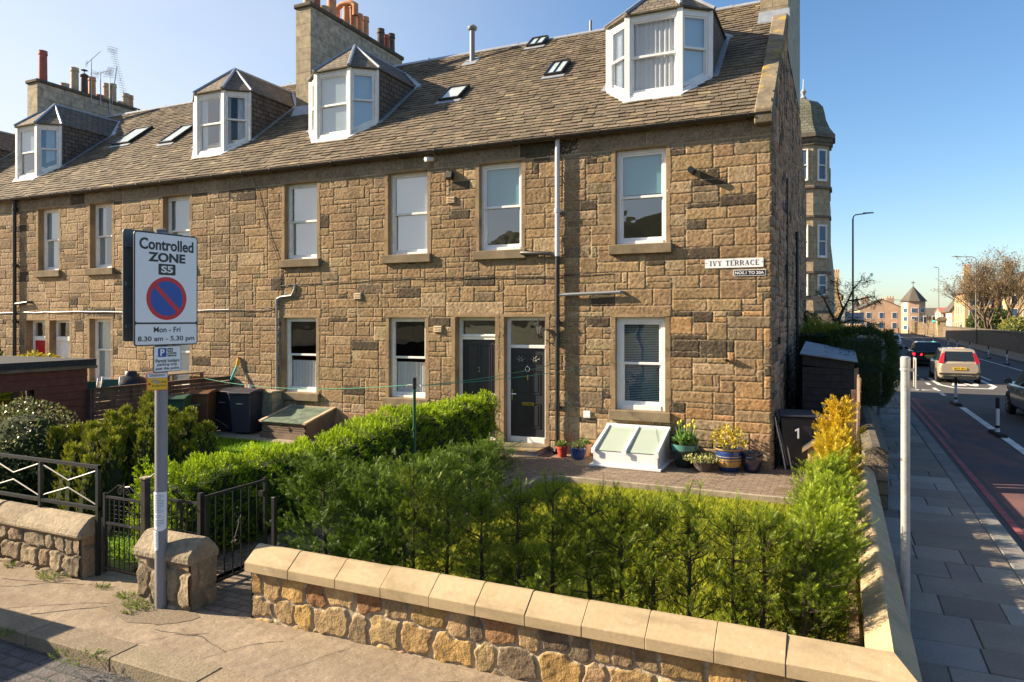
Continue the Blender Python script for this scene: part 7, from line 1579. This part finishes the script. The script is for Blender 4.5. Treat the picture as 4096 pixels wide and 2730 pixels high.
def traffic(label, loc, lit): 
    t = thing('traffic_light', label, 'traffic light', loc, 0, 'traffic lights at the far junction'); MB().tube([(0, 0, 0), (0, 0, 2.6)], .06, 8).build('post', 'lamppost', t); k = MB(); k.box(-.17, .17, -.12, .10, 2.3, 3.3); k.build('signal_head', 'black', t); k = MB(); k.box(-.25, .25, .101, .115, 2.2, 3.4); k.build('backing_board', 'signwhite', t)
    for i, z in enumerate((3.1, 2.8, 2.5)): k = MB(); k.tube([(0, -.121, z), (0, -.14, z)], .10, 12); k.build('lens', 'green_on' if (i == 2 and lit) else 'sootpot', t)
    return t
traffic('traffic light showing green, in front of the old wall pillar', (15.2, 121.5, 0), True); traffic('dark traffic light seen from behind, beside the green one', (14.0, 122, 0), False); t = traffic('green traffic light glimpsed between the branches left of the tall lamp', (1.05, 52.1, -.5), True)
RSG = thing('road_sign', 'white direction sign glimpsed beyond the hedge beside the tall lamp', 'sign', (2.3, 56, 0)); MB().tube([(-.5, 0, 0), (-.5, 0, 3.4)], .05, 8).build('post', 'lamppost', RSG); k = MB(); k.box(-.75, .85, -.08, -.05, 2.4, 3.4); k.build('sign_panel', 'signwhite', RSG); k = MB(); k.box(-.5, .6, -.085, -.081, 2.95, 3.0); k.box(-.5, .3, -.085, -.081, 2.7, 2.75); k.box(-.1, -.05, -.085, -.081, 2.75, 3.2); k.build('route_lines', 'signblue', RSG); RSG.rotation_euler = (0, 0, -.3)

# ------------------------------------------------------------------ corner tenement with its turret
M['tstone'] = brick_mat('tenement_stone', (.42, .32, .20), (.33, .255, .165), (.22, .175, .12), .9, .38, .012, swap=(0, 2, 1), bstr=.4); M['tstone2'] = brick_mat('tenement_side', (.30, .235, .15), (.24, .19, .13), (.15, .12, .09), .9, .38, .012, swap=(1, 2, 0), bstr=.4)
M['fishscale'] = brick_mat('turret_slates', (.17, .17, .12), (.11, .11, .08), (.04, .04, .035), .20, .15, .008, swap=(0, 2, 1), bstr=.9); M['darkstone'] = pm('sooty_stone', (.14, .115, .09), .9, var=(5, .3))
TN = thing('tenement', 'tall corner tenement with an octagonal turret and bell shaped slate roof', 'tenement'); cx, cy, ra = -.50, 24.6, 1.19; Rr = ra / math.cos(PI / 8)
octa = lambda s, n=8: [(cx + Rr * s * math.cos(PI / 8 + i * PI / 4), cy + Rr * s * math.sin(PI / 8 + i * PI / 4)) for i in range(n)]
k = MB(); k.box(-16, .50, 24.75, 50, 0, 11.6); k.box(-16, .44, 50.01, 112, 0, 9.5); k.build('wall', 'tstone2', TN); k = MB()  # lower rear block added, its height shaped to shade the far road wall
for z0, z1, s in ((3.2, 5.0, 1.), (5.1, 7.7, 1.), (7.8, 9.1, 1.), (9.2, 11.2, 1.0)): k.prism(octa(s), 'z', z0, z1)
k.build('turret', 'tstone', TN); k = MB()
for z0, z1, s in ((5.0, 5.1, 1.07), (7.7, 7.8, 1.07), (9.1, 9.2, 1.10), (11.2, 11.35, 1.08), (11.35, 11.55, 1.13), (11.55, 11.75, 1.22), (3.05, 3.2, 1.08)): k.prism(octa(s), 'z', z0, z1)
k.box(-1.0, 0, 24.4, 24.8, 3.06, 11.7); k.build('string_course', 'darkstone', TN); k = MB(); vs = []; prf = [(1.20, 11.75), (1.02, 12.08), (.88, 12.5), (.82, 12.9), (.76, 13.2), (.55, 13.5), (.24, 13.68), (.05, 13.82)]
for s, z in prf: vs += [(x, y, z) for x, y in octa(s)]
k.add(vs, [(i * 8 + j, i * 8 + (j + 1) % 8, (i + 1) * 8 + (j + 1) % 8, (i + 1) * 8 + j) for i in range(len(prf) - 1) for j in range(8)]); k.build('turret_roof', 'fishscale', TN)
k = MB(); k.lathe([(.05, 13.75), (.16, 13.82), (.07, 13.95), (.12, 14.08), (.15, 14.14), (.10, 14.2), (.03, 14.3), (.015, 14.75), (.002, 14.8)], (cx, cy, 0), 10); k.build('finial', 'galv', TN, smooth=50)
for fi in (-90, -135, -45):
    a = R(fi); nx_, ny_ = math.cos(a), math.sin(a); u = Vector((-ny_, nx_, 0)) 
    if u.x < 0 and fi != -45: u = -u
    u = Vector((0, 0, 1)).cross(Vector((nx_, ny_, 0)))
    for z0, z1 in ((3.9, 5.85 - .9 + .0), (5.75, 7.35), (9.45, 11.0)):
        o = Vector((cx + nx_ * (ra + .004), cy + ny_ * (ra + .004), 0)) - u * .27; window(TN, frame((o.x, o.y, 0), u) @ Matrix.Translation((0, -.095, 0)), .54, z0, z1, fr=.05, rail=.03, curtain=None, blind=0, glass=('glassdark', 'glassdark')) if 'glassdark' in M else (M.__setitem__('glassdark', pm('tenement_pane', (.055, .10, .17), .2, spec=.3)), window(TN, frame((o.x, o.y, 0), u) @ Matrix.Translation((0, -.095, 0)), .54, z0, z1, fr=.05, rail=.03, glass=('glassdark', 'glassdark')))
k = MB(); k.box(-1.8, .82, 23.3, 24.74, 2.35, 3.05); k.build('shop_cornice', 'darkstone', TN); k = MB(); k.box(-1.8, .60, 23.5, 24.74, 0.0, 2.34); k.build('shop_front', 'white', TN)
k = MB(); k.box(.502, .62, 24.9, 25.6, 0, 11.9); k.build('downpipe', 'darkstone', TN); k = MB(); k.box(-.1, .72, 26.5, 27.3, 9.0, 10.6); k.build('gable_stone', 'skew', TN); k = MB(); k.prism([(24.75, 11.6), (50, 11.6), (46, 14.4), (29, 14.4)], 'x', -15.8, .3); k.build('roof', 'fishscale', TN); k = MB(); k.box(-.30, -.10, 23.68, 23.72, 3.45, 3.75); M['orange'] = pm('orange_plastic', (.8, .28, .03), .5); k.build('alarm_box', 'orange', TN); settle(TN, (-6, 30, 0))

# old tree leaning over the hedge
TR = thing('old_tree', 'gnarled old tree with sparse drooping twigs behind the lean-to shed', 'tree', (.3, 11.2, 0)); k = MB(); rnd = random.Random(5); P = []
def limb(pts, r0, r1, lv=0):
    n = len(pts); k.tube(pts, [r0 + (r1 - r0) * i / (n - 1) for i in range(n)], 6, cap=False)
    for a, b in zip(pts[(0 if lv else 2):], pts[(1 if lv else 3):]):
        a, b = Vector(a), Vector(b)
        for q in range(7 if lv else 4):
            p = a.lerp(b, rnd.random()); d = Vector((rnd.gauss(0, 1), rnd.gauss(0, .6), rnd.gauss(-.1, .6))).normalized() * rnd.uniform(.12, .34); e = p + d; f = e + Vector((d.x * .3, d.y * .3, -rnd.uniform(.02, .2))); k.tube([p, e, f], [.010, .006, .003], 4, cap=False)
            for w in range(13): t = rnd.random(); P.append((p.lerp(e, t * 2) if t < .5 else e.lerp(f, t * 2 - 1)) + Vector((rnd.gauss(0, .05), rnd.gauss(0, .05), rnd.gauss(0, .05))))
limb([(0, 0, 0), (.05, .3, .9), (.35, .8, 1.7), (.75, 1.2, 2.6), (.95, 1.4, 3.1)], .10, .05)
limb([(.75, 1.2, 2.6), (.55, 1.3, 3.05), (.35, 1.3, 3.5), (.1, 1.2, 3.75)], .04, .012, 1); limb([(.95, 1.4, 3.1), (1.1, 1.4, 3.4), (1.5, 1.45, 3.45), (1.85, 1.5, 3.55), (2.1, 1.5, 3.3)], .04, .010, 1); limb([(1.1, 1.4, 3.4), (1.25, 1.4, 3.75), (1.5, 1.4, 4.1), (1.75, 1.45, 4.0)], .03, .009, 1); limb([(.95, 1.4, 3.1), (.8, 1.4, 3.6), (.75, 1.4, 4.0), (.55, 1.4, 4.1)], .03, .010, 1)
limb([(.75, 1.2, 2.6), (1.2, 1.3, 2.75), (1.6, 1.4, 2.7), (2.1, 1.5, 2.55)], .035, .010, 1); limb([(.35, .8, 1.7), (.1, .9, 2.3), (-.1, .9, 2.7), (-.25, .9, 3.0)], .04, .012, 1); limb([(.35, .8, 1.7), (.6, .6, 2.2), (.2, .5, 2.5)], .03, .01, 1)
k.build('trunk', 'bark', TR); P = np.array([tuple(p) for p in P]); V, C = fronds(P, rng.randn(len(P), 3) + np.array([0, 0, -.2]), rng.uniform(.05, .10, len(P)), mixc((.05, .075, .014), (.20, .22, .05), rng.rand(len(P))), SPRIG); leafmesh('crown', V, C, 'shrubleaf', TR)
leafball('shrub', 'sunny small leaved bush between the gable and the old tree', 'shrub', [(-.1, 12.6, 2.0, 1.0, .8, 1.1), (.9, 13.5, 1.7, .9, .8, .9)], 5000, [(.24, .26, .04, .5), (.09, .13, .02, .5)], 26, (.07, .11))

# ------------------------------------------------------------------ far side of the main road
FWL = thing('boundary_wall', 'long old rubble wall beyond the far pavement under the bare tree', 'wall'); k = MB()
W0, W1 = (14.25, 44), (16.45, 121); WX = lambda y: W0[0] + (y - W0[1]) * (W1[0] - W0[0]) / (W1[1] - W0[1])
k.hexa([(WX(-40), -40, -.1), (WX(-40) + .4, -40, -.1), (W1[0] + .4, W1[1], -.1), (W1[0], W1[1], -.1)], [(WX(-40), -40, 1.62), (WX(-40) + .4, -40, 1.62), (W1[0] + .4, W1[1], 1.62), (W1[0], W1[1], 1.62)]); k.build('wall_body', 'dkrubble', FWL)
k = MB(); k.hexa([(WX(-40) - .04, -40, 1.622), (WX(-40) + .44, -40, 1.622), (W1[0] + .44, W1[1], 1.622), (W1[0] - .04, W1[1], 1.622)], [(WX(-40) + .12, -40, 1.78), (WX(-40) + .3, -40, 1.78), (W1[0] + .3, W1[1], 1.78), (W1[0] + .12, W1[1], 1.78)]); k.build('wall_top', 'cope_d', FWL); settle(FWL, (15.3, 80, 0))
PL = thing('gate_pillar', 'pale stone pillar ending the long wall near the far junction', 'pillar', (16.4, 122.2, 0)); k = MB(); k.box(-.6, .6, -.6, .6, 0, 2.6); k.build('shaft', 'tstone', PL); k = MB(); k.prism([(-.75, 2.6), (.75, 2.6), (.75, 2.85), (.4, 3.2), (-.4, 3.2), (-.75, 2.85)], 'y', -.75, .75); k.build('cap', 'skew', PL)
LW = thing('boundary_wall', 'low sunlit stone wall beside the octagonal tower', 'wall', (14.3, 146, 0)); k = MB(); k.box(-.3, 3.4, -.2, .2, 0, 2.3); k.build('wall_body', 'tstone', LW); k = MB()
for x in (-.4, 3.3): k.box(x, x + .6, -.35, .35, 0, 2.9)
k.build('gate_piers', 'tstone', LW)
def many_stemmed(seed, stems, levels=5):
    rnd = random.Random(seed); mb = MB(); tips = []
    def grow(p, d, L, r, lv):
        pts = [p]; q = p; dd = d.copy(); n = 3
        for i in range(n):
            dd = (dd + Vector((rnd.gauss(0, .10), rnd.gauss(0, .10), .05))).normalized(); q = q + dd * (L / n); pts.append(q)
        mb.tube(pts, [r * (1 - .45 * i / n) for i in range(n + 1)], 6 if lv < 2 else 3, cap=False)
        if lv >= levels: tips.append((q, dd)); return
        for k in range(3 if lv < 3 else 4):
            a = rnd.uniform(0, 2 * PI); nd = (dd + Vector((math.cos(a), math.sin(a), .12)) * rnd.uniform(.30, .66)).normalized()
            t = rnd.uniform(.45, 1.0) if k else 1.0; j = min(2, int(t * 3)); b = pts[j].lerp(pts[j + 1], t * 3 - j)
            grow(b, nd, L * rnd.uniform(.60, .84), r * .56, lv + 1)
    for i in range(stems):
        a = i * 2 * PI / stems + rnd.uniform(-.3, .3); s = rnd.uniform(.12, .62); grow(Vector((.25 * math.cos(a), .25 * math.sin(a), 0)), Vector((s * math.cos(a), s * math.sin(a), 1)).normalized(), 3.0 * rnd.uniform(.8, 1.15), .17, 0)
    return mb, tips
mb, tips = many_stemmed(21, 7)
bb_ = np.array(mb.V); sc_ = (10.8 / bb_[:, 2].max(), 10.6 / (bb_[:, 0].max() - bb_[:, 0].min()))
BT = thing('bare_tree', 'big rounded leafless tree behind the long wall at the right', 'tree', (16.9, 82.5, 0)); mb.build('trunk', 'twig', BT); BT.scale = (sc_[1], sc_[1], sc_[0])
P = np.array([tuple(t[0]) for t in tips]); D = np.array([tuple(t[1]) for t in tips]); n_ = len(P); V, C = fronds(P, D + rng.randn(n_, 3) * .5, rng.uniform(.35, .65, n_), mixc((.20, .145, .085), (.30, .23, .13), rng.rand(n_)), template(3, .5, .010, .8, .3)); leafmesh('crown', V, C, 'cypress', BT)
t2 = dup(BT, (22.6, 74, 0), 2.0, 'second leafless tree at the right edge behind the long wall'); t2.scale = (sc_[1] * .95, sc_[1] * .95, sc_[0] * .85)
mb, tips = tree_mesh(8, 5.0, .12, 4, .55, kids=(3, 3), ratio=.66, up=.45); ST2 = thing('bare_tree', 'small leafless street tree in front of the octagonal tower', 'tree', (15.6, 135, 0)); mb.build('trunk', 'twig', ST2); ST2.scale = (1, 1, 1.15)
leafball('shrub', 'dark green bush over the long wall left of the bare tree', 'shrub', [(17.3, 92, 2.3, 1.6, 1.6, 1.7), (18.6, 90, 2.6, 1.8, 1.8, 1.6)], 5000, [(.05, .085, .018, .6), (.10, .13, .03, .4)], 31, (.16, .26))
leafball('shrub', 'yellow green undergrowth behind the wall at the right edge', 'shrub', [(19.5, 66, 1.6, 2.2, 3, 1.4), (18, 76, 1.7, 1.6, 3, 1.4)], 6000, [(.26, .25, .05, .6), (.14, .17, .04, .4)], 32, (.14, .24))

def farhouse(name, label, cat, x0, x1, y0, y1, h, rh, wall, roof, wins=(), chim=(), rz=0., group=None, ridge='x'):
    t = thing(name, label, cat, ((x0 + x1) / 2, (y0 + y1) / 2, 0), rz, group); a, b = (x1 - x0) / 2, (y1 - y0) / 2; k = MB(); k.box(-a, a, -b, b, -.5, h)
    if rh and ridge == 'x': k.prism([(-b, h), (b, h), (0, h + rh)], 'x', -a, a)
    elif rh: k.prism([(-a, h), (a, h), (0, h + rh)], 'y', -b, b)
    k.build('walls', wall, t)
    if rh:
        k = MB(); e = .35
        if ridge == 'x':
            for s in (-1, 1): k.hexa([(-a - .1, s * (b + e), h - e * rh / b), (a + .1, s * (b + e), h - e * rh / b), (a + .1, 0, h + rh), (-a - .1, 0, h + rh)][::s], [(-a - .1, s * (b + e), h - e * rh / b + .2), (a + .1, s * (b + e), h - e * rh / b + .2), (a + .1, 0, h + rh + .2), (-a - .1, 0, h + rh + .2)][::s])
        else:
            for s in (-1, 1): k.hexa([(s * (a + e), -b - .1, h - e * rh / a), (0, -b - .1, h + rh), (0, b + .1, h + rh), (s * (a + e), b + .1, h - e * rh / a)][::s], [(s * (a + e), -b - .1, h - e * rh / a + .2), (0, -b - .1, h + rh + .2), (0, b + .1, h + rh + .2), (s * (a + e), b + .1, h - e * rh / a + .2)][::s])
        k.build('roof', roof, t)
    for (face, c, z, w, hh) in wins:
        k = MB()
        if face == 's': k.box(c - w / 2, c + w / 2, -b - .04, -b - .005, z, z + hh); f = k.build('window', 'white', t); k = MB(); k.box(c - w / 2 + .1, c + w / 2 - .1, -b - .06, -b - .041, z + .1, z + hh - .1); k.build('pane', 'glassdark', f)
        else: s = -1 if face == 'w' else 1; k.box(*sorted((s * (a + .005), s * (a + .04))), c - w / 2, c + w / 2, z, z + hh); f = k.build('window', 'white', t); k = MB(); k.box(*sorted((s * (a + .041), s * (a + .06))), c - w / 2 + .1, c + w / 2 - .1, z + .1, z + hh - .1); k.build('pane', 'glassdark', f)
    for (c, d, z, w, hh) in chim:
        k = MB(); k.box(c - w / 2, c + w / 2, d - .4, d + .4, h, z + hh); ch = k.build('chimney', wall, t); k = MB()
        for i in range(3): k.lathe([(.16, 0), (.13, .5)], (c - w / 3 + i * w / 3, d, z + hh), 8)
        k.build('chimney_pots', 'terracotta', ch)
    return t
M['fstone'] = pm('far_sandstone', (.40, .30, .19), .9, var=[(.6, .15), (4, .12)]); M['fpink'] = pm('far_pink_stone', (.46, .32, .22), .9, var=[(.6, .12), (4, .1)]); M['fgold'] = pm('far_golden_stone', (.50, .35, .18), .9, var=[(.6, .2), (4, .1)]); M['fcream'] = pm('cream_render', (.62, .50, .36), .85, var=(1, .1)); M['froof'] = pm('far_slate', (.10, .085, .07), .85, var=[(2, .2)]); M['fred'] = pm('red_tile', (.36, .13, .08), .85, var=(2, .2))
OT = thing('clock_tower', 'octagonal corner tower with a pointed slate roof and a round white clock face', 'tower', (15.3, 158.5, 0)); oc = lambda r: [(r * math.cos(PI / 8 + i * PI / 4), r * math.sin(PI / 8 + i * PI / 4)) for i in range(8)]
k = MB(); k.prism(oc(2.35), 'z', -.5, 6.7); k.build('walls', 'fpink', OT); k = MB(); o8 = oc(2.75); k.add([(x, y, 6.6) for x, y in o8] + [(0, 0, 9.9)], [(i, (i + 1) % 8, 8) for i in range(8)] + [tuple(reversed(range(8)))]); k.build('roof', 'froof', OT); k = MB(); k.tube([(0, 0, 9.8), (0, 0, 11)], .05, 5); k.box(-.35, .35, -.03, .03, 10.5, 10.65); k.build('weather_vane', 'gutter', OT)
for fi in (-112.5 + 22.5, -135, -45):
    a = R(fi); nx_, ny_ = math.cos(a), math.sin(a); u = Vector((0, 0, 1)).cross(Vector((nx_, ny_, 0))); ap = 2.35 * math.cos(PI / 8)
    for z in (.6, 2.4, 4.2): F_ = frame((nx_ * ap, ny_ * ap, 0), u); k = MB(); k.M = F_; k.box(-.55, .55, -.05, -.01, z, z + 1.05); f = k.build('window', 'white', OT); k = MB(); k.M = F_; k.box(-.45, .45, -.08, -.051, z + .1, z + .95); k.build('pane', 'glassdark', f)
a = R(-135); F_ = frame((math.cos(a) * 2.17, math.sin(a) * 2.17, 0), Vector((0, 0, 1)).cross(Vector((math.cos(a), math.sin(a), 0)))); disc(OT, F_, 0, 6.0, .48, 'signwhite', -.06, name='clock_face')
GFR = 'far sandstone houses at the end of the road'
wr_ = [('e', -38 + i * 4.2, z, 1.3, 1.5) for i in range(19) for z in (.8, 3.0)]
farhouse('terrace_row', 'long sunlit sandstone row running away left of the octagonal tower', 'houses', 4.0, 12.4, 161, 245, 5.2, 2.0, 'fpink', 'froof', wr_ + [('s', x, z, 1.0, 1.4) for x in (-2.5, 0, 2.5) for z in (.8, 3.)], [(2.2, -36 + i * 17, 6.4, 1.6, 1.2) for i in range(5)], rz=.03, group=GFR, ridge='y')
farhouse('gabled_house', 'gabled stone house with a wide chimney, left of the sunlit row', 'house', 5.4, 10.2, 228, 238, 5.0, 3.0, 'fstone', 'froof', [('s', 0, 3., 1.2, 1.6), ('s', 0, .5, 1.2, 1.6)], [(.6, 1, 8.2, 2.6, 1.4)], group=GFR, ridge='y')
t = thing('church_spire', 'slender spired turret left of the gabled house', 'turret', (5.9, 226, 0)); k = MB(); k.lathe([(1.1, 0), (1.1, 6.2)], (0, 0, 0), 8); k.build('walls', 'fstone', t); k = MB(); k.lathe([(1.3, 6.1), (.02, 9.6)], (0, 0, 0), 8); k.build('roof', 'froof', t)
farhouse('tenement', 'golden brown tenement end with a tall pinnacle just right of the corner tenement', 'tenement', -9, 1.45, 117, 150, 6.8, 2.4, 'fgold', 'froof', [('s', 3.8, z, 1.0, 1.6) for z in (1., 4.)], [(4.4, -14, 8.6, 1.0, 2.2)], ridge='y')
farhouse('long_block', 'long low block with a dark slate roof behind the traffic lights', 'house', 17.5, 28, 172, 182, 3.4, 1.9, 'fstone', 'froof', [('s', x, 1., 1.4, 1.4) for x in (-4, -1.5, 1, 3.5)], group=GFR)
farhouse('villa', 'cream bay fronted villa with a red roof beyond the wall pillar', 'house', 18.4, 21.4, 141, 150, 4.0, .9, 'fcream', 'fred', [('s', -.7, .6, 1., 1.6), ('s', .7, .6, 1., 1.6), ('s', -.7, 2.6, 1., 1.2), ('s', .7, 2.6, 1., 1.2), ('w', -2, 1, 1.2, 1.6)], group=GFR)
farhouse('villa', 'ornate cream villa with a striped front, just left of the bare tree', 'house', 18.9, 22.4, 131, 138.5, 4.6, 2.4, 'fcream', 'froof', [('s', -1., .6, 1., 1.7), ('s', 1., .6, 1., 1.7), ('s', 0, 3.0, 1.2, 1.6), ('w', -2, 2, 1.2, 1.6)], group=GFR, ridge='y')
for i, (x, y, w_, lab) in enumerate(((19.2, 119, 4.4, 'golden gabled tenement with a tall chimney behind the left of the bare tree'), (24.2, 116, 5.0, 'golden gabled tenement behind the middle of the bare tree'), (29.8, 112, 5.4, 'golden sandstone tenement behind the right of the bare tree'))):
    farhouse('tenement', lab, 'tenement', x, x + w_, y, y + 11, 7.4, 2.6, 'fgold', 'fred' if i == 2 else 'froof', [('s', -w_ / 2 + 1 + q * (w_ - 2) / 2, z, .9, 1.5) for q in range(3) for z in (.8, 3., 5.)] + [('w', q, z, 1., 1.5) for q in (-3, 0, 3) for z in (1., 3.6)], [(-w_ / 2 + .7, -3, 9.8, 1.1, 1.4)], group=GFR, ridge='y')
